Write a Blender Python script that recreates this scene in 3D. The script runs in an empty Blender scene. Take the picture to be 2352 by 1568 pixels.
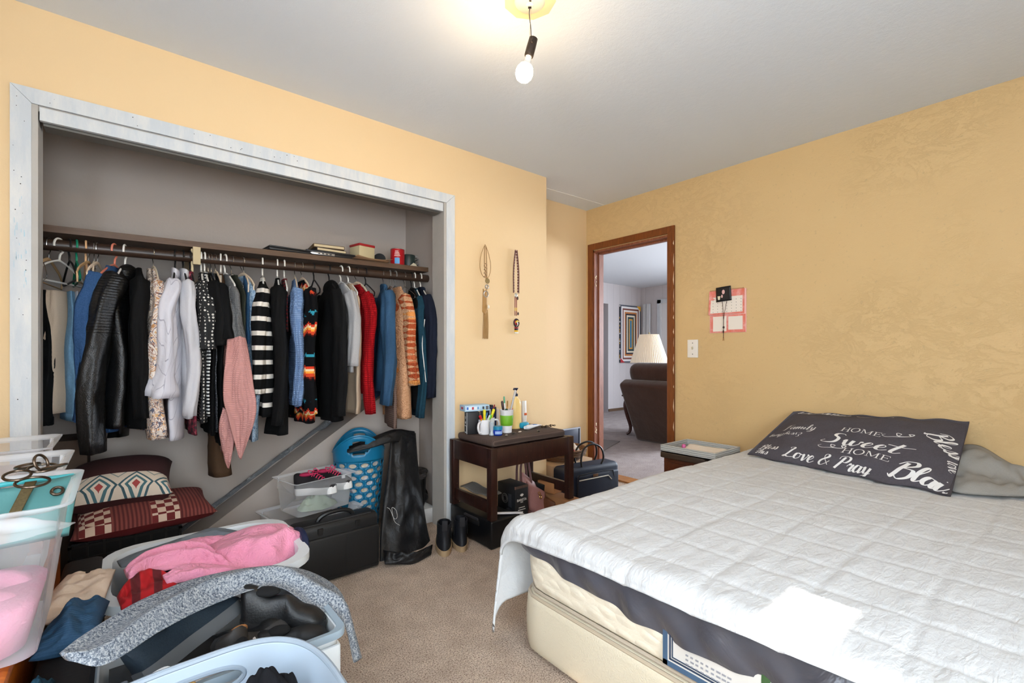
import bpy, bmesh, math, random
from mathutils import Vector as V, Matrix, noise
random.seed(7)
S = bpy.context.scene
COL = S.collection
PI = math.pi
def R(d): return math.radians(d)
def srgb(r, g, b):
    f = lambda c: (c/12.92 if c <= .04045 else ((c+.055)/1.055)**2.4)
    return (f(r/255), f(g/255), f(b/255), 1)
# ---------------------------------------------------------------- camera, world, lights, exposure
cam_d = bpy.data.cameras.new('camera'); cam = bpy.data.objects.new('camera', cam_d); COL.objects.link(cam)
cam_d.sensor_width = 36; cam_d.lens = 36*1072/2352; cam_d.shift_y = 27/2352; cam_d.clip_start = .02
cam.location = (0, 0, 1.11); cam.rotation_euler = (R(90), 0, R(-39.75)); S.camera = cam
S.view_settings.view_transform = 'Standard'; S.view_settings.look = 'None'
S.view_settings.exposure = 0.2; S.view_settings.gamma = 1; S.view_settings.use_curve_mapping = False
W = bpy.data.worlds.new('sky'); S.world = W; W.use_nodes = True
W.node_tree.nodes['Background'].inputs[0].default_value = (.75, .85, 1, 1)
W.node_tree.nodes['Background'].inputs[1].default_value = 1.0
def area(name, loc, rot, sx, sy, power, col=(1, 1, 1)):
    l = bpy.data.lights.new(name, 'AREA'); l.shape = 'RECTANGLE'; l.size = sx; l.size_y = sy
    l.energy = power; l.color = col
    o = bpy.data.objects.new(name, l); COL.objects.link(o); o.location = loc; o.rotation_euler = rot
    return o
# daylight through the rear and lounge windows, plus fill from an added side window
area('window_daylight', (.10, -1.26, 1.2), (R(-90), 0, 0), 1.4, 1.3, 72, (.80, .94, 1.10))
area('window_daylight_side', (-.86, .0, 1.5), (R(90), 0, R(-90)), 1.0, 1.2, 40, (.80, .94, 1.10))  # invented side source, added to brighten the door wall
area('lounge_daylight', (8.0, 1.2, 1.5), (R(90), 0, R(90)), 1.8, 1.3, 350, (.84, .94, 1.06))
sun = bpy.data.lights.new('sun', 'SUN'); sun.energy = 14; sun.angle = R(.6); sun.color = (1, .96, .9)
so = bpy.data.objects.new('sun', sun); COL.objects.link(so)
SUN_D = V((.10, 1.70, -1.36)).normalized()
so.rotation_euler = SUN_D.to_track_quat('-Z', 'Y').to_euler(); so.location = (1, -4, 4)
# ---------------------------------------------------------------- mesh helpers
class MB:
    def __init__(s): s.v = []; s.f = []
    def add(s, vs, fs, T=None):
        o = len(s.v)
        s.v += [tuple(T @ V(p)) if T else tuple(p) for p in vs]
        s.f += [tuple(i+o for i in f) for f in fs]
        return s
    def box(s, c, d, bev=0, T=None, rot=None, seg=2):
        if bev <= 0:
            x, y, z = d[0]/2, d[1]/2, d[2]/2
            vs = [V((a*x, b*y, e*z)) for a in (-1, 1) for b in (-1, 1) for e in (-1, 1)]
            fs = [(0, 1, 3, 2), (4, 6, 7, 5), (0, 4, 5, 1), (2, 3, 7, 6), (0, 2, 6, 4), (1, 5, 7, 3)]
        else:
            bm = bmesh.new(); bmesh.ops.create_cube(bm, size=1)
            bmesh.ops.scale(bm, vec=d, verts=bm.verts)
            bmesh.ops.bevel(bm, geom=bm.edges[:], offset=min(bev, min(d)*.49), segments=seg, profile=.5, affect='EDGES')
            bm.verts.index_update(); vs = [v.co.copy() for v in bm.verts]; fs = [tuple(v.index for v in f.verts) for f in bm.faces]; bm.free()
        M_ = Matrix.Translation(c)
        if rot: M_ = M_ @ Matrix.Rotation(R(rot[2]), 4, 'Z') @ Matrix.Rotation(R(rot[1]), 4, 'Y') @ Matrix.Rotation(R(rot[0]), 4, 'X')
        if T: M_ = T @ M_
        return s.add(vs, fs, M_)
    def lohi(s, a, b, bev=0): return s.box([(p+q)/2 for p, q in zip(a, b)], [abs(q-p) for p, q in zip(a, b)], bev)
    def loft(s, rings, cap=True, T=None, close=True):
        n = len(rings[0]); vs = [p for r in rings for p in r]; fs = []
        for i in range(len(rings)-1):
            for k in range(n if close else n-1):
                a = i*n+k; b = i*n+(k+1) % n
                fs.append((a, b, b+n, a+n))
        if cap and close:
            fs.append(tuple(reversed(range(n)))); fs.append(tuple(range((len(rings)-1)*n, len(rings)*n)))
        return s.add(vs, fs, T)
    def grid(s, nu, nv, fn, T=None, cu=False):
        return s.loft([[fn(i/(nu-1 if not cu else nu), j/(nv-1)) for i in range(nu)] for j in range(nv)], cap=False, T=T, close=cu)
    def tube(s, path, r, n=8, cap=True, T=None, sq=1, up=None):
        P = [V(p) for p in path]; rings = []; prev = None
        for i, p in enumerate(P):
            d = (P[min(i+1, len(P)-1)]-P[max(i-1, 0)])
            d = d.normalized() if d.length > 1e-9 else V((0, 0, 1))
            if prev is None:
                u = V(up) if up else (V((0, 0, 1)) if abs(d.z) < .9 else V((1, 0, 0)))
            else: u = prev
            u = (u-d*u.dot(d)); u = u.normalized() if u.length > 1e-6 else d.orthogonal().normalized()
            prev = u; w = d.cross(u); rr = r[i] if isinstance(r, (list, tuple)) else r
            rings.append([p+u*(rr*math.cos(2*PI*k/n))+w*(rr*sq*math.sin(2*PI*k/n)) for k in range(n)])
        return s.loft(rings, cap, T)
    def lathe(s, prof, n=24, c=(0, 0, 0), T=None, cap=False, sx=1, sy=1):
        return s.loft([[(c[0]+r*sx*math.cos(2*PI*k/n), c[1]+r*sy*math.sin(2*PI*k/n), c[2]+z) for k in range(n)] for r, z in prof], cap, T)
    def ell(s, c, r, n=16, m=10, T=None):
        if not isinstance(r, (list, tuple)): r = (r, r, r)
        return s.loft([[(c[0]+r[0]*math.sin(PI*max(.02, min(.98, j/m)))*math.cos(2*PI*k/n), c[1]+r[1]*math.sin(PI*max(.02, min(.98, j/m)))*math.sin(2*PI*k/n), c[2]-r[2]*math.cos(PI*j/m)) for k in range(n)] for j in range(m+1)], True, T)
    def prism(s, poly, h, T=None):      # polygon in local XY, extruded +Z
        n = len(poly); return s.loft([[(p[0], p[1], 0) for p in poly], [(p[0], p[1], h) for p in poly]], True, T)
    def torus(s, c, R0, r, T=None, n=24, m=8):
        vs = []; fs = []
        for i in range(n):
            a = 2*PI*i/n
            for j in range(m):
                b = 2*PI*j/m; vs.append((c[0]+(R0+r*math.cos(b))*math.cos(a), c[1]+(R0+r*math.cos(b))*math.sin(a), c[2]+r*math.sin(b)))
        for i in range(n):
            for j in range(m): fs.append((i*m+j, ((i+1) % n)*m+j, ((i+1) % n)*m+(j+1) % m, i*m+(j+1) % m))
        return s.add(vs, fs, T)
def TR(loc=(0, 0, 0), rx=0, ry=0, rz=0, sc=1):
    return Matrix.Translation(loc) @ Matrix.Rotation(R(rz), 4, 'Z') @ Matrix.Rotation(R(ry), 4, 'Y') @ Matrix.Rotation(R(rx), 4, 'X') @ Matrix.Scale(sc, 4)
def obj(name, mb, mat=None, parent=None, loc=None, rot=None, smooth=None, sub=0, solid=0, **kw):
    me = bpy.data.meshes.new(name); me.from_pydata(mb.v, [], mb.f); me.update()
    bm = bmesh.new(); bm.from_mesh(me); bmesh.ops.recalc_face_normals(bm, faces=bm.faces); bm.to_mesh(me); bm.free()
    if mat: me.materials.append(mat)
    o = bpy.data.objects.new(name, me); COL.objects.link(o)
    if parent: o.parent = parent
    if loc: o.location = loc
    if rot: o.rotation_euler = [R(a) for a in rot]
    if smooth is None: smooth = 40
    if smooth:
        me.polygons.foreach_set('use_smooth', [True]*len(me.polygons))
        if smooth < 180: me.set_sharp_from_angle(angle=R(smooth))
    if solid:
        m = o.modifiers.new('solid', 'SOLIDIFY'); m.thickness = solid; m.offset = 0
    if sub:
        m = o.modifiers.new('sub', 'SUBSURF'); m.levels = m.render_levels = sub
    for k, v in kw.items(): o[k] = v
    return o
def tag(o, label, cat, group=None):
    o['label'] = label; o['category'] = cat
    if group: o['group'] = group
    return o
def thing(name, label, cat, loc=(0, 0, 0), rz=0, group=None, rot=None):
    o = bpy.data.objects.new(name, None); COL.objects.link(o); o.location = loc
    o.rotation_euler = [R(a) for a in rot] if rot else (0, 0, R(rz)); o.empty_display_size = .05
    return tag(o, label, cat, group)
def struct(name, mb, mat, smooth=0): return obj(name, mb, mat, smooth=smooth, kind='structure')
def cat_rom(pts, n=8):
    P = [V(p) for p in pts]; P = [P[0]*2-P[1]]+P+[P[-1]*2-P[-2]]; out = []
    for i in range(1, len(P)-2):
        for k in range(n):
            t = k/n; a, b, c, d = P[i-1], P[i], P[i+1], P[i+2]
            out.append(.5*((2*b)+(c-a)*t+(2*a-5*b+4*c-d)*t*t+(3*b-a-3*c+d)*t**3))
    out.append(P[-2]); return out
def lerp(a, b, t): return a+(b-a)*t
def sst(a, b, x): t = max(0, min(1, (x-a)/(b-a))); return t*t*(3-2*t)
def interp(tab, x):
    if x <= tab[0][0]: return tab[0][1]
    for (a, p), (b, q) in zip(tab, tab[1:]):
        if x <= b: return p+(q-p)*(x-a)/(b-a)
    return tab[-1][1]
def N(x, y, z=0, s=1): return noise.noise(V((x*s, y*s, z*s)))
# ---------------------------------------------------------------- materials
class Mat:
    def __init__(s, name):
        s.m = bpy.data.materials.new(name); s.m.use_nodes = True; s.t = s.m.node_tree
        s.b = s.t.nodes['Principled BSDF']; s._co = None
    def n(s, typ, **kw):
        x = s.t.nodes.new(typ)
        for k, v in kw.items(): setattr(x, k, v)
        return x
    def l(s, a, b): s.t.links.new(a, b)
    def co(s, which='Object', scale=None, rot=None):
        if s._co is None: s._co = s.n('ShaderNodeTexCoord')
        o = s._co.outputs[which]
        if scale or rot:
            mp = s.n('ShaderNodeMapping'); s.l(o, mp.inputs[0])
            if scale: mp.inputs['Scale'].default_value = scale if isinstance(scale, (tuple, list)) else (scale,)*3
            if rot: mp.inputs['Rotation'].default_value = [R(a) for a in rot]
            o = mp.outputs[0]
        return o
    def noise(s, scale=10, detail=3, rough=.5, co=None, dist=0):
        x = s.n('ShaderNodeTexNoise'); x.inputs['Scale'].default_value = scale; x.inputs['Detail'].default_value = detail
        x.inputs['Roughness'].default_value = rough; x.inputs['Distortion'].default_value = dist
        s.l(co or s.co(), x.inputs['Vector']); return x.outputs['Fac']
    def wave(s, scale, dist=0, co=None, dirn='X', detail=2, prof='SIN', dscale=1):
        x = s.n('ShaderNodeTexWave', bands_direction=dirn, wave_profile=prof); x.inputs['Scale'].default_value = scale
        x.inputs['Distortion'].default_value = dist; x.inputs['Detail'].default_value = detail; x.inputs['Detail Scale'].default_value = dscale
        s.l(co or s.co(), x.inputs['Vector']); return x.outputs['Fac']
    def vor(s, scale, co=None, out='Distance', feat='F1', rnd=1):
        x = s.n('ShaderNodeTexVoronoi', feature=feat); x.inputs['Scale'].default_value = scale; x.inputs['Randomness'].default_value = rnd
        s.l(co or s.co(), x.inputs['Vector']); return x.outputs[out]
    def brick(s, scale, c1, c2, mortar, co=None, off=.5, ms=.02, bw=.5, rh=.25):
        x = s.n('ShaderNodeTexBrick'); x.offset = off; x.inputs['Scale'].default_value = scale; x.inputs['Color1'].default_value = c1
        x.inputs['Color2'].default_value = c2; x.inputs['Mortar'].default_value = mortar; x.inputs['Mortar Size'].default_value = ms
        x.inputs['Brick Width'].default_value = bw; x.inputs['Row Height'].default_value = rh
        s.l(co or s.co(), x.inputs['Vector']); return x.outputs['Color']
    def checker(s, scale, a, b, co=None):
        x = s.n('ShaderNodeTexChecker'); x.inputs['Scale'].default_value = scale; x.inputs[1].default_value = a; x.inputs[2].default_value = b
        s.l(co or s.co(), x.inputs['Vector']); return x.outputs['Color']
    def sep(s, ax, co=None):
        x = s.n('ShaderNodeSeparateXYZ'); s.l(co or s.co(), x.inputs[0]); return x.outputs[ax]
    def math(s, op, a, b=None, c=None):
        x = s.n('ShaderNodeMath', operation=op)
        for i, v in enumerate((a, b, c)):
            if v is None: continue
            if isinstance(v, (int, float)): x.inputs[i].default_value = v
            else: s.l(v, x.inputs[i])
        return x.outputs[0]
    def ramp(s, fac, stops, const=False):
        x = s.n('ShaderNodeValToRGB'); e = x.color_ramp.elements
        if const: x.color_ramp.interpolation = 'CONSTANT'
        while len(e) < len(stops): e.new(.5)
        for i, (p, c) in enumerate(stops): e[i].position = p; e[i].color = c
        s.l(fac, x.inputs[0]); return x.outputs[0]
    def mix(s, fac, a, b, mode='MIX'):
        x = s.n('ShaderNodeMix', data_type='RGBA', blend_type=mode)
        for i, v in ((0, fac), (6, a), (7, b)):
            if isinstance(v, (int, float)): x.inputs[i].default_value = v
            elif isinstance(v, tuple): x.inputs[i].default_value = v
            else: s.l(v, x.inputs[i])
        return x.outputs[2]
    def col(s, c):
        if isinstance(c, tuple): s.b.inputs['Base Color'].default_value = c
        else: s.l(c, s.b.inputs['Base Color'])
        return s
    def set(s, rough=None, metal=None, spec=None, alpha=None, sheen=None, trans=None, em=None, ems=0, coat=None):
        I = s.b.inputs
        if rough is not None: I['Roughness'].default_value = rough
        if metal is not None: I['Metallic'].default_value = metal
        if spec is not None: I['Specular IOR Level'].default_value = spec
        if alpha is not None: I['Alpha'].default_value = alpha
        if sheen is not None: I['Sheen Weight'].default_value = sheen
        if trans is not None: I['Transmission Weight'].default_value = trans
        if coat is not None: I['Coat Weight'].default_value = coat
        if em is not None: I['Emission Color'].default_value = em; I['Emission Strength'].default_value = ems
        return s
    def bump(s, h, strength=.3, dist=.01):
        x = s.n('ShaderNodeBump'); x.inputs['Strength'].default_value = strength; x.inputs['Distance'].default_value = dist
        s.l(h, x.inputs['Height']); s.l(x.outputs[0], s.b.inputs['Normal']); return s
_mc = {}
def plain(r, g, b, rough=.6, metal=0, spec=.4, name=None, bump=0, bs=80, var=0, vs=8):
    key = (r, g, b, rough, metal, spec, bump, bs, var)
    if key in _mc: return _mc[key]
    m = Mat(name or 'plain'); c = srgb(r, g, b)
    if var:
        d = tuple(max(0, x*(1-var)) for x in c[:3])+(1,)
        m.col(m.mix(m.noise(vs, 4), d, c))
    else: m.col(c)
    m.set(rough=rough, metal=metal, spec=spec)
    if bump: m.bump(m.noise(bs, 4), bump, .004)
    _mc[key] = m.m; return m.m
def cloth(r, g, b, var=.25, weave=260, fold=1, rough=.85, name='cloth', sheen=.0, bst=.25):
    key = ('cloth', r, g, b, var, weave, rough, bst)
    if key in _mc: return _mc[key]
    m = Mat(name); c = srgb(r, g, b); d = tuple(x*(1-var) for x in c[:3])+(1,)
    m.col(m.mix(m.noise(weave, 2), d, c)).set(rough=rough, spec=.2, sheen=sheen)
    m.bump(m.math('ADD', m.noise(14, 3, dist=.6), m.math('MULTIPLY', m.noise(weave, 2), .35)), bst, .012)
    _mc[key] = m.m; return m.m
def knit(r, g, b, r2=None, scale=90, name='knit', st=.5):
    m = Mat(name); c = srgb(r, g, b); d = srgb(*r2) if r2 else tuple(x*.55 for x in c[:3])+(1,)
    h = m.math('MULTIPLY', m.wave(scale*.42, .4, dirn='Z', dscale=3), m.wave(scale*.46, .4, dirn='Y', dscale=3))
    m.col(m.mix(m.math('ADD', h, m.math('MULTIPLY', m.noise(300, 2), .5)), d, c)).set(rough=.95, spec=.1)
    m.bump(h, st, .006); return m.m
def wood(r, g, b, r2, scale=(1, 14, 14), rough=.35, name='wood'):
    m = Mat(name); co = m.co('Object', scale)
    w = m.noise(5, 5, .6, co, 1.2)
    m.col(m.ramp(w, [(.3, srgb(*r2)), (.7, srgb(r, g, b))])).set(rough=rough, spec=.4)
    m.bump(w, .08, .004); return m.m
# ================================================================ the room
YC, XD, ZC = 2.551, 3.322, 2.44
def wallmat(name, base, dark, bscale=1.0, peel=False):
    m = Mat(name); c = m.mix(m.noise(1.6, 4), srgb(*dark), srgb(*base))
    if peel: c = m.mix(m.ramp(m.noise(55, 3, .6), [(.30, (1, 1, 1, 1)), (.36, (0, 0, 0, 1))]), c, tuple(x*.86 for x in srgb(*base)[:3])+(1,))
    m.col(c).set(rough=.62, spec=.35)
    h = m.math('ADD', m.math('MULTIPLY', m.noise(160, 3, .6), .18), m.math('MULTIPLY', m.noise(22, 5, .65), .55))
    if peel:
        r = m.noise(5, 9, .76, m.co('Object', (1, 1.2, 2.0)), .5)
        area_ = m.math('MULTIPLY', m.ramp(m.noise(1.1, 2), [(.48, (0, 0, 0, 1)), (.60, (1, 1, 1, 1))]), m.ramp(r, [(.46, (0, 0, 0, 1)), (.50, (1, 1, 1, 1)), (.54, (.1, .1, .1, 1))]))
        h = m.math('ADD', h, m.math('MULTIPLY', area_, .7))
    m.bump(h, (.26 if peel else .15)*bscale, .010); return m.m
M_wall = wallmat('painted_plaster', (232, 202, 158), (226, 194, 148))
M_wall_r = wallmat('painted_rough_plaster', (216, 184, 134), (208, 175, 123), 1.3, True)
M_ceil = Mat('ceiling_paint'); M_ceil.col(M_ceil.mix(M_ceil.noise(1.3, 4), srgb(212, 219, 228), srgb(220, 227, 235))).set(rough=.7, spec=.3)
M_ceil.bump(M_ceil.math('ADD', M_ceil.math('MULTIPLY', M_ceil.noise(220, 2), .5), M_ceil.noise(40, 4, .6)), .22, .006); M_ceil = M_ceil.m
def carpet(name, a, b, c, sc=1):
    m = Mat(name); n1 = m.noise(190*sc, 3, .7); n2 = m.noise(9, 4)
    cc = m.ramp(n1, [(.36, srgb(*c)), (.47, srgb(*b)), (.62, srgb(*a))])
    cc = m.mix(m.ramp(n2, [(.35, (0, 0, 0, 1)), (.75, (.35, .35, .35, 1))]), cc, srgb(*c))
    m.col(cc).set(rough=1, spec=.05); m.bump(m.math('ADD', n1, m.math('MULTIPLY', m.noise(60, 2), .6)), .9, .015); return m.m
M_carpet = carpet('bedroom_carpet', (250, 230, 210), (220, 196, 176), (140, 114, 96))
M_carpet2 = carpet('lounge_carpet', (206, 194, 190), (170, 157, 154), (112, 100, 98))
M_white = Mat('worn_white_paint'); M_white.col(M_white.mix(M_white.ramp(M_white.noise(3, 6, .7, M_white.co('Object', (6, 6, 1.2))), [(.4, (0, 0, 0, 1)), (.7, (1, 1, 1, 1))]), srgb(194, 199, 204), srgb(216, 215, 212))).set(rough=.45, spec=.4)
M_white.bump(M_white.noise(40, 5, .7), .25, .004); M_white = M_white.m
M_jamb = plain(186, 180, 172, .55, bump=.3, bs=30, var=.2, name='grey_jamb_paint')
M_closet = plain(184, 172, 163, .75, bump=.2, bs=60, var=.06, vs=2, name='closet_paint')
M_dwood = wood(134, 74, 30, (96, 48, 18), (14, 14, 1.2), .4, 'stained_door_trim')
M_dwood2 = wood(150, 92, 66, (112, 62, 40), (14, 14, 1.2), .45, 'worn_door_jamb')
b = MB(); b.lohi((-1.0, -1.4, -.1), (3.38, 3.4, 0)); struct('floor', b, M_carpet)
b = MB(); b.lohi((3.38, -1.0, -.1), (8.4, 6.4, 0)); struct('floor_lounge', b, M_carpet2)
b = MB(); b.lohi((-1.0, -1.4, ZC), (3.38, 3.4, ZC+.1)); struct('ceiling', b, M_ceil)
b = MB(); b.lohi((3.38, -1.0, ZC), (8.4, 6.4, ZC+.1)); struct('ceiling_lounge', b, plain(214, 217, 220, .8, bump=.15, bs=90, name='lounge_ceiling_paint'))
OX0, OX1, OZ = -.271, 1.571, 2.062
b = MB(); b.lohi((-1.0, YC, 0), (OX0, YC+.12, ZC)); b.lohi((OX0, YC, OZ), (OX1, YC+.12, ZC)); b.lohi((OX1, YC, 0), (2.46, YC+.12, ZC)); b.lohi((2.36, YC+.12, 0), (2.46, 2.907, ZC))
struct('wall_closet', b, M_wall)
b = MB(); b.lohi((2.36, 2.907, 0), (XD, 3.0, ZC)); struct('wall_niche', b, M_wall)
DY0, DY1, DZ = 2.045, 2.825, 2.05
b = MB(); b.lohi((XD, -1.4, 0), (XD+.12, DY0, ZC)); b.lohi((XD, DY0, DZ), (XD+.12, DY1, ZC)); b.lohi((XD, DY1, 0), (XD+.12, 3.0, ZC))
struct('wall_door', b, M_wall_r)
b = MB(); b.lohi((-1.0, -1.4, 0), (-.65, -1.3, ZC)); b.lohi((1.3, -1.4, 0), (3.32, -1.3, ZC)); b.lohi((-.65, -1.4, 0), (1.3, -1.3, .5)); b.lohi((-.65, -1.4, 2.1), (1.3, -1.3, ZC))
struct('wall_rear', b, M_wall)
b = MB(); b.lohi((-1.0, -1.3, 0), (-.9, -.5, ZC)); b.lohi((-1.0, .5, 0), (-.9, YC, ZC)); b.lohi((-1.0, -.5, 0), (-.9, .5, .9)); b.lohi((-1.0, -.5, 2.1), (-.9, .5, ZC))
struct('wall_left', b, M_wall)
# rear and added side window: frames, plus unseen shades added to shape the light
M_shade = plain(235, 232, 225, .9, name='roller_shade')
def window(n, a0, a1, z0, z1, mk):
    b = MB()
    for lo, hi in (((a0, z0), (a0+.04, z1)), ((a1-.04, z0), (a1, z1)), ((a0, z0), (a1, z0+.04)), ((a0, z1-.04), (a1, z1)), ((a0, (z0+z1)/2-.02), (a1, (z0+z1)/2+.02))): mk(b, lo, hi)
    return struct('window_%d' % n, b, M_white)
window(1, -.65, 1.3, .5, 2.1, lambda b, lo, hi: b.lohi((lo[0], -1.36, lo[1]), (hi[0], -1.33, hi[1])))
window(2, -.5, .5, .9, 2.1, lambda b, lo, hi: b.lohi((-.96, lo[0], lo[1]), (-.93, hi[0], hi[1])))  # made-up window frame, goes with the added side fill
# sun gap in shade 1: rectangle traced back from the patch on the bed along the sun's direction
k = (-1.30-.43)/SUN_D.y; gx = 1.21+SUN_D.x*k; gz = .49+SUN_D.z*k
b = MB(); g0, g1, h0, h1 = gx-.15, gx+.15, gz-.06, gz+.05
b.lohi((-.65, -1.325, .5), (g0, -1.32, 2.1)); b.lohi((g1, -1.325, .5), (1.3, -1.32, 2.1)); b.lohi((g0, -1.325, .5), (g1, -1.32, h0)); b.lohi((g0, -1.325, h1), (g1, -1.32, 2.1))
obj('window_shade', b, M_shade, smooth=0); tag(bpy.data.objects['window_shade'], 'cream roller shade drawn over the window behind the camera', 'shade')
b = MB(); b.lohi((-.925, -.5, .9), (-.92, .5, 2.1)); tag(obj('window_shade', b, M_shade, smooth=0), 'cream roller shade drawn over the side window left of the camera', 'shade')
# closet interior
b = MB(); b.lohi((-.6, 3.2, 0), (1.75, 3.3, ZC)); struct('wall_closet_back', b, M_closet)
b = MB(); b.lohi((1.625, YC+.12, 0), (1.75, 3.2, ZC)); struct('wall_closet_right', b, M_closet)
b = MB(); b.lohi((-.72, YC+.12, 0), (-.6, 3.3, ZC)); struct('wall_closet_left', b, M_closet)
b = MB(); b.lohi((-.6, YC+.12, ZC-.03), (1.625, 3.2, ZC-.001)); struct('ceiling_closet', b, plain(84, 66, 54, .85, bump=.3, bs=60, name='raw_closet_ceiling'))  # dark slab added to soak up bounced light in the upper closet
# sloping boxed-in stair soffit across the closet back
b = MB(); zt = lambda x: .116+(x-.275)*.66
poly = [(.13, 0.0), (1.62, 0.0), (1.62, zt(1.62)), (.13, zt(.13))]
b.loft([[(x, 2.985, z) for x, z in poly], [(x, 3.199, z) for x, z in poly]]); struct('wall_stair_soffit', b, M_closet)
# casing
b = MB(); cw = .056
def mit(b, pts2, y0, y1): b.loft([[(x, y0, z) for x, z in pts2], [(x, y1, z) for x, z in pts2]])
OXL, OXR, OZT = -.327, 1.632, 2.121
mit(b, [(OXL, 0), (OX0, 0), (OX0, OZ), (OXL, OZT)], YC-.016, YC-.001); struct('trim_1', b, M_white)
b = MB(); mit(b, [(OXL+.001, OZT), (OX0+.001, OZ+.001), (OX1-.001, OZ+.001), (OXR-.001, OZT)], YC-.015, YC-.001); struct('trim_2', b, M_white)
b = MB(); mit(b, [(OX1, 0), (OXR, 0), (OXR, OZT), (OX1, OZ)], YC-.016, YC-.001); struct('trim_3', b, M_white)
b = MB(); b.lohi((OX0, YC-.012, 0), (OX0+.018, YC+.13, OZ)); b.lohi((OX1-.018, YC-.012, 0), (OX1, YC+.13, OZ)); b.lohi((OX0, YC-.004, OZ-.02), (OX1, YC+.13, OZ)); struct('trim_4', b, M_jamb)
b = MB(); b.lohi((OX0+.022, YC-.01, OZ-.056), (OX1-.022, YC+.008, OZ-.006)); struct('trim_5', b, M_white)
b = MB(); b.lohi((OX0+.03, YC+.02, OZ-.064), (OX1-.03, YC+.09, OZ-.02)); struct('trim_6', b, plain(120, 116, 110, .4, .6, name='track_metal'))
M_hole = plain(40, 30, 26, .9, name='nail_hole')
b = MB()
random.seed(3)
for i in range(34):
    if i < 16: x, z, y = random.uniform(OXL+.008, OX0-.006), random.uniform(.9, 2.08), YC-.0165
    else: x, z, y = random.uniform(-.25, .7), random.uniform(OZ+.008, OZT-.006), YC-.0155
    b.lathe([(.0001, 0), (random.uniform(.0008, .0022), 0.0001), (.0001, .0006)], 6, T=TR((x, y, z), rx=90), cap=True)
struct('trim_7', b, M_hole)
random.seed(21); b = MB()
for i in range(22):
    x = random.uniform(OXL+.010, OX0-.012); z = 1.50+random.gauss(0, .075); a = random.uniform(-.9, .9); l_ = random.uniform(.008, .03)
    b.lohi((x, YC-.0168, z), (x+random.uniform(.0008, .002), YC-.0160, z+l_))
struct('trim_13', b, plain(170, 200, 212, .7, name='blue_crayon'))
# door trim
b = MB(); y0, y1, zz = 1.994, 2.875, 2.111; xx0, xx1 = XD-.018, XD-.001
def mitx(b, p, x0, x1): b.loft([[(x0, y, z) for y, z in p], [(x1, y, z) for y, z in p]])
mitx(b, [(y1, 0), (y1, zz), (DY1-.006, DZ+.004), (DY1-.006, 0)], xx0, xx1); mitx(b, [(y1, zz+.0005), (y0, zz+.0005), (DY0+.006, DZ+.005), (DY1-.006, DZ+.005)], xx0, xx1); mitx(b, [(y0, 0), (DY0+.006, 0), (DY0+.006, DZ+.004), (y0, zz)], xx0, xx1)
struct('trim_8', b, M_dwood)
b = MB(); b.lohi((XD-.004, DY1-.018, 0), (XD+.125, DY1, DZ)); b.lohi((XD-.004, DY0, 0), (XD+.125, DY0+.018, DZ)); b.lohi((XD-.004, DY0, DZ-.018), (XD+.125, DY1, DZ))
b.lohi((XD+.05, DY1-.03, 0), (XD+.09, DY1-.018, DZ-.018)); b.lohi((XD+.05, DY0+.018, 0), (XD+.09, DY0+.03, DZ-.018)); b.lohi((XD+.05, DY0+.018, DZ-.03), (XD+.09, DY1-.018, DZ-.018))
struct('door_1', b, M_dwood2)
# chipped paint left along the right-hand casing, hinge scars on the left jamb
random.seed(5); b = MB(); z = .5
while z < 2.02:
    hgt = random.uniform(.02, .11); mitx(b, [(y0+.0005, z), (y0+random.uniform(.003, .009), z+hgt*.4), (y0+.0005, z+hgt)], XD-.0195, XD-.012); z += hgt+random.uniform(.01, .09)
for zc in (1.78, .42):
    for k in range(7): b.ell((XD+.012+random.uniform(-.004, .012), DY1-.0195, zc+random.uniform(-.05, .05)), (random.uniform(.003, .008), .003, random.uniform(.006, .014)), 8, 5)
struct('trim_9', b, plain(226, 206, 176, .8, name='chipped_paint'))
b = MB(); b.lohi((XD-.02, DY0+.02, 0), (XD+.125, DY1-.02, .012)); struct('trim_10', b, wood(176, 120, 66, (140, 88, 40), (1, 10, 10), .4, 'threshold'))
b = MB(); b.tube([(2.47, 2.72, ZC-.0005), (2.9, 2.70, ZC-.0005), (3.31, 2.69, ZC-.0005)], .0022, 6); struct('trim_11', b, plain(235, 235, 232, .8, name='ceiling_seam'))
# ================================================================ bed
M_tick = Mat('cream_ticking'); vv = M_tick.vor(16, M_tick.co('Object', (1, 1, 2.0)))
M_tick.col(M_tick.mix(M_tick.noise(120, 2), srgb(238, 226, 202), srgb(246, 238, 220))).set(rough=.7, spec=.3)
M_tick.bump(M_tick.math('ADD', M_tick.ramp(vv, [(.2, (1, 1, 1, 1)), (.62, (0, 0, 0, 1))]), M_tick.math('MULTIPLY', M_tick.noise(260, 2),   .15)), .22, .02); M_tick = M_tick.m
M_tick2 = Mat('cream_woven_ticking'); vv = M_tick2.brick(60, (1, 1, 1, 1), (.9, .9, .9, 1), (.1, .1, .1, 1), M_tick2.co('Generated', (1, 6, 1), (90, 0, 90)), ms=.03)
M_tick2.col(M_tick2.mix(M_tick2.noise(5, 4), srgb(214, 202, 176), srgb(224, 213, 190))).set(rough=.65, spec=.35)
M_tick2.bump(M_tick2.math('ADD', M_tick2.math('MULTIPLY', M_tick2.noise(150, 2), .3), M_tick2.noise(220, 2)), .35, .006); M_tick2 = M_tick2.m
BX0, BX1, BY0, BY1 = 1.165, 3.27, -.19, 1.333
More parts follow.
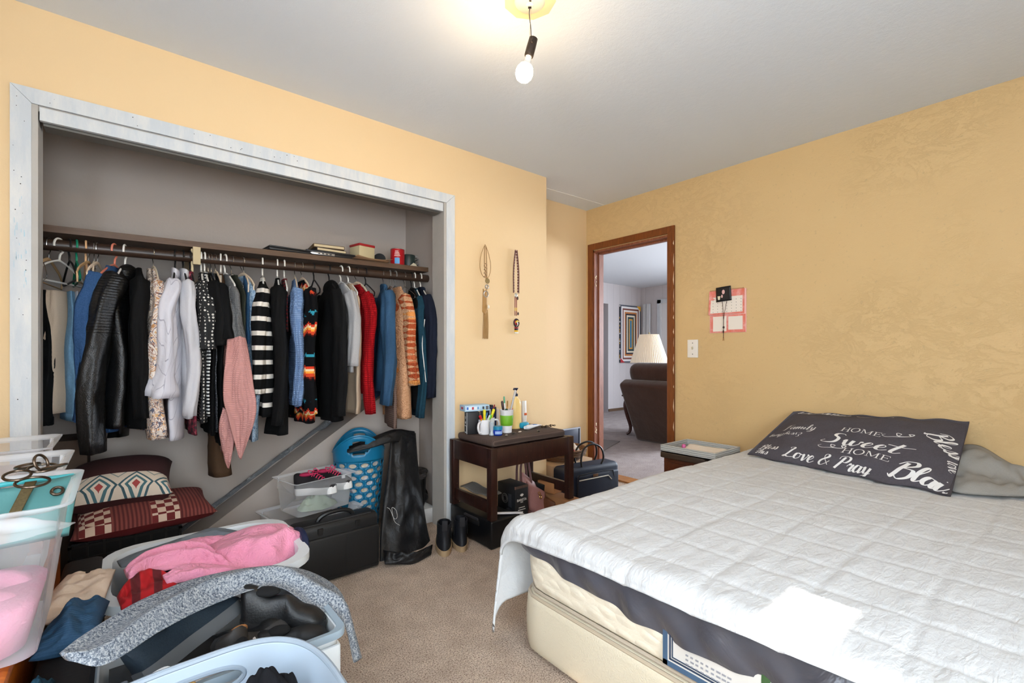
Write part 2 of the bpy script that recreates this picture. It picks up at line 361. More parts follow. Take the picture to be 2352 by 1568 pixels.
def slab(x0, x1, y0, y1, z0, z1, bulge=.012, r=.05, nz=9, nn=160):
    b = MB(); rings = []
    w, d = (x1-x0)/2, (y1-y0)/2; cx, cy = (x0+x1)/2, (y0+y1)/2; per = []
    c = .09
    def pt(t):
        L = [2*(w-c), PI/2*c, 2*(d-c), PI/2*c]*2; tot = sum(L); s_ = t*tot
        for i, l in enumerate(L):
            if s_ <= l: break
            s_ -= l
        cs = [(-(w-c), -(d-c)), ((w-c), -(d-c)), ((w-c), (d-c)), (-(w-c), (d-c))]
        q = i//2
        if i % 2 == 0:
            dirs = [(1, 0), (0, 1), (-1, 0), (0, -1)][q]; nrm = [(0, -1), (1, 0), (0, 1), (-1, 0)][q]
            return (cs[q][0]+dirs[0]*s_+nrm[0]*c, cs[q][1]+dirs[1]*s_+nrm[1]*c, nrm)
        a = -PI/2+q*PI/2+s_/c; cc = cs[(q+1) % 4]
        return (cc[0]+math.cos(a)*c, cc[1]+math.sin(a)*c, (math.cos(a), math.sin(a)))
    P = [pt(k/nn) for k in range(nn)]
    prof = [(-r*1.2, z0), (-r*.35, z0+r*.12)]+[(bulge*math.sin(PI*i/nz), lerp(z0+r*.45, z1-r*.45, i/nz)) for i in range(nz+1)]+[(-r*.35, z1-r*.12), (-r*1.2, z1)]
    for off, z in prof: rings.append([(cx+p[0]+p[2][0]*off, cy+p[1]+p[2][1]*off, z) for p in P])
    b.loft(rings)
    pip = lambda z, o: MB().tube([(cx+p[0]+p[2][0]*o, cy+p[1]+p[2][1]*o, z) for p in P]+[(cx+P[0][0]+P[0][2][0]*o, cy+P[0][1]+P[0][2][1]*o, z)], .0065, 8)
    return b, pip
b, pip = slab(BX0-.015, BX1, BY0, BY1+.012, .012, .226, .006, .03)
t = thing('box_spring', 'cream woven box spring on the carpet under the mattress', 'box spring')
obj('box', b, M_tick2, t, smooth=180); obj('piping', pip(.218, -.006), plain(188, 172, 150, .5, name='piping'), t, label='grey brown corded edge'); 
b, pip = slab(BX0, BX1, BY0, BY1, .230, .455, .012, .04)
t = thing('mattress', 'cream quilted mattress with a blue framed label, lying on the box spring', 'mattress', (0, 0, 0))
obj('mattress_body', b, M_tick, t, smooth=180)
obj('piping', pip(.236, .0), plain(182, 168, 150, .5, name='piping2'), t, label='grey brown corded lower edge')
# label on the foot side
yl0, yl1, zl0, zl1 = .20, .728, .252, .40
xf = BX0-.0135
fr = MB()
def strip(b, y0, y1, z0, z1, x): b.lohi((x-.0012, y0, z0), (x+.001, y1, z1))
lab = obj('label', MB().lohi((xf-.0005, yl0, zl0), (xf+.004, yl1, zl1)), plain(214, 210, 204, .35, name='label_satin'), t, label='grey satin maker label with blue border')
for o_, w_, m_ in ((0, .014, (70, 96, 124)), (.02, .004, (44, 60, 84)), (.028, .0025, (44, 60, 84))):
    fr = MB(); strip(fr, yl0+o_, yl1-o_, zl0+o_, zl0+o_+w_, xf-.001-o_*.02); strip(fr, yl1-o_-w_, yl1-o_, zl0+o_, zl1, xf-.001-o_*.02)
    obj('label_border', fr, plain(*m_, .4, name='label_blue'), lab)
fr = MB()
for k, (yy, le, an) in enumerate(((.47, .09, 12), (.455, .10, -4), (.44, .075, -20), (.425, .1, 8), (.405, .085, -12), (.39, .06, 24))):
    fr.ell((0, 0, le/2), (.0008, .009, le/2), 8, 8, TR((xf-.0015, yy, .275), rx=an))
obj('label_leaves', fr, plain(70, 104, 62, .5, name='label_green', var=.4), lab)
fr = MB(); random.seed(4)
for k in range(3):
    for i in range(9): strip(fr, .66-i*.014, .66-i*.014-random.uniform(.006, .011), .305-k*.012, .309-k*.012, xf-.001)
obj('label_text', fr, plain(150, 150, 156, .5, name='label_print'), lab)
# dark grey sheet hanging out under the quilt
M_sheet = Mat('charcoal_sheet'); M_sheet.col(M_sheet.mix(M_sheet.noise(4, 3), srgb(66, 66, 74), srgb(84, 84, 92))).set(rough=.32, spec=.6)
M_sheet.bump(M_sheet.noise(9, 4, .55, None, .8), .35, .02); M_sheet = M_sheet.m
SE = [(-.2, .345), (.3, .345), (.48, .337), (.727, .326), (.862, .338), (1.1, .357), (1.25, .378), (1.311, .395), (1.345, .42)]
def sheet(u, v):
    y = lerp(-.19, 1.345, u); ze = interp(SE, y)+.004*math.sin(y*43)
    if v < .35: q = v/.35; return (lerp(1.42, BX0+.005, q), y, .462-.004*q*q)
    q = (v-.35)/.65; z = lerp(.455, ze, q)
    fold = (.006+.012*q)*(math.sin(y*26+z*24+2*N(y, z, 3, 5))+.6*math.sin(y*47-z*40))
    return (BX0-.018-.010*math.sin(q*PI)-.006*q+fold*.5*min(1, q*3), y, z)
b = MB(); b.grid(190, 26, sheet); tag(obj('bed_sheet', b, M_sheet, smooth=180), 'charcoal grey sheet showing in a band between quilt and mattress', 'sheet')
# quilt
M_quilt = Mat('white_quilt'); M_quilt.col(srgb(205, 206, 207)).set(rough=.8, spec=.2, sheen=.1)
h1 = M_quilt.noise(16, 4, .55, M_quilt.co('Object', (1, 2.6, 1)), 1.0); h2 = M_quilt.noise(46, 3, .5, M_quilt.co('Object', (1, 2.2, 1)), .6)
M_quilt.bump(M_quilt.math('ADD', h1, M_quilt.math('MULTIPLY', h2, .4)), .34, .014); M_quilt = M_quilt.m
ZQ = .482
QE = [(-.3, .455), (.25, .452), (.41, .444), (.6, .436), (.8, .434), (1.02, .428), (1.31, .410), (1.5, .36)]
def prof1(s, R0):   # s<0 hanging part, s>0 on top : returns (offset outward, drop)
    if s >= R0*PI/2: return (-(s-R0*PI/2)-0, 0.0, 0)
    if s >= 0: a = PI/2-s/R0; return (R0*math.sin(a), R0*(1-math.cos(a)), a)
    return (R0, R0-s, PI/2)
def stitch(s, step): 
    d = abs((s/step+.5) % 1-.5)*step; return d
def quilt(u, v):
    # u along Y (0 = far +Y hem), v along X (0 = foot hem)
    RY, RX = .085, .055
    sy = lerp(-.245, 1.80, u); 
    oy, dy, ay = prof1(sy, RY); y = 1.335+oy*(1 if v < .5 or oy < 0 else lerp(1, .35, sst(.5, .66, v)))
    over = .004+.008*(math.sin(y*9)+1)
    sx = lerp(-.02, 2.14, v**1.0)
    ox, dx, ax = prof1(sx, RX); x = 1.178-ox
    hemz = interp(QE, y); need = ZQ-hemz
    if sx < RX*PI/2:
        q = (RX*PI/2-sx)/(RX*PI/2+.02); dx = need*(1-math.cos(min(1, q)*PI/2))*1.0; x = 1.178-RX*math.sin(min(1, q*1.05)*PI/2)
    z = ZQ-dx-dy
    puff = .0048*min(1, stitch(sx, .165)/.018)**.6*min(1, stitch(sy+.02*math.sin(sx*3), .21)/.018)**.6
    wr = .004*N(sx*4, sy*9, 1)+.0028*N(sx*11, sy*26, 5)+.008*N(sx*1.3, sy*1.5, 9)
    top = (1-min(1, dy/.09))
    z += (puff+wr)*top
    x -= (puff*1.2+wr)*(1 if dx > .02 and dy < .05 else 0)
    if dy > .085:   # hanging +Y side: long soft folds, pinched at the foot corner
        hang = dy-.085; f = math.sin(sx*11+1.2)*.022*min(1, hang*8)+.012*N(sx*6, hang*5, 2)
        y += f*.8-.02*hang; 
        if sx < .25: c = 1-max(sx, 0)/.25; y -= .05*c*hang*2; x -= .06*c*min(1, hang*3); z -= 0
    return (x, y, max(z, .05))
b = MB(); b.grid(230, 250, quilt)
q = obj('quilt', b, M_quilt, smooth=180, solid=.010); tag(q, 'white square-stitched quilt spread over the bed', 'quilt')
# pillow propped against the wall
M_pil = Mat('charcoal_linen'); w1 = M_pil.noise(60, 3, .6, M_pil.co('Object', (1, 12, 1))); w2 = M_pil.noise(60, 3, .6, M_pil.co('Object', (8, 1, 8)))
M_pil.col(M_pil.mix(M_pil.math('MULTIPLY', M_pil.math('ADD', w1, w2), .5), srgb(54, 51, 57), srgb(98, 94, 101))).set(rough=.8, spec=.2)
M_pil.bump(M_pil.math('ADD', M_pil.noise(6, 4, .5, None, .7), M_pil.math('MULTIPLY', w1, .1)), .3, .018); M_pil = M_pil.m
PC = [V((2.90, 1.262, .500)), V((2.73, .335, .502)), V((3.25, .33, .772)), V((3.25, 1.13, .742))]   # front-left, front-right, back-right, back-left
def pil_top(s, t, bulge=.07):
    p = PC[0].lerp(PC[1], s).lerp(PC[3].lerp(PC[2], s), t)
    nrm = V((-.50, -.06, .86))
    e = max(0, 16*s*(1-s)*t*(1-t))**.5
    e2 = min(1, (min(s, 1-s, t*1.0, (1-t))*7))
    p = p+nrm*(bulge*e*.9*e2**.6-.006)+V((0, 0, .006))*N(s*7, t*5, 2)+nrm*.006*N(s*14, t*9, 8)*e
    # pinch corners / edges wavy
    p += V((.012*math.sin(s*23)*(abs(t-.5)*2)**4, 0, .004*math.sin(s*31)*(abs(t-.5)*2)**4))
    return p
def pil_bot(s, t):
    p = PC[0].lerp(PC[1], s).lerp(PC[3].lerp(PC[2], s), t); nrm = V((.5, .06, -.86)); e = max(0, 16*s*(1-s)*t*(1-t))**.5
    q_ = p+nrm*.05*e; q_ += V((.012*math.sin(s*23)*(abs(t-.5)*2)**4, 0, .004*math.sin(s*31)*(abs(t-.5)*2)**4)); q_.x = min(q_.x, 3.30); q_.z = max(q_.z, .497); return q_
t = thing('pillow', 'charcoal pillow printed with white home sweet home lettering, propped against the orange wall', 'pillow')
b = MB(); b.grid(70, 44, lambda u, v: pil_top(u, v)); b.grid(70, 44, lambda u, v: pil_bot(u, v))
obj('pillow_case', b, M_pil, t, smooth=180)
# ---- lettering: small stroke fonts, ribbons laid on the pillow's surface
SC = {  # script letters: list of strokes, each a list of (x,y); width of letter first
 'S': (.75, [[(.62, .92), (.50, 1.05), (.30, 1.0), (.28, .80), (.50, .55), (.46, .15), (.20, -.02), (.0, .10), (.10, .26)]]),
 'w': (.72, [[(0, .35), (.08, .46), (.12, .15), (.22, .0), (.34, .18), (.37, .45)], [(.37, .45), (.37, .12), (.48, 0), (.62, .2), (.6, .48), (.70, .42)]]),
 'e': (.44, [[(0, .12), (.22, .24), (.32, .40), (.22, .50), (.08, .32), (.10, .08), (.24, 0), (.44, .16)]]),
 't': (.46, [[(.34, .85), (.20, .40), (.14, .08), (.26, 0), (.44, .14)], [(-.12, .64), (.30, .60), (.75, .66)]]),
 'L': (.66, [[(.20, .78), (.12, .92), (.30, 1.02), (.38, .84), (.26, .42), (.12, .06), (.0, .04), (.10, .14), (.34, .02), (.66, .06)]]),
 'o': (.42, [[(.24, .48), (.08, .40), (.06, .10), (.20, 0), (.34, .18), (.30, .44), (.20, .47), (.42, .40)]]),
 'v': (.40, [[(0, .38), (.10, .46), (.16, .05), (.22, .02), (.36, .40), (.32, .50), (.42, .42)]]),
 'P': (.62, [[(.30, .95), (.20, .45), (.10, -.02)], [(.05, .72), (.10, 1.0), (.45, 1.04), (.60, .80), (.46, .54), (.24, .56)]]),
 'r': (.36, [[(0, .30), (.10, .52), (.14, .42), (.28, .44), (.22, .12), (.28, 0), (.38, .10)]]),
 'a': (.46, [[(.32, .44), (.14, .46), (.04, .16), (.16, 0), (.30, .20), (.36, .46)], [(.36, .46), (.32, .12), (.38, 0), (.50, .14)]]),
 'y': (.46, [[(0, .40), (.08, .46), (.10, .12), (.22, .06), (.36, .46)], [(.36, .46), (.26, -.20), (.08, -.42), (.02, -.26), (.46, .12)]]),
 'F': (.62, [[(.36, .92), (.28, .40), (.16, .0), (.0, .06)], [(.0, .84), (.2, 1.0), (.68, .96)], [(.14, .50), (.5, .52)]]),
 'm': (.70, [[(0, .40), (.08, .46), (.08, 0)], [(.08, .2), (.22, .48), (.28, .40), (.28, 0)], [(.28, .2), (.44, .48), (.52, .38), (.50, .06), (.60, 0), (.72, .12)]]),
 'i': (.22, [[(.04, .46), (.02, .10), (.10, 0), (.24, .14)], [(.10, .64), (.11, .68)]]),
 'l': (.28, [[(0, .10), (.22, .70), (.18, .98), (.08, .80), (.06, .16), (.14, 0), (.28, .14)]]),
 's': (.36, [[(0, .10), (.20, .50), (.28, .22), (.16, 0), (.04, .04), (.20, .0), (.38, .14)]]),
 'B': (.70, [[(.20, .95), (.16, .45), (.06, -.02), (-.06, .06)], [(-.02, .72), (.12, 1.02), (.44, 1.06), (.52, .82), (.24, .56), (.58, .46), (.58, .10), (.32, -.06), (.14, .06)]]),
 'n': (.48, [[(0, .40), (.08, .46), (.08, 0)], [(.08, .2), (.26, .48), (.34, .38), (.32, .06), (.40, 0), (.50, .12)]]),
 'g': (.44, [[(.32, .44), (.14, .46), (.04, .16), (.16, 0), (.30, .20), (.34, .46)], [(.34, .46), (.28, -.24), (.10, -.40), (.04, -.26), (.44, .10)]]),
 'h': (.46, [[(0, .10), (.20, .72), (.16, .98), (.08, .80), (.06, 0)], [(.06, .2), (.24, .46), (.32, .36), (.30, .06), (.38, 0), (.48, .12)]]),
 'E': (.55, [[(.48, .90), (.30, 1.02), (.12, .86), (.28, .56), (.10, .40), (.04, .12), (.24, -.02), (.5, .12)]]),
 'c': (.38, [[(.28, .40), (.18, .48), (.04, .28), (.08, .04), (.20, 0), (.40, .14)]]),
 'u': (.46, [[(0, .40), (.06, .46), (.08, .10), (.18, 0), (.32, .2), (.36, .46)], [(.36, .46), (.33, .1), (.38, 0), (.5, .12)]]),
 '&': (.62, [[(.58, .06), (.20, .56), (.18, .82), (.32, .88), (.38, .70), (.10, .36), (.06, .12), (.22, -.02), (.42, .16), (.54, .42)]]),
 ' ': (.30, []),
}
SE_ = {  # serif capitals: (width, thick strokes, thin strokes)
 'H': (.80, [((.16, 0), (.16, .7)), ((.64, 0), (.64, .7))], [((.16, .36), (.64, .36)), ((.04, 0), (.28, 0)), ((.52, 0), (.76, 0)), ((.04, .7), (.28, .7)), ((.52, .7), (.76, .7))]),
 'O': (.80, [], []),
 'M': (.98, [((.2, .7), (.5, .06)), ((.82, 0), (.82, .7))], [((.16, 0), (.16, .7)), ((.5, .06), (.82, .7)), ((.04, 0), (.28, 0)), ((.70, 0), (.94, 0)), ((.06, .7), (.22, .7)), ((.80, .7), (.94, .7))]),
 'E': (.68, [((.16, 0), (.16, .7))], [((.04, 0), (.60, 0)), ((.04, .7), (.58, .7)), ((.16, .37), (.46, .37)), ((.60, 0), (.62, .16)), ((.58, .7), (.59, .56)), ((.46, .30), (.46, .44))]),
}
def ribbon(b, pts, wfun, surf, n=7):
    P = cat_rom([(x, y, 0) for x, y in pts], n) if len(pts) > 2 else [V((*pts[0], 0)).lerp(V((*pts[1], 0)), k/6) for k in range(7)]
    L = []; Rr = []
    for i, p in enumerate(P):
        d = P[min(i+1, len(P)-1)]-P[max(i-1, 0)]
        d = d.normalized() if d.length > 0 else V((1, 0, 0)); nn = V((-d.y, d.x, 0)); w = wfun(i/(len(P)-1), d)
        L.append(surf(*(p+nn*w).xy)); Rr.append(surf(*(p-nn*w).xy))
    k = len(P); b.add(L+Rr, [(i, i+1, k+i+1, k+i) for i in range(k-1)])
def swash(b, pts, surf, w): ribbon(b, pts, lambda t, d: w*(.35+.65*math.sin(PI*t)), surf, 10)
def script(b, text, surf, w=.034, x=0):
    for ch in text:
        wd, st = SC[ch]
        for s_ in st: ribbon(b, [(x+px+py*.18, py) for px, py in s_], lambda t, d: w*(.38+1.0*max(0, -d.y) if abs(d.y) > .1 else .45), surf)
        x += wd+.0
    return x
def serif(b, text, surf, x=0, w=.045):
    for ch in text:
        wd, th, tn = SE_[ch]
        for p, q_ in th: ribbon(b, [(x+p[0], p[1]), (x+q_[0], q_[1])], lambda t, d: w, surf)
        for p, q_ in tn: ribbon(b, [(x+p[0], p[1]), (x+q_[0], q_[1])], lambda t, d: w*.45, surf)
        if ch == 'O': ribbon(b, [(x+.4+.34*math.sin(a*PI/8), .35+.36*math.cos(a*PI/8)) for a in range(17)], lambda t, d: w*(.45+.6*abs(d.y)), surf)
        x += wd+.03
    return x
def on_pillow(s0, t0, sc, rot=0, ys=.74):
    c, sn = math.cos(R(rot)), math.sin(R(rot)); LW = .93; LT = .50
    def f(x, y):
        X, Y = (x*c-y*sn)*sc/LW, (x*sn+y*c)*sc*ys/LT
        s_, t_ = max(.004, min(.996, s0+X)), max(.004, min(.996, t0+Y))
        return pil_top(s_, t_)+V((-.50, -.06, .86))*.0022
    return f
M_wpr = plain(226, 224, 222, .8, name='white_print')
def printed(fn, nm, *a):
    b = MB(); fn(b, *a); obj(nm, b, M_wpr, t, smooth=180, label='white printed '+('swirl' if nm == 'printed_swirl' else 'lettering'))
printed(serif, 'printed_word', 'HOME', on_pillow(.43, .53, .060, -4)); printed(serif, 'printed_word', 'HOME', on_pillow(.50, .215, .066, -4))
printed(script, 'printed_word', 'Sweet', on_pillow(.365, .325, .132, -2, .56), .05)
f = on_pillow(.66, .545, .12, -4)
printed(swash, 'printed_swirl', [(0, .12), (-.1, 0), (.1, -.1), (.5, .05), (.9, .2), (1.0, .38), (.82, .36), (.9, .2), (.5, .1), (.38, .3), (.55, .3), (.5, .15), (.4, .1)], f, .022)
f = on_pillow(.385, .255, .115, -4)
printed(swash, 'printed_swirl', [(0, .12), (-.1, 0), (.1, -.1), (.5, .05), (.9, .2), (1.0, .38), (.82, .36), (.9, .2), (.5, .1), (.38, .3), (.55, .3), (.5, .15), (.4, .1)], f, .022)
printed(script, 'printed_word', 'Love & Pray', on_pillow(.21, .06, .085, -3), .05)
printed(script, 'printed_word', 'Family', on_pillow(.085, .50, .068, 4), .04)
f2 = on_pillow(.235, .44, .046, 184); printed(script, 'printed_word', 'Everything', f2, .035)
printed(script, 'printed_word', 'Bless', on_pillow(.83, .66, .095, -50), .05)
printed(script, 'printed_word', 'Blais', on_pillow(.75, .075, .12, -10), .055)
printed(script, 'printed_word', 'Bless', on_pillow(.035, .13, .055, -2), .05); printed(script, 'printed_word', 'this', on_pillow(.03, .05, .052, -2), .05)
printed(script, 'printed_word', 'love', on_pillow(.955, .38, .06, -80), .045)
f = on_pillow(.92, .56, .10, -70); printed(swash, 'printed_swirl', [(0, .12), (-.1, 0), (.1, -.1), (.5, .05), (.9, .2), (1.0, .38), (.82, .36), (.9, .2), (.5, .1)], f, .025)
printed(script, 'printed_word', 'Blessings', on_pillow(.05, .945, .085, -3), .05)
f = on_pillow(.45, .90, .16, -2); printed(swash, 'printed_swirl', [(0, .1), (-.05, 0), (.1, -.02), (.5, .08), (1, 0), (1.1, .1), (1.0, .12)], f, .018)
# loose grey pillowcase beside it
M_gr = cloth(150, 147, 142, .12, 300, name='grey_cotton')
def heap(cx, cy, z0, rx, ry, h, seed, sharp=1.0, nu=64, nv=40, rot=0):
    b = MB(); c, s_ = math.cos(R(rot)), math.sin(R(rot))
    def f(u, v):
        a = u*2*PI; r = v; e = 1+.22*N(math.cos(a)*1.7, math.sin(a)*1.7, seed)
        x, y = rx*r*e*math.cos(a), ry*r*e*math.sin(a)
        rid = abs(N(x/rx*2.2+seed, y/ry*1.6, seed*3.1))*1.5+abs(N(x/rx*4+seed*2, y/ry*3.2, 7))*.5
        z = h*(1-r**2.4)*(.62+.7*sharp*rid)
        return (cx+x*c-y*s_, cy+x*s_+y*c, z0+max(.001, z))
    b.grid(nu, nv, f, cu=True); return b
# ================================================================ pixel helper: a photo pixel on a known plane of the room
_sa, _ca = math.sin(R(50.25)), math.cos(R(50.25))
def ray(u, v): r = (u-1176)/1072; return (r*_sa+_ca, -r*_ca+_sa, (811-v)/1072)
def atX(u, v, X): d = ray(u, v); k = X/d[0]; return V((X, d[1]*k, 1.11+d[2]*k))
def atY(u, v, Y): d = ray(u, v); k = Y/d[1]; return V((d[0]*k, Y, 1.11+d[2]*k))
def atZ(u, v, Z): d = ray(u, v); k = (Z-1.11)/d[2]; return V((d[0]*k, d[1]*k, Z))
def text(name, body, size, mat, parent, T, extrude=.0006, align='CENTER', shear=0, sx=1):
    cu = bpy.data.curves.new(name, 'FONT'); cu.body = body; cu.size = size; cu.extrude = extrude; cu.align_x = align; cu.align_y = 'CENTER'; cu.shear = shear
    cu.resolution_u = 3; tmp = bpy.data.objects.new(name+'_src', cu); COL.objects.link(tmp)
    me = bpy.data.meshes.new_from_object(tmp.evaluated_get(bpy.context.evaluated_depsgraph_get())); bpy.data.objects.remove(tmp)
    me.transform(T @ Matrix.Diagonal((sx, 1, 1, 1))); me.materials.clear(); me.materials.append(mat)
    o = bpy.data.objects.new(name, me); COL.objects.link(o); o.parent = parent; return o
FX = Matrix(((0, 0, -1, 0), (-1, 0, 0, 0), (0, 1, 0, 0), (0, 0, 0, 1)))      # text facing -X
FY = Matrix(((1, 0, 0, 0), (0, 0, -1, 0), (0, 1, 0, 0), (0, 0, 0, 1)))       # text facing -Y
# ================================================================ lounge seen through the doorway
M_lw = Mat('lounge_panelling'); g = M_lw.math('ADD', M_lw.sep(0), M_lw.sep(1))
gr = M_lw.math('FRACT', M_lw.math('MULTIPLY', g, 5.2))
M_lw.col(M_lw.mix(M_lw.ramp(gr, [(0, (1, 1, 1, 1)), (.03, (0, 0, 0, 1))]), srgb(196, 190, 190), srgb(170, 162, 160))).set(rough=.6)
M_lw.bump(M_lw.ramp(gr, [(0, (0, 0, 0, 1)), (.04, (1, 1, 1, 1))]), .4, .01); M_lw = M_lw.m
b = MB(); b.lohi((3.38, 5.65, 0), (6.1, 5.77, ZC)); b.lohi((6.1, 5.65, 2.05), (7.077, 5.77, ZC)); b.lohi((7.077, 5.65, 0), (8.24, 5.77, ZC)); struct('wall_lounge_left', b, M_lw)
b = MB(); b.lohi((8.12, 5.17, 0), (8.24, 5.65, ZC)); b.lohi((8.12, 4.25, 2.09), (8.24, 5.17, ZC)); b.lohi((8.12, 2.15, 0), (8.24, 4.25, ZC)); b.lohi((8.12, .25, 0), (8.24, 2.15, .85)); b.lohi((8.12, .25, 2.15), (8.24, 2.15, ZC)); b.lohi((8.12, -1, 0), (8.24, .25, ZC)); struct('wall_lounge_far', b, M_lw)
b = MB(); b.lohi((3.44, -1.0, 0), (8.24, -.9, ZC)); struct('wall_lounge_right', b, M_lw)
b = MB(); b.lohi((3.33, 3.0, 0), (3.44, 5.65, ZC)); struct('wall_lounge_near', b, M_lw)
b = MB(); b.lohi((5.9, 6.2, 0), (7.4, 6.3, ZC)); b.lohi((5.98, 5.77, 0), (6.1, 6.2, ZC)); b.lohi((7.3, 5.77, 0), (7.4, 6.2, ZC)); struct('wall_hall', b, plain(150, 150, 156, .8, name='hall_paint'))
b = MB(); b.lohi((7.08, 5.632, 0), (8.12, 5.65, .05)); struct('baseboard_lounge', b, plain(98, 74, 54, .6, name='brown_base'))
b = MB(); b.lohi((8.09, 5.17, 0), (8.12, 5.25, 2.16)); b.lohi((8.09, 4.2, 0), (8.12, 4.25, 2.16)); b.lohi((8.09, 4.2, 2.09), (8.12, 5.25, 2.17)); struct('trim_12', b, M_white)
b = MB()
for a_, c_ in (((5.02, .0), (5.17, 2.09)), ((4.25, 0), (4.40, 2.09)), ((4.40, 0), (5.02, .95)), ((4.40, 1.94), (5.02, 2.09)), ((4.40, 1.43), (5.02, 1.47))): b.lohi((8.14, a_[0], a_[1]), (8.18, c_[0], c_[1]))
struct('door_2', b, plain(216, 214, 212, .5, name='white_door_paint'))
b = MB(); b.lohi((8.155, 4.40, .95), (8.162, 5.02, 1.94)); o = struct('window_3', b, None)
m = Mat('frosted_door_glass'); m.col((.9, .95, 1, 1)).set(rough=.4, trans=1); o.data.materials.append(m.m)
# painting: nested frames of dots
m = Mat('dot_painting'); gx_ = m.math('ABSOLUTE', m.math('SUBTRACT', m.sep(0, m.co('Generated')), .5)); gz_ = m.math('ABSOLUTE', m.math('SUBTRACT', m.sep(2, m.co('Generated')), .5))
ins = m.math('MAXIMUM', m.math('MULTIPLY', gx_, 1.0), m.math('SUBTRACT', m.math('MULTIPLY', gz_, 1.72), .36))
rings_ = m.ramp(ins, [(0, srgb(60, 120, 150)), (.05, srgb(205, 150, 60)), (.09, srgb(40, 66, 70)), (.15, srgb(226, 214, 190)), (.2, srgb(40, 40, 56)), (.25, srgb(190, 120, 60)), (.3, srgb(230, 226, 220)), (.35, srgb(120, 66, 56)), (.40, srgb(228, 226, 224)), (.46, srgb(70, 76, 90))], True)
dv = m.vor(26, m.co('Object', (1.4, 1, 1)), rnd=.25); dc = m.ramp(m.vor(26, m.co('Object', (1.4, 1, 1)), 'Color', rnd=.25), [(0, srgb(240, 236, 230)), (.35, srgb(36, 36, 44)), (.6, srgb(206, 160, 70)), (.8, srgb(60, 110, 140))], True)
m.col(m.mix(m.ramp(dv, [(.34, (1, 1, 1, 1)), (.42, (0, 0, 0, 1))]), rings_, dc)).set(rough=.4); M_paint = m.m
t = thing('wall_painting', 'tall canvas painted with nested frames of coloured dots, hung in the lounge', 'painting', (7.737, 5.63, 1.49))
obj('canvas', MB().box((0, 0, 0), (.655, .03, 1.125)), M_paint, t, smooth=0)
b = MB(); b.prism([(-.327, -.562), (-.2, -.562), (-.327, -.47)], .001, TR((0, -.0165, 0), rx=90)); obj('painted_corner', b, plain(176, 44, 52, .4), t, label='red painted corner')
b = MB(); b.prism([(.327, .562), (.327, .46), (.2, .562)], .001, TR((0, -.0165, 0), rx=90)); obj('painted_corner', b, plain(236, 176, 50, .4), t, label='yellow painted corner')
for i, (uu, lean) in enumerate(((1478, 0), (1488, .05))):
    o = obj('moulding_board', MB().box((0, 0, 1.05), (.012+.03*i, .07, 2.09), rot=None), M_white, loc=(8.03+.0*i, 5.52-.09*i, .003), rot=(0, 1.0, 0), smooth=0)
    tag(o, ['white moulding board leaning in the lounge corner, nearer the painting', 'white moulding board leaning in the lounge corner, nearer the white door'][i], 'board', 'moulding boards in the corner')
# side table, lamp
M_cherry = wood(74, 42, 34, (44, 22, 18), (6, 6, 6), .3, 'cherry_wood')
t = thing('side_table', 'dark cherry side table with curved legs behind the brown recliner', 'table', (5.57, 3.775, 0))
obj('table_top', MB().box((0, 0, .535), (.72, .32, .024), .008), M_cherry, t)
obj('apron', MB().box((0, 0, .485), (.60, .22, .07), .004), M_cherry, t)
obj('lower_shelf', MB().box((0, 0, .13), (.56, .20, .02), .004), M_cherry, t)
for sx in (-1, 1):
    for sy in (-1, 1):
        pth = cat_rom([(sx*.27, sy*.09, .52), (sx*.315, sy*.125, .42), (sx*.30, sy*.11, .28), (sx*.265, sy*.08, .12), (sx*.275, sy*.09, .04), (sx*.305, sy*.12, .012)], 5)
        obj('leg', MB().tube(pth, [lerp(.038, .017, (i/(len(pth)-1))**.7) for i in range(len(pth))], 10), M_cherry, t)
lc = (5.68, 3.62)
m = Mat('pleated_shade'); m.col(srgb(240, 224, 200)).set(rough=.8, trans=0); m.b.inputs['Subsurface Weight'].default_value = 0; M_pleat = m.m
t = thing('table_lamp', 'table lamp with a cream pleated shade standing on the lounge side table', 'lamp', (5.66, 3.80, .547))
b = MB()
def pleat(u, v): a = 2*PI*u; r = lerp(.126, .254, v)+.004*math.cos(a*56); return (r*math.cos(a), r*math.sin(a), lerp(.825, .432, v))
b.grid(448, 3, pleat, cu=True); obj('lamp_shade', b, M_pleat, t, smooth=0, solid=.003)
obj('lamp_base', MB().lathe([(.0, 0), (.09, 0), (.09, .02), (.04, .035), (.02, .06), (.05, .14), (.065, .2), (.04, .29), (.015, .33), (.013, .46), (0, .47)], 24), plain(186, 160, 120, .35, .3), t)
b = MB(); b.tube([(0, 0, .45), (0, 0, .84)], .005, 8); b.ell((0, 0, .845), .011, 10, 8); obj('finial', b, plain(190, 170, 120, .3, .8), t)
# recliner
M_suede = Mat('brown_suede'); M_suede.col(M_suede.mix(M_suede.noise(6, 4), srgb(46, 27, 20), srgb(66, 42, 32))).set(rough=.9, sheen=.3, spec=.1); M_suede.bump(M_suede.noise(12, 4), .3, .02); M_suede = M_suede.m
t = thing('recliner', 'dark brown suede recliner seen from behind through the doorway', 'armchair', (5.27, 3.19, 0))
def rbox(c, d, bev, T=None, seg=4): return MB().box(c, d, bev, T, seg=seg)
obj('backrest', rbox((0, 0, .44), (.16, .82, .84), .05, TR((-.13, 0, 0), ry=-26.5)), M_suede, t)
obj('head_cushion', rbox((0, 0, 0), (.22, .70, .25), .10, TR((-.37, 0, .87), ry=-14)), M_suede, t)
obj('seat', rbox((.35, 0, .32), (.62, .58, .22), .07), M_suede, t)
for s_ in (-1, 1): obj('armrest', rbox((.32, s_*.37, .37), (.80, .17, .46), .07), M_suede, t)
obj('base', rbox((.3, 0, .09), (.62, .7, .16), .01), plain(36, 22, 18, .8), t)
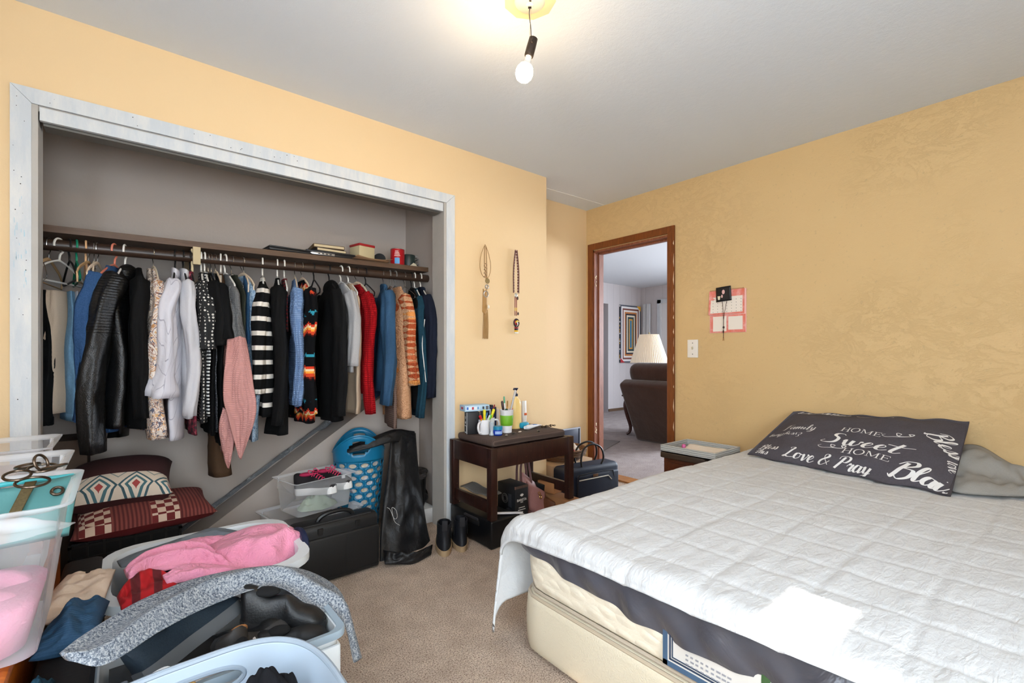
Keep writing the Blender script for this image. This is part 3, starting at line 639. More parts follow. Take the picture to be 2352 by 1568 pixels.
for s_ in (-1, 1): obj('foot', MB().box((.02, s_*.33, .03), (.05, .05, .06)), plain(30, 20, 16, .6), t)
p = atZ(1424, 1014, .006); q_ = [atZ(u_, v_, .006) for u_, v_ in ((1424, 1013), (1383, 1036), (1300, 1075), (1345, 1004))]; b = MB(); b.prism([((a_-p).x, (a_-p).y) for a_ in q_], .008)
tag(obj('floor_mat', b, plain(112, 104, 102, .95, bump=.5, bs=120), loc=(p.x, p.y, .001)), 'flat grey floor mat on the lounge carpet inside the doorway', 'mat')
# ================================================================ bare bulb on the ceiling
M_porc = plain(232, 226, 210, .3, name='porcelain'); M_wire = plain(40, 34, 28, .5)
P0 = V((1.180, 1.314, ZC))
t = thing('pendant_bulb', 'bare lit bulb in a blackened socket hanging by two wires from a white ceiling plate', 'ceiling light', P0)
obj('ceiling_plate', MB().lathe([(0, -.022), (.012, -.022), (.016, -.016), (.05, -.012), (.058, -.004), (.058, 0), (0, 0)], 32), M_porc, t, label='white round ceiling plate')
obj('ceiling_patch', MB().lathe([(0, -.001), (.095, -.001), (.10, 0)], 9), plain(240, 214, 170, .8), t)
dR = V((_sa, -_ca, 0)); dF = V((_ca, _sa, 0))      # screen-right and depth, to lean the socket the way the photo shows
sockT = V((.0085, 0, 0)); top = dR*.013+V((0, 0, -.145)); bot = dR*-.003+V((0, 0, -.205)); ax = (bot-top).normalized()
rot_ = ax.to_track_quat('-Z', 'Y').to_matrix().to_4x4(); TS = Matrix.Translation(top) @ rot_
obj('wire', MB().tube(cat_rom([(0, 0, -.02), dR*-.002+V((0, 0, -.05)), dR*.004+V((0, 0, -.10)), dR*.006+V((0, 0, -.15))], 8), .0016, 6), M_wire, t)
obj('wire', MB().tube(cat_rom([dR*.002+V((0, 0, -.02)), dR*.002+V((0, 0, -.06)), dR*.001+V((0, 0, -.11)), dR*.001+V((0, 0, -.155))], 8), .0014, 6), plain(190, 176, 150, .5), t)
b = MB(); b.tube([dR*-.006+V((0, 0, -.024)), dR*.006+V((0, 0, -.024))], .004, 6); b.tube([dR*-.022+V((0, -.03, -.014)), dR*-.014+V((0, -.03, -.016))], .003, 6)
obj('screw', b, plain(30, 20, 14, .5, .5), t)
M_sock = plain(52, 40, 30, .45, .2, var=.5, vs=90, bump=.4, bs=150, name='burnt_socket')
obj('socket', MB().lathe([(.0165, .004), (.0165, .0), (.0175, -.03), (.0175, -.062), (.016, -.066), (.012, -.066), (.012, -.02), (.0145, .0), (.0145, .004), (.0165, .004)], 24, T=TS), M_sock, t)
b = MB(); b.ell(TS @ V((.016, .004, -.056)), .010, 10, 8); b.tube([TS @ V((.01, 0, -.056)), TS @ V((.03, .006, -.058))], .006, 8); obj('switch_key', b, M_sock, t); obj('socket_lug', MB().ell(TS @ V((-.016, .0, -.018)), (.008, .006, .008), 8, 6), M_sock, t)
obj('bulb_neck', MB().lathe([(.0115, -.06), (.0125, -.075), (.0165, -.092), (.024, -.103), (.012, -.1)], 24, T=TS), plain(216, 208, 200, .5), t)
m = Mat('lit_bulb'); m.col((1, .9, .75, 1)).set(rough=.4, em=(1, .72, .40, 1), ems=215)
obj('bulb_glass', MB().lathe([(.024, -.103), (.0305, -.115), (.033, -.128), (.031, -.142), (.024, -.155), (.013, -.162), (.0005, -.164)], 28, T=TS), m.m, t, smooth=180, label='glowing frosted bulb')
# ================================================================ on the door wall
t = thing('light_switch', 'white toggle switch plate on the orange wall right of the door', 'light switch', (XD, 1.845, 1.145))
obj('plate', MB().box((-.004, 0, 0), (.007, .086, .136), .003), plain(236, 230, 222, .35), t)
obj('toggle', MB().box((-.012, 0, .004), (.014, .010, .020), .002, rot=(0, -25, 0)), plain(214, 204, 176, .3), t)
for s_ in (-1, 1): obj('screw', MB().ell((-.0078, 0, s_*.042), (.001, .004, .004), 8, 6), plain(120, 116, 108, .4, .6), t)
m = Mat('coral_watercolour'); m.col(m.ramp(m.noise(16, 5, .7, None, .5), [(.3, srgb(222, 110, 80)), (.5, srgb(226, 130, 118)), (.65, srgb(234, 168, 158)), (.75, srgb(206, 92, 96))])).set(rough=.6); M_coral = m.m
M_paper = plain(236, 226, 214, .8, name='paper'); M_ink = plain(120, 110, 108, .8)
t = thing('wall_calendar', 'coral bordered spiral calendar hanging on the orange wall', 'calendar', (XD, 1.58, 1.41))
obj('backing', MB().box((-.003, 0, 0), (.004, .262, .305)), plain(236, 186, 178, .7), t, smooth=0)
b = MB(); b.loft([[(-.006, .132, .152), (-.006, -.120, .152), (-.006, -.118, -.02), (-.012, .136, -.022)], [(-.009, .132, .152), (-.009, -.120, .152), (-.009, -.118, -.02), (-.016, .136, -.022)]]); obj('month_page', b, M_coral, t, smooth=0)
b = MB(); b.loft([[(-.0095, .118, .105), (-.0095, -.108, .105), (-.0095, -.108, -.008), (-.0155, .122, -.010)], [(-.0102, .118, .105), (-.0102, -.108, .105), (-.0102, -.108, -.008), (-.0165, .122, -.010)]]); obj('date_grid', b, M_paper, t, smooth=0)
b = MB()
for r in range(5):
    for c in range(7): b.box((-.0112-.0055*sst(-.1, .12, .1-c*.033), .1-c*.033, .082-r*.021), (.0008, .004, .004))
obj('date_marks', b, M_ink, t, smooth=0)
b = MB(); b.box((-.0065, 0, -.088), (.003, .252, .125)); obj('notes_page', b, M_coral, t, smooth=0)
b = MB(); b.box((-.0085, .055, -.088), (.001, .098, .108)); obj('note_panel', b, M_paper, t, smooth=0)
b = MB(); b.box((-.0085, -.058, -.085), (.001, .100, .094)); obj('note_panel', b, M_paper, t, smooth=0)
b = MB()
for k in range(26): b.torus((0, 0, 0), .004, .0007, TR((-.006, .125-k*.0095, .155), rx=90), 10, 5)
obj('spiral_binding', b, plain(180, 60, 50, .4), t)
t = thing('photo_pendant', 'small black fabric picture with a knotted cord, hung over the calendar', 'hanging ornament', (XD-.02, 1.603, 1.53))
b = MB(); b.grid(9, 9, lambda u, v: (-.004*math.sin(u*5)-.002, lerp(.052, -.052, u)*(1+.04*v)-.004*v, lerp(.052, -.052, v)+.008*u)); obj('fabric_print', b, plain(18, 18, 22, .4), t, smooth=180, solid=.003)
b = MB(); b.ell((-.0075, -.004, .018), (.0012, .011, .016), 10, 8); b.ell((-.0075, .006, -.012), (.0012, .006, .012), 8, 6); obj('printed_figure', b, plain(222, 178, 176, .7), t, label='pale printed figure')
b = MB(); b.prism([(-.006, 0), (.006, 0), (.012, .026), (-.010, .026)], .001, Matrix.Translation((-.0075, .028, -.036)) @ FX); obj('printed_cup', b, plain(226, 218, 190, .6), t)
b = MB(); b.tube(cat_rom([(-.006, .004, -.05), (-.007, -.002, -.12), (-.006, -.004, -.18)], 6), .0016, 6); b.tube(cat_rom([(-.006, -.028, -.048), (-.007, -.014, -.12), (-.006, -.005, -.18)], 6), .0016, 6); b.tube([(-.006, -.0045, -.17), (-.006, -.004, -.31)], .002, 6); obj('cord', b, plain(70, 36, 26, .7), t)
b = MB(); b.ell((-.008, -.006, -.235), (.005, .007, .009), 10, 8); b.ell((-.007, -.004, -.265), (.003, .005, .012), 8, 6); obj('bead', b, plain(40, 26, 24, .4), t)
b = MB()
for k in range(5): b.tube([(-.006, -.004, -.29), (-.006, -.010+k*.003, -.33)], .0008, 4)
obj('tassel', b, plain(170, 120, 70, .8), t)
# ================================================================ necklaces on the closet wall
M_cord = plain(150, 112, 66, .7); M_brass = plain(150, 124, 76, .4, .6)
t = thing('fringed_necklace', 'tan cord necklace with medallions and a long leather fringe on the orange wall', 'necklace', (1.880, YC-.004, 1.845))
b = MB(); b.tube(cat_rom([(-.002, -.002, 0), (-.034, -.004, -.07), (-.045, -.004, -.15), (-.028, -.004, -.205), (-.004, -.004, -.225)], 8), .0017, 6); b.tube(cat_rom([(.002, -.002, 0), (.028, -.004, -.06), (.046, -.004, -.14), (.034, -.004, -.205), (.010, -.004, -.232)], 8), .0017, 6)
b.tube(cat_rom([(-.005, -.005, -.01), (-.008, -.005, -.12), (.004, -.006, -.23)], 6), .0024, 6); b.tube(cat_rom([(.005, -.005, -.01), (.010, -.005, -.12), (.012, -.006, -.23)], 6), .0024, 6)
obj('cord', b, M_cord, t)
b = MB()
for k in range(12): b.ell((.0+.012*math.sin(k*2.1), -.007, -.13-.008*k), .0032, 8, 6)
obj('bead', b, plain(110, 62, 40, .4), t)
b = MB(); b.lathe([(0, .003), (.017, .002), (.019, 0), (.017, -.003), (0, -.003)], 20, T=TR((.014, -.010, -.245), rx=90)); obj('medallion', b, plain(146, 120, 70, .5, .3, bump=.6, bs=300), t)
b = MB(); b.torus((0, 0, 0), .012, .004, TR((.010, -.010, -.285), rx=90)); b.torus((0, 0, 0), .020, .0035, TR((.002, -.009, -.335), rx=90, rz=4)); obj('ring', b, plain(168, 160, 150, .35, .4), t, label='grey shell rings')
b = MB(); b.grid(7, 11, lambda u, v: (lerp(-.024, .010, u)*(1-.2*(1-v)), -.006, lerp(-.30, -.455, v)-.02*(1-abs(2*u-1)))); obj('leather_pouch', b, plain(178, 134, 78, .7, var=.2), t, solid=.006, smooth=180)
b = MB(); b.ell((.022, -.012, -.42), (.008, .005, .013), 12, 8); obj('shell', b, plain(226, 214, 196, .3), t)
random.seed(8); b = MB()
for k in range(15):
    x = -.020+.042*k/14; b.tube(cat_rom([(x*.8, -.006, -.44), (x+random.uniform(-.002, .002), -.006-random.uniform(0, .004), -.54), (x+random.uniform(-.001, .001), -.006, -.632-random.uniform(0, .006))], 4), .0019, 5, sq=.6)
obj('fringe', b, plain(172, 132, 80, .75, var=.25, vs=40), t)
t = thing('beaded_necklace', 'dark red beaded necklace with a yellow, black and red swirl pendant on the orange wall', 'necklace', (2.150, YC-.005, 1.848))
for si, (c1, c2) in enumerate((((110, 40, 36), (200, 190, 176)), ((70, 26, 26), (120, 44, 40)))):
    for part, cc in ((0, c1), (1, c2)):
        b = MB(); n_ = 46
        for k in range(n_):
            if (k % 3 == 0) != (part == 1): continue
            q = k/(n_-1); x = .002+.017*math.sin(PI*min(1, q*1.25)*.62)+(si*.006)
            for sg in (-1, 1): b.ell((sg*x, -.004-si*.004, -.006-q*.30), .0042, 7, 5)
        obj('bead_strand', b, plain(*cc, .35), t)
b = MB(); b.ell((0, -.006, -.325), (.014, .006, .016), 10, 8); obj('tie', b, plain(190, 186, 176, .4, .3), t)
b = MB(); b.tube([(-.008, -.004, -.33), (-.009, -.004, -.47)], .0028, 6); b.tube([(.006, -.004, -.33), (.006, -.004, -.47)], .0028, 6); obj('lower_strand', b, plain(120, 34, 36, .4), t)
for k in range(2): obj('bead', MB().ell(((-.0085, .006)[k], -.006, -.425), (.004, .004, .014), 8, 6), plain(226, 180, 70, .4), t)
b = MB(); b.ell((.018, -.008, -.455), (.007, .005, .011), 10, 8); b.ell((.014, -.008, -.345), (.006, .005, .013), 10, 8); obj('charm', b, plain(70, 44, 38, .4), t)
TSW = TR((.002, -.008, -.522), rx=90)
b = MB(); b.lathe([(0, .003), (.026, .003), (.028, 0), (.026, -.002), (0, -.002)], 28, T=TSW, sy=1.15); obj('swirl_pendant', b, plain(36, 20, 26, .35), t)
def sw(ph, c, w):
    pts = [(.024*math.exp(-1.1*q)*math.cos(ph+q*2.2), .027*math.exp(-1.1*q)*math.sin(ph+q*2.2)) for q in [i/14*2 for i in range(15)]]
    b = MB(); L = []; Q = []
    for i, p_ in enumerate(pts):
        k_ = w*math.sin(PI*(i+.6)/15.2); d_ = math.hypot(*p_) or 1; L.append((p_[0]*(1+k_/d_*.5), p_[1]*(1+k_/d_*.5), .0036)); Q.append((p_[0]*(1-k_/d_), p_[1]*(1-k_/d_), .0036))
    b.add(L+Q, [(i, i+1, 16+i-1+1-1+0, 15+i) for i in range(0)] or [(i, i+1, 15+i+1, 15+i) for i in range(14)], TSW); obj('swirl', b, plain(*c, .35), t, solid=.0008, smooth=180)
sw(.2, (236, 190, 40), .012); sw(2.3, (176, 36, 40), .010); sw(4.4, (236, 226, 206), .006)
for k, cc in enumerate(((150, 30, 36), (40, 20, 26), (232, 180, 40), (232, 224, 206))): obj('bead_drop', MB().box((.003, -.006, -.556-k*.012), (.034, .007, .0115), .002), plain(*cc, .4), t)
# ================================================================ nightstand and tray beyond the bed
M_ns = wood(96, 48, 26, (62, 28, 16), (1.5, 14, 14), .35, 'reddish_nightstand')
t = thing('nightstand', 'reddish brown nightstand with a dark top between bed and doorway', 'nightstand', (2.92, 1.60, 0))
obj('cabinet_body', MB().box((0, 0, .21), (.32, .28, .42), .004), M_ns, t)
obj('top', MB().box((0, 0, .439), (.36, .31, .036), .006), plain(62, 48, 38, .5, var=.3), t, label='dark brown top')
obj('drawer', MB().box((-.164, 0, .33), (.012, .24, .13), .003), M_ns, t)
M_tray = Mat('grey_washed_slats'); M_tray.col(M_tray.mix(M_tray.wave(26, 2.5, None, 'Z', 3), srgb(150, 150, 146), srgb(190, 190, 186))).set(rough=.6); M_tray.bump(M_tray.wave(26, 2.5, None, 'Z', 3), .4, .004); M_tray = M_tray.m
t = thing('serving_tray', 'grey washed wooden tray holding papers on the nightstand', 'tray', (2.917, 1.572, .458))
TX, TY, TH = .165, .187, .044
b = MB(); b.lohi((-TX, -TY, 0), (TX, TY, .006)); obj('tray_bottom', b, plain(150, 148, 142, .6, var=.2), t, smooth=0)
for lo, hi in (((-TX, -TY), (-TX+.012, TY)), ((TX-.012, -TY), (TX, TY)), ((-TX+.012, -TY), (TX-.012, -TY+.012)), ((-TX+.012, TY-.012), (TX-.012, TY))): obj('tray_side', MB().lohi((lo[0], lo[1], .0), (hi[0], hi[1], TH)), M_tray, t, smooth=0)
b = MB(); b.grid(16, 12, lambda u, v: (lerp(-.11, .10, u), lerp(-.14, .10, v), .010+.012*v*u+.012*abs(N(u*3, v*3, 4))), T=TR((2.917, 1.56, .466), rz=14)); tag(obj('paper', b, M_paper, smooth=180, solid=.0015), 'crumpled cream paper lying in the grey tray', 'paper')
b = MB(); b.lathe([(0, 0), (.012, 0), (.013, .006), (.013, .03), (.009, .036), (0, .037)], 16); tag(obj('lip_balm', b, plain(206, 96, 150, .3), loc=(2.87, 1.66, .468)), 'small pink pot in the grey tray', 'cosmetic pot')
b = MB(); b.box((0, 0, 0), (.09, .026, .008), .003); tag(obj('comb', b, plain(120, 44, 52, .4), loc=(2.84, 1.70, .471), rot=(0, 8, 70)), 'dark red comb in the corner of the grey tray', 'comb')
b = MB(); b.ell((0, 0, .01), (.02, .014, .010), 12, 8); tag(obj('hair_clip', b, plain(186, 150, 130, .4), loc=(2.82, 1.62, .466), rot=(0, 0, 30)), 'tan hair clip near the edge of the grey tray', 'hair clip')
# ================================================================ closet: shelf, rod, hangers, clothes
M_shelf = wood(104, 78, 58, (80, 58, 42), (1.5, 12, 12), .5, 'closet_shelf_wood')
M_rod = wood(66, 48, 38, (42, 30, 24), (1.2, 20, 20), .35, 'closet_rod_wood')
RY_ = 2.87
def rodz(x): return 1.592+.022*x
b = MB(); b.loft([[(-.6, 2.86, 1.634), (-.6, 3.199, 1.634), (-.6, 3.199, 1.664), (-.6, 2.86, 1.664)], [(1.624, 2.86, 1.674), (1.624, 3.199, 1.674), (1.624, 3.199, 1.704), (1.624, 2.86, 1.704)]])
tag(obj('closet_shelf', b, M_shelf, smooth=0), 'long brown wooden shelf across the open closet above the rod', 'shelf')
b = MB(); b.tube([(-.599, RY_, rodz(-.6)), (.283, RY_, rodz(.283)), (1.622, RY_, rodz(1.622))], .0255, 18)
tag(obj('closet_rod', b, M_rod), 'dark wooden closet rod that the clothes hang from', 'rod')
b = MB(); b.lohi((.268, 2.835, 1.56), (.300, 2.856, 1.648)); b.lohi((.262, 2.857, 1.52), (.272, 3.195, 1.64)); tag(obj('rod_bracket', b, plain(206, 186, 146, .6, var=.2), smooth=0), 'pale wooden bracket holding the middle of the closet rod', 'bracket')
# ---- cloth materials
def stripes_z(name, stops, scale, off=0, rough=.9):
    m = Mat(name); f = m.math('FRACT', m.math('MULTIPLY_ADD', m.sep(2), scale, off)); m.col(m.ramp(f, stops, True)).set(rough=rough, spec=.2); m.bump(m.noise(200, 2), .3, .004); return m.m
G = {}
G['black'] = cloth(9, 9, 10, .3, name='black_cotton')
G['blackknit'] = cloth(11, 11, 12, .45, 160, name='black_fleece')
G['navy'] = cloth(24, 30, 46, .3, name='navy_cloth')
G['darknavy'] = cloth(16, 20, 32, .3, name='dark_navy_denim')
G['beige'] = cloth(206, 182, 158, .14, name='beige_corduroy')
G['tan'] = cloth(196, 174, 150, .12, name='beige_twill')
G['ltdenim'] = cloth(120, 160, 190, .4, 90, name='light_denim')
G['white'] = cloth(200, 198, 202, .06, name='white_cotton')
G['teal'] = cloth(28, 66, 84, .5, 90, name='teal_knit')
m = Mat('blue_fleece'); m.col(m.mix(m.noise(240, 2), srgb(32, 58, 92), srgb(64, 96, 140))).set(rough=1, spec=.1); m.bump(m.noise(160, 2), .4, .005); G['bluefleece'] = m.m
m = Mat('black_leather'); m.col(srgb(13, 13, 14)).set(rough=.40, spec=.5); z = m.sep(2); rib = m.math('MULTIPLY', m.wave(26, .4, None, 'Z'), m.math('GREATER_THAN', z, -.40))
m.bump(m.math('ADD', m.math('MULTIPLY', rib, .25), m.math('ADD', m.noise(14, 4, .6, None, 1), m.math('MULTIPLY', m.vor(300), .12))), .4, .012); G['leather'] = m.m
def paisley(name, base, cols):
    m = Mat(name); n1 = m.noise(11, 3, .6, None, 2.2); n2 = m.noise(40, 4, .6, None, 2)
    c = m.ramp(n1, [(.0, srgb(*base)), (.40, srgb(*cols[0])), (.44, srgb(*base)), (.50, srgb(*cols[1])), (.535, srgb(*base)), (.585, srgb(*cols[2])), (.63, srgb(*base))], True)
    c = m.mix(m.ramp(n2, [(.56, (0, 0, 0, 1)), (.585, (1, 1, 1, 1))]), c, srgb(*cols[3])); m.col(c).set(rough=.85, spec=.2); m.bump(m.noise(16, 3, .5, None, .6), .3, .012); return m.m
G['paisley'] = paisley('paisley_print', (226, 212, 200), ((190, 136, 90), (150, 104, 86), (212, 166, 120), (96, 96, 110)))
G['paisley2'] = paisley('grey_paisley_print', (196, 182, 168), ((130, 110, 96), (110, 96, 90), (150, 126, 106), (90, 84, 84)))
m = Mat('wavy_stripe_blouse'); w = m.wave(9, 3.2, m.co('Object', (1, 1.6, .6), (38, 0, 0)), 'Y', 2, 'SAW'); m.col(m.mix(m.ramp(w, [(.0, (1, 1, 1, 1)), (.07, (0, 0, 0, 1))]), srgb(202, 199, 206), srgb(128, 124, 138))).set(rough=.8); m.bump(m.noise(13, 3, .5, None, .6), .35, .014); G['wavy'] = m.m
m = Mat('dot_print'); d = m.vor(62, m.co('Object', (1, 1, 1)), rnd=.3); m.col(m.ramp(d, [(.0, srgb(30, 30, 34)), (.10, srgb(216, 212, 204)), (.30, srgb(20, 20, 22))], True)).set(rough=.8); m.bump(m.noise(13, 3), .3, .012); G['dots'] = m.m
G['thinstripe'] = stripes_z('thin_stripe', [(0, srgb(228, 226, 222)), (.5, srgb(22, 22, 26))], 60)
m = Mat('sparkle_knit'); m.col(m.ramp(m.noise(180, 2, .8), [(.55, srgb(22, 22, 26)), (.66, srgb(150, 150, 160))])).set(rough=.5); G['sparkle'] = m.m
m = Mat('red_floral'); m.col(m.ramp(m.noise(36, 3, .7), [(.4, srgb(26, 22, 26)), (.56, srgb(150, 40, 66)), (.64, srgb(190, 120, 120))])).set(rough=.8); G['redprint'] = m.m
def two_tone(name, top, low, zsplit, slope):
    m = Mat(name); zz = m.math('ADD', m.sep(2), m.math('MULTIPLY', m.sep(1), slope)); f = m.math('GREATER_THAN', zz, zsplit)
    h = m.math('MULTIPLY', m.wave(34, .3, None, 'Z'), m.wave(34, .3, None, 'Y')); c = m.mix(f, srgb(*low), srgb(*top)); m.col(m.mix(m.ramp(h, [(0, (.80, .80, .80, 1)), (.6, (1, 1, 1, 1))]), (0, 0, 0, 1), c, 'MIX')); m.set(rough=.95, spec=.1); m.bump(h, .5, .006); return m.m
G['twotone'] = two_tone('grey_pink_knit', (112, 112, 112), (206, 150, 144), -.50, .38)
G['olive'] = cloth(50, 52, 42, .3, name='olive_knit')
G['denimshirt'] = cloth(52, 88, 122, .4, 90, name='denim_shirt')
m = Mat('blue_floral'); m.col(m.ramp(m.noise(60, 3, .7), [(.42, srgb(110, 140, 170)), (.55, srgb(176, 196, 212)), (.64, srgb(80, 110, 146))])).set(rough=.85); G['bluefloral'] = m.m
G['stripe'] = stripes_z('black_white_stripe', [(0, srgb(12, 12, 13)), (.68, srgb(224, 216, 206))], 13.5, .15)
m = Mat('red_plaid'); m.col(m.mix(m.math('MULTIPLY', m.wave(16, 0, None, 'Z'), m.wave(16, 0, None, 'Y')), srgb(34, 14, 18), srgb(170, 32, 40))).set(rough=.9); G['plaid'] = m.m
G['ltblueknit'] = knit(142, 168, 206, (84, 112, 154), 75, 'light_blue_knit', .7)
m = Mat('geometric_fleece'); zc = m.sep(2); yc = m.sep(1); zig = m.math('PINGPONG', m.math('MULTIPLY', yc, 20), .5)
f = m.math('FRACT', m.math('ADD', m.math('MULTIPLY', zc, 4.3), m.math('MULTIPLY', m.math('ROUND', m.math('MULTIPLY', zig, 6)), .035)))
c = m.ramp(f, [(0, srgb(16, 16, 18)), (.30, srgb(70, 20, 20)), (.34, srgb(206, 70, 40)), (.42, srgb(236, 156, 60)), (.47, srgb(232, 206, 160)), (.52, srgb(206, 60, 36)), (.58, srgb(16, 16, 18)), (.80, srgb(50, 140, 160)), (.86, srgb(16, 16, 18))], True)
dd = m.vor(15, m.co('Object', (.4, 1, 1)), rnd=.6); c = m.mix(m.ramp(dd, [(.10, (1, 1, 1, 1)), (.12, (0, 0, 0, 1))]), c, srgb(30, 24, 24)); c = m.mix(m.ramp(m.vor(9, m.co('Object', (.4, 1, 1)), rnd=1), [(.62, (0, 0, 0, 1)), (.66, (1, 1, 1, 1))]), c, srgb(18, 18, 20)); m.col(c).set(rough=.95, spec=.1); G['geo'] = m.m
G['grey'] = cloth(178, 176, 176, .25, 220, name='grey_marl')
G['red'] = knit(176, 24, 30, (110, 10, 16), 60, 'red_knit', .5)
m = Mat('blue_denim'); m.col(m.mix(m.math('ADD', m.math('MULTIPLY', m.noise(5, 4), .7), m.math('MULTIPLY', m.noise(240, 2), .4)), srgb(26, 52, 80), srgb(62, 98, 130))).set(rough=.8, spec=.2); m.bump(m.math('ADD', m.noise(14, 4, .6, None, .7), m.math('MULTIPLY', m.wave(60, 0, m.co('Object', None, (45, 0, 0)), 'Z'), .12)), .4, .012); G['denim'] = m.m
G['taupe'] = knit(150, 124, 112, (94, 76, 70), 60, 'taupe_knit')
def sherpa(name, pat):
    m = Mat(name); n = m.vor(120); base = m.mix(n, srgb(226, 178, 140), srgb(190, 136, 98)); zc = m.sep(2); yc = m.sep(1)
    if pat == 'sleeve':
        zig = m.math('PINGPONG', m.math('MULTIPLY', zc, 26), .5); g = m.math('GREATER_THAN', zig, m.math('MULTIPLY_ADD', m.math('ABSOLUTE', m.math('ADD', yc, .215)), 8, .05))
        f = m.math('FRACT', m.math('MULTIPLY_ADD', zc, 2.3, .12)); band = m.ramp(f, [(0, srgb(176, 84, 50)), (.42, srgb(226, 150, 84)), (.55, srgb(170, 78, 46)), (.8, srgb(196, 104, 66))], True); c = m.mix(g, band, base)
    else:
        v_ = m.vor(5.5, m.co('Object', (.3, 1, 1)), rnd=.9); c = m.mix(m.ramp(v_, [(.16, (1, 1, 1, 1)), (.18, (0, 0, 0, 1))]), base, srgb(184, 92, 58)); v2 = m.vor(4.1, m.co('Object', (.3, 1, 1.6)), rnd=1); c = m.mix(m.ramp(v2, [(.13, (1, 1, 1, 1)), (.15, (0, 0, 0, 1))]), c, srgb(226, 146, 84))
    m.col(c).set(rough=1, spec=.05); m.bump(n, .8, .008); return m.m
G['sherpa'] = sherpa('tan_sherpa', 'body'); G['sherpa_s'] = sherpa('tan_sherpa_sleeve', 'sleeve')
G['cord'] = cloth(84, 62, 44, .3, name='brown_corduroy')
G['hemdark'] = cloth(40, 44, 56, .3, name='dark_cloth')
# ---- garments
def tube_cloth(path, radii, seed, sq=.66, n=28, amp=.16, cap=True):
    b = MB(); P = [V(p) for p in path]; rings = []
    for i, p in enumerate(P):
        d = (P[min(i+1, len(P)-1)]-P[max(i-1, 0)]).normalized(); u = V((0, 1, 0)); u = (u-d*u.dot(d)).normalized(); w = d.cross(u); r = radii[i]
        ring = []
        for k in range(n):
            a = 2*PI*k/n; e = 1+amp*1.6*N(math.cos(a)*1.6+seed, math.sin(a)*1.6, p.z*6+seed)+amp*.9*N(math.cos(a)*3+seed, math.sin(a)*3, p.z*14-seed)+amp*.5*math.sin(a*5+p.z*9+seed)*min(1, i/5)
            ring.append(p+u*(r*e*math.cos(a))+w*(r*sq*e*math.sin(a)))
        rings.append(ring)
    b.loft(rings, cap); return b
def body_cloth(zh, w, t, seed, neck=.075, drop=.055, flare=1.03, amp=.35, hem=None, n=44, nz=40, freq=34, ytaper=0):
    b = MB(); rings = []; z0 = -.082
    for j in range(nz+1):
        s = j/nz; dz = (abs(zh)+z0)*(s**1.15); ring = []
        sh = sst(0, drop*1.35, dz); hw = lerp(neck, w, sh**.8)*lerp(1, flare, s); hw *= 1-ytaper*s
        th = lerp(.012, t, sst(0, .12, dz))
        for k in range(n):
            a = 2*PI*k/n; cy, sx = math.cos(a), math.sin(a)
            y = hw*math.copysign(abs(cy)**.75, cy); z = z0-dz-(hem(y/hw)*s**2 if hem else 0)
            A = amp*t*sst(.03, .35, dz)
            fo = A*(math.sin(y*freq+seed*3+z*3)+.7*N(y*9+seed, z*4, seed)*2)+.004*N(y*20, z*16, seed)
            ring.append((th*math.copysign(abs(sx)**.8, sx)+fo, y, z))
        rings.append(ring)
    b.loft(rings); return b
M_h = {'white': plain(232, 228, 222, .35), 'black': plain(22, 22, 24, .4), 'green': plain(20, 128, 96, .35), 'peach': plain(224, 176, 130, .4), 'coral': plain(222, 128, 104, .4), 'grey': plain(120, 116, 112, .4), 'cream': plain(226, 204, 178, .5), 'wood': plain(196, 160, 116, .5), 'steel': plain(176, 174, 172, .25, .9)}
def hanger(parent_loc, yaw, kind, hold):
    q_ = .80 if hold.startswith('holding') else 1.0
    nm = {'white': 'white plastic', 'black': 'black plastic', 'green': 'green plastic', 'peach': 'peach plastic', 'coral': 'coral plastic', 'grey': 'grey plastic', 'cream': 'cream flocked', 'wood': 'pale wooden', 'steel': 'steel wire'}[kind]
    t = thing('clothes_hanger', nm+' hanger '+hold, 'hanger', parent_loc, yaw, 'clothes hangers on the closet rod')
    r = .0042 if kind not in ('steel', 'cream', 'wood') else .0018
    hk = [(0, .030*math.cos(R(a))+.0, .030*math.sin(R(a))) for a in range(-15, 196, 21)]
    hk = [(0, -p[1], p[2]) for p in hk]+[(0, .022, -.026), (0, .005, -.042), (0, 0, -.072)]
    obj('hook', MB().tube(cat_rom(hk, 3), r*.9+.0004, 7), M_h['steel'] if kind in ('cream', 'wood') else M_h[kind], t)
    if kind in ('cream', 'wood'): sh = MB().tube(cat_rom([(0, -.2*q_, -.14), (0, -.15*q_, -.108), (0, -.05, -.076), (0, 0, -.066), (0, .05, -.076), (0, .15*q_, -.108), (0, .2*q_, -.14)], 4), [.005+.003*math.sin(PI*i/24) for i in range(25)], 8, sq=.6); sh.tube([(0, -.195*q_, -.138), (0, -.19*q_, -.176), (0, .19*q_, -.176), (0, .195*q_, -.138)], .003, 6)
    else: sh = MB().tube(cat_rom([(0, 0, -.066), (0, .06, -.086), (0, .19*q_, -.138), (0, .2*q_, -.154), (0, .18*q_, -.164), (0, 0, -.164), (0, -.18*q_, -.164), (0, -.2*q_, -.154), (0, -.19*q_, -.138), (0, -.06, -.086), (0, 0, -.066)], 4), r, 7)
    obj('shoulder_bar', sh, M_h[kind], t); return t
def place(uh, un, dyn=.20):
    xh = atY(uh, 640, RY_).x; xn = atY(un, 760, RY_-dyn).x
    return xh, math.degrees(math.atan2(xn-xh, dyn))
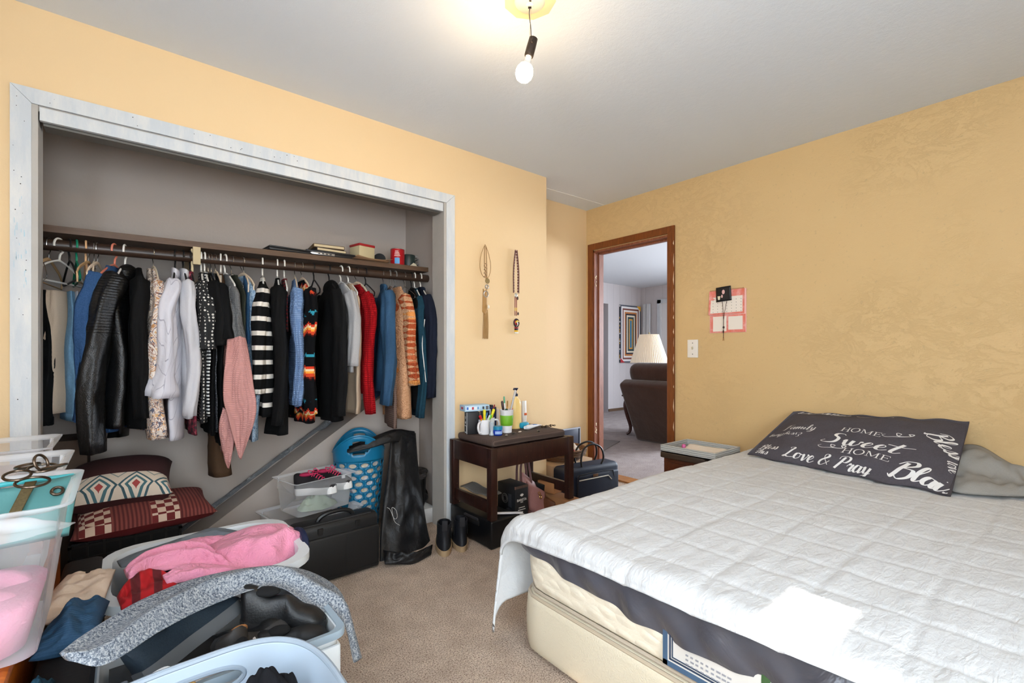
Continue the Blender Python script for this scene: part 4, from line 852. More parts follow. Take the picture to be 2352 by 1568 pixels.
def garment(name, label, cat, uh, un, vh, mat, hk='white', short=None, w=.20, t=.022, sl=None, sr=(.058, .040), seed=None, collar=None, slm=None, sx=0, flare=1.03, amp=.35, hem=None, neck=.075, far=True, hang=True, drop=.088, ytaper=0, freq=34, sl_flare=0):
    xh, yaw = place(uh, un); seed = seed if seed is not None else uh*.137; zr = rodz(xh)
    T_ = thing(name, label, cat, (xh, RY_, zr), yaw, 'clothes hanging in the closet')
    zh = atY(un, vh, RY_-w*.97).z-zr
    obj('body', body_cloth(zh, w, t, seed, neck, drop, flare, amp, hem, ytaper=ytaper, freq=freq), mat, T_, smooth=180)
    if sl:
        zs = atY(un, sl, RY_-w*1.05).z-zr
        for sg in ((-1, 1) if far else (-1,)):
            pth = cat_rom([(0, sg*(w-.055), -.158), (sx*.2, sg*(w-.018), -.215), (sx*.5+.006*math.sin(seed*5), sg*(w+.010), -.30), (sx*.8+.016*math.sin(seed*7), sg*(w+.004+.014*math.sin(seed*3)**2), lerp(-.3, zs, .5)), (sx+.006*math.sin(seed*9), sg*(w-.004+.02*math.sin(seed*11)**2), zs)], 6)
            nn = len(pth); rad = [lerp(sr[0], sr[1], i/(nn-1))*(.72 if i == 0 else 1)*(1+sl_flare*sst(.86, 1, i/(nn-1))) for i in range(nn)]
            obj('sleeve', tube_cloth(pth, rad, seed+sg), slm or mat, T_, smooth=180)
    if collar == 'collar':
        b = MB(); b.grid(24, 5, lambda u, v: (.020*math.sin(2*PI*u)*(1-.1*v)+.004, (.075+.012*v)*math.cos(2*PI*u), -.078+.018*math.sin(PI*v)-.034*v-.008*math.sin(2*PI*u)), cu=True); obj('collar', b, mat, T_, smooth=180, solid=.004)
    if collar == 'hood':
        b = MB(); b.ell((.012, .01, -.115), (.040, .105, .055), 18, 10); obj('hood', b, mat, T_, smooth=180)
    if hang: hanger((xh, RY_, zr), yaw, hk, 'holding the '+(short or label))
    return T_
def trousers(name, label, uh, un, vh, mat, hk, short, w=.10, t=.034, seed=1, hang=True, top=-.145, flare=1.25, cat='trousers', yaw=None):
    xh, yw = place(uh, un, .12); yw = yaw if yaw is not None else yw; zr = rodz(xh); T_ = thing(name, label, cat, (xh, RY_, zr), yw, 'clothes hanging in the closet')
    zh = atY(un, vh, RY_-w).z-zr; b = MB(); rings = []
    for j in range(31):
        s = j/30; z = lerp(top-.06, zh, s); ring = []
        hw = w*lerp(.55, flare, sst(0, .6, s)); th = t*lerp(.5, 1.1, sst(0, .5, s))
        for k in range(36):
            a = 2*PI*k/36; e = 1+.16*math.sin(a*3+seed)*(1-s)+.16*N(math.cos(a)*2+seed, math.sin(a)*2, z*6)+.10*N(math.cos(a)*4+seed, math.sin(a)*4, z*12); ring.append((th*e*math.sin(a)+.006*N(z*5, seed), hw*e*math.copysign(abs(math.cos(a))**.8, math.cos(a)), z))
        rings.append(ring)
    b.loft(rings); obj('legs', b, mat, T_, smooth=180)
    b = MB(); rr = rings[-1]; b.loft([[(p[0]*1.03, p[1]*1.02, zh+.03) for p in rr], [(p[0]*1.03, p[1]*1.02, zh-.001) for p in rr]]); obj('hem', b, mat, T_, smooth=180)
    if hang: hanger((xh, RY_, zr), yw, hk, 'holding the '+short)
    return T_
trousers('trousers', 'black trousers at the far left end of the closet rod', 95, 104, 976, G['black'], 'steel', 'black trousers at the left end of the rod', w=.13, t=.03, seed=1)
trousers('trousers', 'beige corduroy trousers folded over a hanger near the left closet jamb', 136, 135, 950, G['beige'], 'white', 'beige corduroy trousers', w=.13, t=.052, seed=2, flare=1.1, yaw=-28)
trousers('jeans', 'light blue jeans with a frayed hem beside the beige corduroy trousers', 160, 172, 966, G['ltdenim'], 'black', 'light blue jeans', w=.12, t=.024, seed=3, cat='jeans')
trousers('trousers', 'white trousers hanging between light blue jeans and the blue fleece', 176, 182, 884, G['white'], 'green', 'white trousers', w=.11, t=.018, seed=4)
trousers('jeans', 'dark navy jeans hanging behind the white trousers', 197, 200, 962, G['darknavy'], 'peach', 'dark navy jeans', w=.12, t=.022, seed=5, cat='jeans')
trousers('trousers', 'black trousers hanging just left of the blue fleece', 216, 214, 958, G['black'], 'cream', 'black trousers left of the blue fleece', w=.12, t=.026, seed=6)
garment('fleece_jacket', 'blue fleece jacket left of the black leather jacket', 'jacket', 263, 214, 1000, G['bluefleece'], 'coral', 'blue fleece jacket', w=.2, t=.035, sl=965, sr=(.062, .046), sx=-.035)
garment('leather_jacket', 'black leather jacket with a ribbed shoulder and long sleeve', 'jacket', 287, 262, 985, G['leather'], 'white', 'black leather jacket', w=.21, t=.045, sl=1035, sr=(.072, .060), sx=-.07, collar='hood')
garment('coat', 'plain black coat right of the black leather jacket', 'coat', 318, 322, 985, G['black'], 'black', 'plain black coat', w=.2, t=.032, sl=960, hang=False)
garment('blouse', 'cream paisley blouse with ruffled sleeves hanging left of the white blouse', 'blouse', 352, 366, 1008, G['paisley'], 'cream', 'cream paisley blouse', w=.19, t=.024, sl=1005, sr=(.045, .045), sl_flare=.35, sx=-.01)
garment('blouse', 'greyish paisley blouse hanging right of the plain black coat', 'blouse', 345, 344, 985, G['paisley2'], 'cream', 'greyish paisley blouse', w=.19, t=.02, sl=None, hang=False)
garment('blouse', 'white blouse with thin wavy lines and a flared cuff', 'blouse', 402, 398, 1012, G['wavy'], 'black', 'white blouse with wavy lines', w=.2, t=.03, sl=905, sr=(.056, .060), sl_flare=.75, sx=-.045, collar='collar')
garment('shirt', 'plain white shirt right of the white blouse with wavy lines', 'shirt', 421, 431, 962, G['white'], 'black', 'plain white shirt', w=.2, t=.022, sl=955, sr=(.05, .042), sx=.01, collar='collar')
garment('blouse', 'black and red floral top right of the plain white shirt', 'blouse', 437, 447, 1000, G['redprint'], 'black', 'black and red floral top', w=.18, t=.012, hang=True)
garment('blouse', 'black blouse covered in small white dots', 'blouse', 462, 467, 972, G['dots'], 'white', 'black blouse with white dots', w=.19, t=.020, sl=800, sr=(.055, .058), sx=.02)
garment('top', 'thin black and white striped top behind the dotted blouse', 'top', 470, 481, 955, G['thinstripe'], 'white', 'thin black and white striped top', w=.18, t=.012)
garment('t_shirt', 'black t-shirt right of the dotted blouse', 'shirt', 478, 492, 1000, G['black'], 'steel', 'black t-shirt right of the dotted blouse', w=.19, t=.014, sl=790, sr=(.055, .058), sx=.02)
garment('top', 'black sparkly top behind the black t-shirt', 'top', 485, 499, 992, G['sparkle'], 'steel', 'black sparkly top', w=.18, t=.010)
garment('t_shirt', 'long black t-shirt left of the grey and pink cardigan', 'shirt', 495, 510, 1022, G['black'], 'cream', 'long black t-shirt', w=.19, t=.014, sl=780, sr=(.05, .055), sx=.015)
tc = garment('cardigan', 'knitted cardigan grey above and dusty pink below with pointed hem', 'cardigan', 517, 545, 985, G['twotone'], 'white', 'grey and pink knitted cardigan', w=.205, t=.030, amp=.5, hem=lambda y: .10*max(0, -y)**2+.16*max(0, 1-abs(y+.45)*3.5)-.02, freq=40)
garment('jumper', 'olive jumper right of the grey and pink cardigan', 'jumper', 532, 566, 850, G['olive'], 'steel', 'olive jumper', w=.19, t=.012)
garment('shirt', 'blue denim shirt half hidden behind the olive jumper', 'shirt', 560, 574, 790, G['denimshirt'], 'cream', 'blue denim shirt', w=.15, t=.016)
garment('dress', 'pale blue floral dress whose hem shows below the striped sweater', 'dress', 556, 592, 1012, G['bluefloral'], 'cream', 'pale blue floral dress', w=.17, t=.022, amp=.6, flare=1.1)
garment('trousers', 'brown corduroy trousers hanging below the grey and pink cardigan', 'trousers', 507, 507, 1096, G['cord'], 'white', 'brown corduroy trousers', w=.10, t=.05, flare=1.0, amp=.15)
garment('sweater', 'black and white striped sweater', 'sweater', 603, 606, 958, G['stripe'], 'white', 'black and white striped sweater', w=.2, t=.038, sl=905, sr=(.052, .042), sx=-.03, amp=.3)
garment('jacket', 'black zip jacket with a dangling cord left of the light blue sweater', 'jacket', 637, 642, 1000, G['blackknit'], 'white', 'black zip jacket', w=.2, t=.042, sl=975, sr=(.055, .045), sx=-.01)
garment('shirt', 'red plaid shirt squeezed left of the light blue sweater', 'shirt', 653, 661, 760, G['plaid'], 'white', 'red plaid shirt', w=.17, t=.010)
garment('sweater', 'light blue chunky knit sweater', 'sweater', 677, 684, 934, G['ltblueknit'], 'cream', 'light blue chunky sweater', w=.19, t=.026, sl=930, sr=(.05, .040), amp=.25)
garment('fleece_pullover', 'black fleece pullover with orange, red and turquoise geometric bands', 'pullover', 693, 716, 972, G['geo'], 'cream', 'geometric banded fleece pullover', w=.2, t=.036, sl=950, sr=(.055, .046), sx=-.01)
garment('hoodie', 'black hoodie right of the geometric banded pullover', 'hoodie', 756, 776, 968, G['blackknit'], 'black', 'black hoodie', w=.2, t=.045, sl=955, sr=(.06, .05), sx=.0, collar='hood')
garment('hoodie', 'light grey hoodie left of the red sweater', 'hoodie', 783, 812, 855, G['grey'], 'white', 'light grey hoodie', w=.19, t=.024, sl=840, sr=(.05, .045))
garment('shirt', 'beige shirt whose hem shows under the red sweater', 'shirt', 800, 826, 950, G['tan'], 'white', 'beige shirt', w=.18, t=.022, amp=.5)
garment('sweater', 'red ribbed knit sweater', 'sweater', 818, 850, 905, G['red'], 'cream', 'red ribbed sweater', w=.19, t=.020, sl=950, sr=(.052, .040), sx=0)
garment('denim_jacket', 'blue denim jacket with a turned up cuff', 'jacket', 880, 892, 900, G['denim'], 'steel', 'blue denim jacket', w=.21, t=.040, sl=930, sr=(.072, .050), sx=-.01, collar='collar')
garment('cardigan', 'taupe knit cardigan whose hem hangs below the denim jacket', 'cardigan', 896, 906, 985, G['taupe'], 'grey', 'taupe knit cardigan', w=.20, t=.02, amp=.2)
garment('cardigan', 'tan fleecy cardigan with rust patterned sleeve', 'cardigan', 908, 934, 962, G['sherpa'], 'grey', 'tan fleecy cardigan', w=.2, t=.052, sl=885, sr=(.055, .048), slm=G['sherpa_s'], sx=.035, amp=.2, neck=.10)
garment('jacket', 'black jacket between the tan fleecy cardigan and navy jacket', 'jacket', 945, 962, 940, G['black'], 'black', 'black jacket right of the tan fleecy cardigan', w=.19, t=.02)
garment('sweater', 'teal patterned sweater whose cuff shows under the navy jacket', 'sweater', 952, 968, 958, G['teal'], 'white', 'teal patterned sweater', w=.18, t=.022, sl=958, sr=(.045, .042))
nj = garment('jacket', 'navy jacket with thin white piping at the right end of the rod', 'jacket', 966, 985, 915, G['navy'], 'white', 'navy jacket with white piping', w=.2, t=.036, sl=912, sr=(.062, .052), sx=.01, collar='collar')
obj('piping', MB().tube(cat_rom([(-.035, -.235, -.30), (-.055, -.25, -.45), (-.045, -.252, -.58), (-.03, -.245, -.70)], 6), .0028, 6), M_h['white'], nj, label='thin white piping')
# empty hangers
for uh, k, lb in ((112, 'wood', 'empty, second from the left closet jamb'), (203, 'wood', 'empty with a chain looped over it, left of the blue fleece'), (224, 'cream', 'empty, left of the blue fleece jacket'), (721, 'black', 'empty, between geometric pullover and black hoodie'), (840, 'black', 'empty, left of the blue denim jacket'), (929, 'steel', 'empty, right of the tan fleecy cardigan')):
    hanger((atY(uh, 640, RY_).x, RY_, rodz(atY(uh, 640, RY_).x)), -8, k, lb)
xx = atY(214, 640, RY_-.06).x; b = MB(); random.seed(2)
for k in range(26): b.torus((0, 0, 0), .006, .0012, TR((xx+.006*math.sin(k), RY_-.06+.012*math.sin(k*1.9), rodz(xx)-.09-k*.005), rx=90*(k % 2), rz=k*40), 8, 4)
tag(obj('chain_belt', b, M_h['steel']), 'silver chain belt dangling from a wooden hanger left of the blue fleece', 'belt')
# ================================================================ things on the closet shelf
def shz(x): return 1.664+.04*(x+.6)/2.224
def onshelf(u, Y): x = atY(u, 600, Y).x; return (x, Y, shz(x)+.001)
M_lap = plain(22, 22, 26, .4, name='laptop_black'); M_sil = plain(170, 170, 172, .3, .8)
x, y, z = onshelf(676, 2.98); t = thing('laptop', 'closed black laptop lying on the closet shelf, leftmost item', 'laptop', (x, y, z), 4)
obj('laptop_base', MB().box((0, 0, .008), (.34, .22, .015), .004), M_lap, t); obj('laptop_lid', MB().box((0, 0, .0205), (.338, .22, .008), .003), M_lap, t)
x, y, z = onshelf(745, 2.985); t = thing('laptop', 'black laptop with a silver port edge on the closet shelf, under the stack of paperbacks', 'laptop', (x+.02, y, z+.001), -3)
obj('laptop_base', MB().box((0, 0, .010), (.30, .23, .019), .004), M_lap, t); obj('laptop_lid', MB().box((0, .004, .025), (.30, .225, .010), .003), M_lap, t)
b = MB(); b.box((-.06, -.1155, .011), (.14, .003, .013), .001); obj('port_edge', b, M_sil, t, label='silver port edge')
for k in range(4): obj('port', MB().box((-.08+k*.022, -.1172, .011), (.012, .001, .006)), plain(20, 20, 20, .5), t)
for k, (h_, c_, r_) in enumerate(((.020, (40, 36, 36), 2), (.022, (110, 84, 56), -6))):
    T_ = thing('book', ['dark paperback lying on the laptop on the closet shelf', 'worn brown paperback on top of the stack on the closet shelf'][k], 'book', (x+.01, y+.01, z+.032+k*.021), r_)
    obj('cover', MB().box((0, 0, h_/2), (.18, .21, h_), .002), plain(*c_, .6, var=.5, vs=40), T_); obj('pages', MB().box((0, -.002, h_/2), (.172, .2115, h_*.62)), plain(206, 186, 150, .8), T_)
x, y, z = onshelf(832, 2.95); t = thing('paper_stack', 'curled brown papers under the red lidded tin on the closet shelf', 'papers', (x, y, z))
for k in range(4): obj('sheet', MB().grid(8, 6, lambda u, v, k=k: (lerp(-.10, .13, u)+.01*k, lerp(-.13, .10, v)+.006*k, .002+k*.0035+.012*abs(2*u-1)**3*(k > 1)+.003*N(u*4, v*4, k))), plain(150+10*k, 112+10*k, 80+8*k, .8, var=.4, vs=12), t, solid=.0012, smooth=180)
t = thing('tin', 'cream tin with a red lid on the closet shelf', 'tin', (x+.0, y, z+.018), 12)
obj('tin_body', MB().box((0, 0, .040), (.115, .11, .080), .006), plain(206, 190, 150, .45, .1), t); obj('tin_lid', MB().box((0, 0, .086), (.119, .114, .016), .005), plain(170, 36, 40, .35), t, label='red lid')
obj('tin_rim', MB().box((0, 0, .003), (.118, .113, .006), .002), M_sil, t)
x, y, z = onshelf(872, 2.99); b = MB(); b.lathe([(0, 0), (.040, 0), (.040, .012), (0, .012)], 28, T=TR((x, y, z+.041), rx=78, rz=-25)); tag(obj('round_box', b, plain(30, 32, 36, .4)), 'dark round disc standing on the closet shelf behind the papers', 'disc')
x, y, z = onshelf(913, 2.95); t = thing('coffee_can', 'red metal can with a blue label square on the closet shelf', 'can', (x, y, z), -14)
obj('can_body', MB().lathe([(0, 0), (.046, 0), (.047, .004), (.047, .112), (.046, .116), (.043, .116), (.042, .112), (0, .112)], 32), plain(176, 26, 34, .3), t); obj('can_rim', MB().torus((0, 0, .114), .0455, .0022), M_sil, t)
def on_cyl(a0, a1, z0, z1, r): return MB().grid(8, 2, lambda u, v: (r*math.cos(R(lerp(a0, a1, u))), r*math.sin(R(lerp(a0, a1, u))), lerp(z0, z1, v)))
obj('blue_label', on_cyl(235, 275, .012, .052, .0478), plain(90, 160, 214, .4), t, label='blue label square'); b = MB()
for k in range(4): b.add(*(lambda g: (g.v, g.f))(on_cyl(232+k*2, 280-k*5, .064+k*.010, .068+k*.010, .0478)))
obj('can_lettering', b, plain(240, 214, 210, .5), t)
x, y, z = onshelf(935, 2.97); tag(obj('jar', MB().lathe([(0, 0), (.044, 0), (.046, .005), (.046, .085), (.044, .09), (0, .09)], 28), plain(38, 50, 48, .4), loc=(x+.012, y, z)), 'dark green round jar right of the red can on the closet shelf', 'jar')
for k, (uu, yy, rr) in enumerate(((958, 3.02, .055), (980, 2.99, .06))):
    x, y, z = onshelf(uu, yy); t = thing('ribbon_spool', ['grey paper spool at the right end of the closet shelf, by the green jar', 'grey paper spool against the closet wall at the right end of the shelf'][k], 'spool', (x, y, z+rr+.002), -18)
    obj('spool_face', MB().torus((0, 0, 0), rr*.8, rr*.2, TR((0, 0, 0), rx=82), 28, 8), plain(150, 146, 142, .7, var=.3, vs=60), t); obj('spool_core', MB().lathe([(.3*rr, -.02), (.3*rr, .02), (.45*rr, .02), (.45*rr, -.02), (.3*rr, -.02)], 20, T=TR((0, 0, 0), rx=82)), plain(110, 106, 102, .8), t)
x, y, z = onshelf(950, 2.90); tag(obj('cloth_scrap', heap(0, 0, 0, .03, .02, .02, 4), plain(206, 196, 170, .8), loc=(x, y, z), smooth=180), 'small crumpled cream scrap at the right end of the closet shelf', 'scrap')
# plastic sheeting lying along the top of the sloping soffit
M_poly = Mat('clear_plastic_sheeting'); M_poly.col(srgb(150, 154, 160)).set(rough=.16, spec=.9, metal=.35); M_poly.bump(M_poly.noise(30, 4, .7, None, 1.5), .9, .03); M_poly = M_poly.m
b = MB(); pts = [(lerp(.20, 1.12, k/60)) for k in range(61)]; rg = []
for i, x in enumerate(pts):
    zc = zt(x)+.024; ring = []
    for k in range(14):
        a = 2*PI*k/14; r = .022*(1+.5*N(x*22, math.cos(a)*1.5, math.sin(a)*1.5))+.02*sst(.95, 1.05, x); ring.append((x+.4*r*math.cos(a), 3.160+r*math.sin(a)*.7, zc+.012+r*math.cos(a)*.9))
    rg.append(ring)
b.loft(rg); tag(obj('plastic_sheeting', b, M_poly, smooth=60), 'bunched clear plastic sheeting lying along the sloping ledge in the closet', 'plastic sheeting')
# ================================================================ floor clutter
def res(pts, n):
    L = cat_rom(pts, 12); d = [0]
    for a, c in zip(L, L[1:]): d.append(d[-1]+(c-a).length)
    out = []; k = 0
    for i in range(n):
        t = d[-1]*i/(n-1)
        while k < len(d)-2 and d[k+1] < t: k += 1
        out.append(L[k].lerp(L[k+1], (t-d[k])/max(1e-9, d[k+1]-d[k])))
    return out
def drape(A, B, up, thick, folds=3, famp=.02, seed=1, n=60, m=28, rough=.01, under=.3):
    """a lump of cloth between two edge curves A and B, bulging along 'up', with folds running lengthwise"""
    a, c = res(A, n), res(B, n); up = V(up).normalized(); b = MB(); rings = []
    for i in range(n):
        s = i/(n-1); en = max(0, math.sin(PI*min(1, max(0, s*.96+.02))))**.35; ring = []
        for k in range(m):
            t = k/(m-1); e = math.sin(PI*t)**.7
            wv = math.sin(t*PI*folds+seed+1.8*N(s*3, seed)+s*2)*famp*e
            ring.append(a[i].lerp(c[i], t)+up*(thick*e*en+wv*en+rough*N(s*9, t*6, seed)*e))
        for k in range(m-2, 0, -2):
            t = k/(m-1); ring.append(a[i].lerp(c[i], t)-up*(thick*under*math.sin(PI*t)))
        rings.append(ring)
    b.loft(rings); return b
b = drape([(3.20, .40, .64), (3.22, .30, .66), (3.21, .20, .60), (3.16, .09, .545), (3.10, .03, .515)], [(2.80, .37, .506), (2.78, .30, .506), (2.84, .21, .506), (2.93, .12, .506), (3.02, .05, .506)], (-.1, 0, 1), .03, 3.2, .018, 4, 60, 40, .022, .1)
tag(obj('pillowcase', b, M_gr, smooth=180), 'crumpled light grey pillowcase right of the charcoal pillow', 'pillowcase')
px_ = lambda u, v, Y: tuple(atY(u, v, Y))
def local(b, T_):
    M_ = (Matrix.Translation(T_.location) @ T_.rotation_euler.to_matrix().to_4x4()).inverted(); b.v = [tuple(M_ @ V(p)) for p in b.v]; return b
A = [px_(526, 655, 2.72), px_(521, 780, 2.64), px_(512, 900, 2.61), px_(524, 962, 2.61), px_(548, 1050, 2.61)]; B = [px_(540, 660, 2.72), px_(568, 790, 2.65), px_(582, 880, 2.62), px_(588, 952, 2.62), px_(554, 1056, 2.62)]
obj('front_panel', local(drape(A, B, (0, -1, 0), .018, 2.4, .012, 2, 70, 30, .008), tc), G['twotone'], tc, smooth=180)
A = [px_(512, 935, 2.65), px_(502, 985, 2.64), px_(514, 1050, 2.64), px_(522, 1074, 2.64)]; B = [px_(536, 955, 2.65), px_(538, 1005, 2.64), px_(532, 1050, 2.64), px_(526, 1076, 2.64)]
obj('front_panel', local(drape(A, B, (0, -1, 0), .015, 1.6, .008, 6, 40, 24, .006), tc), G['twotone'], tc, smooth=180)
def rrect(w, d, r, n=6):
    out = []
    for q, (cx, cy) in enumerate(((w/2-r, d/2-r), (-w/2+r, d/2-r), (-w/2+r, -d/2+r), (w/2-r, -d/2+r))):
        for k in range(n+1): a = PI/2*(q+k/n); out.append((cx+r*math.cos(a), cy+r*math.sin(a)))
    return out
def shell(prof, r, wall=True):      # prof: list of (w, d, z) outer then inner
    b = MB(); b.loft([[(x, y, z) for x, y in rrect(w, d, r)] for w, d, z in prof], cap=False)
    n = len(rrect(1, 1, .1)); b.f.append(tuple(range(n)) ); b.f.append(tuple(range(len(b.v)-n, len(b.v)))) if wall else None
    return b
m = Mat('milky_clear_plastic'); nt = m.t; out = nt.nodes['Material Output']; tr = m.n('ShaderNodeBsdfTransparent'); mx = m.n('ShaderNodeMixShader'); fr = m.n('ShaderNodeFresnel'); fr.inputs[0].default_value = 1.35
m.col((.86, .87, .9, 1)).set(rough=.28, spec=.5); m.l(m.math('ADD', m.math('MULTIPLY', fr.outputs[0], .7), .17), mx.inputs[0]); m.l(tr.outputs[0], mx.inputs[1]); m.l(m.b.outputs[0], mx.inputs[2]); m.l(mx.outputs[0], out.inputs[0]); M_clear = m.m
m = Mat('milky_plastic_rim'); nt = m.t; out = nt.nodes['Material Output']; tr = m.n('ShaderNodeBsdfTransparent'); mx = m.n('ShaderNodeMixShader'); mx.inputs[0].default_value = .40
m.col((.88, .89, .92, 1)).set(rough=.25, spec=.5); m.l(tr.outputs[0], mx.inputs[1]); m.l(m.b.outputs[0], mx.inputs[2]); m.l(mx.outputs[0], out.inputs[0]); M_clear2 = m.m
def tote(name, label, c, w, d, h, taper=.86, r=.035, rz=0, rim=True, cat='storage box', group='clear plastic storage boxes'):
    t = thing(name, label, cat, c, rz, group)
    b = MB(); P = rrect(1, 1, .1)
    rg = lambda w_, d_, z, rr=r: [(x, y, z) for x, y in rrect(w_, d_, rr)]
    b.loft([rg(w*taper-.03, d*taper-.03, .004), rg(w*taper, d*taper, .010), rg(w*lerp(taper, 1, .62), d*lerp(taper, 1, .62), h*.66), rg(w*lerp(taper, 1, .62)+.008, d*lerp(taper, 1, .62)+.008, h*.68), rg(w-.008, d-.008, h*.97)], cap=False); n = len(P); b.f.append(tuple(range(n)))
    obj('box_body', b, M_clear, t, smooth=50)
    if rim:
        b = MB(); b.loft([rg(w-.010, d-.010, h*.95), rg(w+.012, d+.012, h*.965), rg(w+.034, d+.034, h*.985), rg(w+.036, d+.036, h), rg(w+.030, d+.030, h+.001), rg(w+.008, d+.008, h*.985), rg(w-.012, d-.012, h*.965)], cap=False); obj('box_rim', b, M_clear2, t, smooth=50)
        b = MB(); b.lohi((.08, -d/2-.020, h*.90), (.098, -d/2-.012, h*.985)); obj('rim_rib', b, M_clear2, t)
    return t
# orange wooden chest carrying three clear bins at the far left
M_or = wood(190, 104, 40, (150, 72, 20), (1.5, 10, 10), .3, 'orange_pine')
t = thing('wooden_chest', 'orange varnished wooden chest under the clear plastic bins at bottom left', 'chest', (-.525, 1.86, 0))
obj('chest_body', MB().box((0, 0, .235), (.68, 1.2, .47), .006), M_or, t); obj('chest_top', MB().box((0, 0, .484), (.71, 1.23, .028), .008), M_or, t)
tote('storage_bin', 'clear plastic bin with a teal bag on top and pink fleece inside, nearest at left', (-.375, 1.455, .500), .56, .345, .312)
tote('storage_bin', 'clear plastic bin with a glass dish in it, middle of three at left', (-.415, 1.845, .500), .56, .32, .308)
tote('storage_bin', 'clear plastic bin with a small blue label, farthest of three at left beside the closet', (-.46, 2.235, .500), .54, .31, .312)
obj('label', MB().grid(2, 2, lambda u, v: (lerp(.02, .075, u), -.158, lerp(.21, .245, v))), plain(150, 176, 206, .6, var=.6, vs=140), bpy.data.objects['storage_bin.002'], label='small blue printed label', solid=.001)
m = Mat('pink_fleece'); m.col(m.mix(m.noise(9, 3), srgb(232, 120, 160), srgb(240, 176, 200))).set(rough=1); m.bump(m.noise(120, 2), .4, .006); M_pinkf = m.m
b = drape([(-.62, 1.34, .60), (-.4, 1.32, .60), (-.15, 1.34, .57)], [(-.62, 1.56, .62), (-.4, 1.57, .62), (-.16, 1.56, .60)], (0, -.2, 1), .05, 4, .018, 3); b2 = MB(); b2.v = b.v[:]; b2.f = b.f[:]
b2.loft([[(x-.375, y+1.455, z) for x, y in rrect(.44+.02*k, .255+.01*k, .06)] for k, z in ((0, .512), (1, .56), (2, .60), (1, .61))]); tag(obj('fleece_blanket', b2, M_pinkf, smooth=180), 'pink fleece blanket folded in the bottom of the nearest clear bin', 'blanket')
b = MB(); b.box((-.42, 1.455, .67), (.40, .23, .10), .03, rot=(4, 3, 2)); tag(obj('packaging', b, plain(210, 206, 200, .5, var=.15, bump=.5, bs=20)), 'white padded packaging between pink fleece and teal bag in the nearest bin', 'packaging')
M_teal = Mat('teal_leather'); M_teal.col(M_teal.mix(M_teal.noise(10, 4), srgb(60, 118, 120), srgb(106, 160, 158))).set(rough=.5, spec=.4); M_teal.bump(M_teal.noise(30, 4), .3, .006); M_teal = M_teal.m
t = thing('teal_handbag', 'teal handbag with brass ring handle and studded straps lying in the nearest clear bin', 'handbag', (-.225, 1.515, .728), 4)
b = MB(); b.grid(30, 12, lambda u, v: (lerp(-.24, .125, u)+.02*v, lerp(-.02, .085, v), -.040+.108*v+.008*math.sin(u*7)*v)); obj('flap', b, M_teal, t, smooth=180, solid=.02)
b = MB(); b.tube(cat_rom([(-.24, .082, .085), (-.1, .082, .066), (.02, .085, .075), (.148, .09, .073)], 8), .006, 8); obj('edge_piping', b, plain(70, 170, 176, .4), t)
for k, xx in enumerate((-.055, .015)):
    b = MB(); b.grid(8, 10, lambda u, v: (xx+lerp(-.010, .010, u)+.045*v, lerp(-.034, .068, v), -.030+.106*v)); obj('studded_strap', b, plain(120, 104, 70, .5, .4, var=.6, vs=220), t, solid=.004)
M_ring = plain(92, 78, 66, .28, .9, name='dark_brass')
b = MB()
for k, (x_, y_, z_, rx_, rz_, r_) in enumerate(((.040, .015, .105, 18, 0, .030), (.055, .05, .118, -20, 20, .028), (.078, .03, .125, 70, 60, .026), (.08, .045, .110, 10, 0, .034), (.10, .03, .112, -15, 30, .030), (.065, .0, .088, 12, 10, .038))): obj('ring', MB().torus((0, 0, 0), r_*.74, .0030, TR((x_, y_, z_), rx=rx_, rz=rz_), 24, 8), M_ring, t)
b = MB(); b.torus((0, 0, 0), .010, .0035, TR((.105, .045, .050), rx=45)); obj('eyelet', b, M_ring, t)
b = heap(-.30, 1.36, .745, .22, .055, .035, 3); tag(obj('clear_bag', b, M_clear2, smooth=180), 'crumpled clear plastic bag in front of the teal handbag in the nearest bin', 'plastic bag')
b = MB(); b.lathe([(.02, 0), (.06, .004), (.105, .05), (.115, .075), (.112, .075), (.10, .05), (.058, .008), (.02, .004)], 36); tag(obj('glass_dish', b, M_clear2, loc=(-.40, 1.80, .725)), 'round clear glass dish resting in the middle bin', 'dish')
b = MB(); b.box((-.42, 1.845, .60), (.42, .22, .18), .03); tag(obj('folded_linen', b, plain(196, 190, 190, .8, var=.2)), 'pale folded linen filling the middle clear bin', 'linen')
b = MB(); b.box((-.46, 2.235, .62), (.40, .22, .22), .03); tag(obj('folded_towel', b, plain(214, 196, 190, .8, var=.2)), 'pinkish folded towel filling the farthest clear bin', 'towel')
# black case and soft things between bins and basket
M_bag = plain(12, 12, 13, .6, bump=.2, name='black_nylon')
b = MB(); b.box((-.105, 1.765, .20), (.105, .88, .40), .02); tag(obj('portfolio_case', b, M_bag), 'black flat case standing between the bins and the shoe box', 'case')
b = drape([(-.20, 1.72, .405), (-.17, 1.90, .405), (-.14, 2.06, .40)], [(-.05, 1.70, .405), (-.03, 1.88, .41), (-.02, 2.04, .39)], (0, -.1, 1), .020, 3, .007, 5, 70, 36, .010); tag(obj('cream_shirt', b, cloth(236, 214, 192, .06, name='cream_jersey'), smooth=180), 'cream shirt lying in front of the black crate', 'shirt')
b = drape([(-.165, 1.50, .418), (-.15, 1.60, .43), (-.13, 1.71, .42)], [(-.052, 1.52, .415), (-.04, 1.63, .42), (-.03, 1.74, .41)], (0, -.1, 1), .05, 4, .014, 8); tag(obj('crumpled_jeans', b, G['denim'], smooth=180), 'crumpled blue jeans on the black case beside the pink fleece bin', 'jeans')
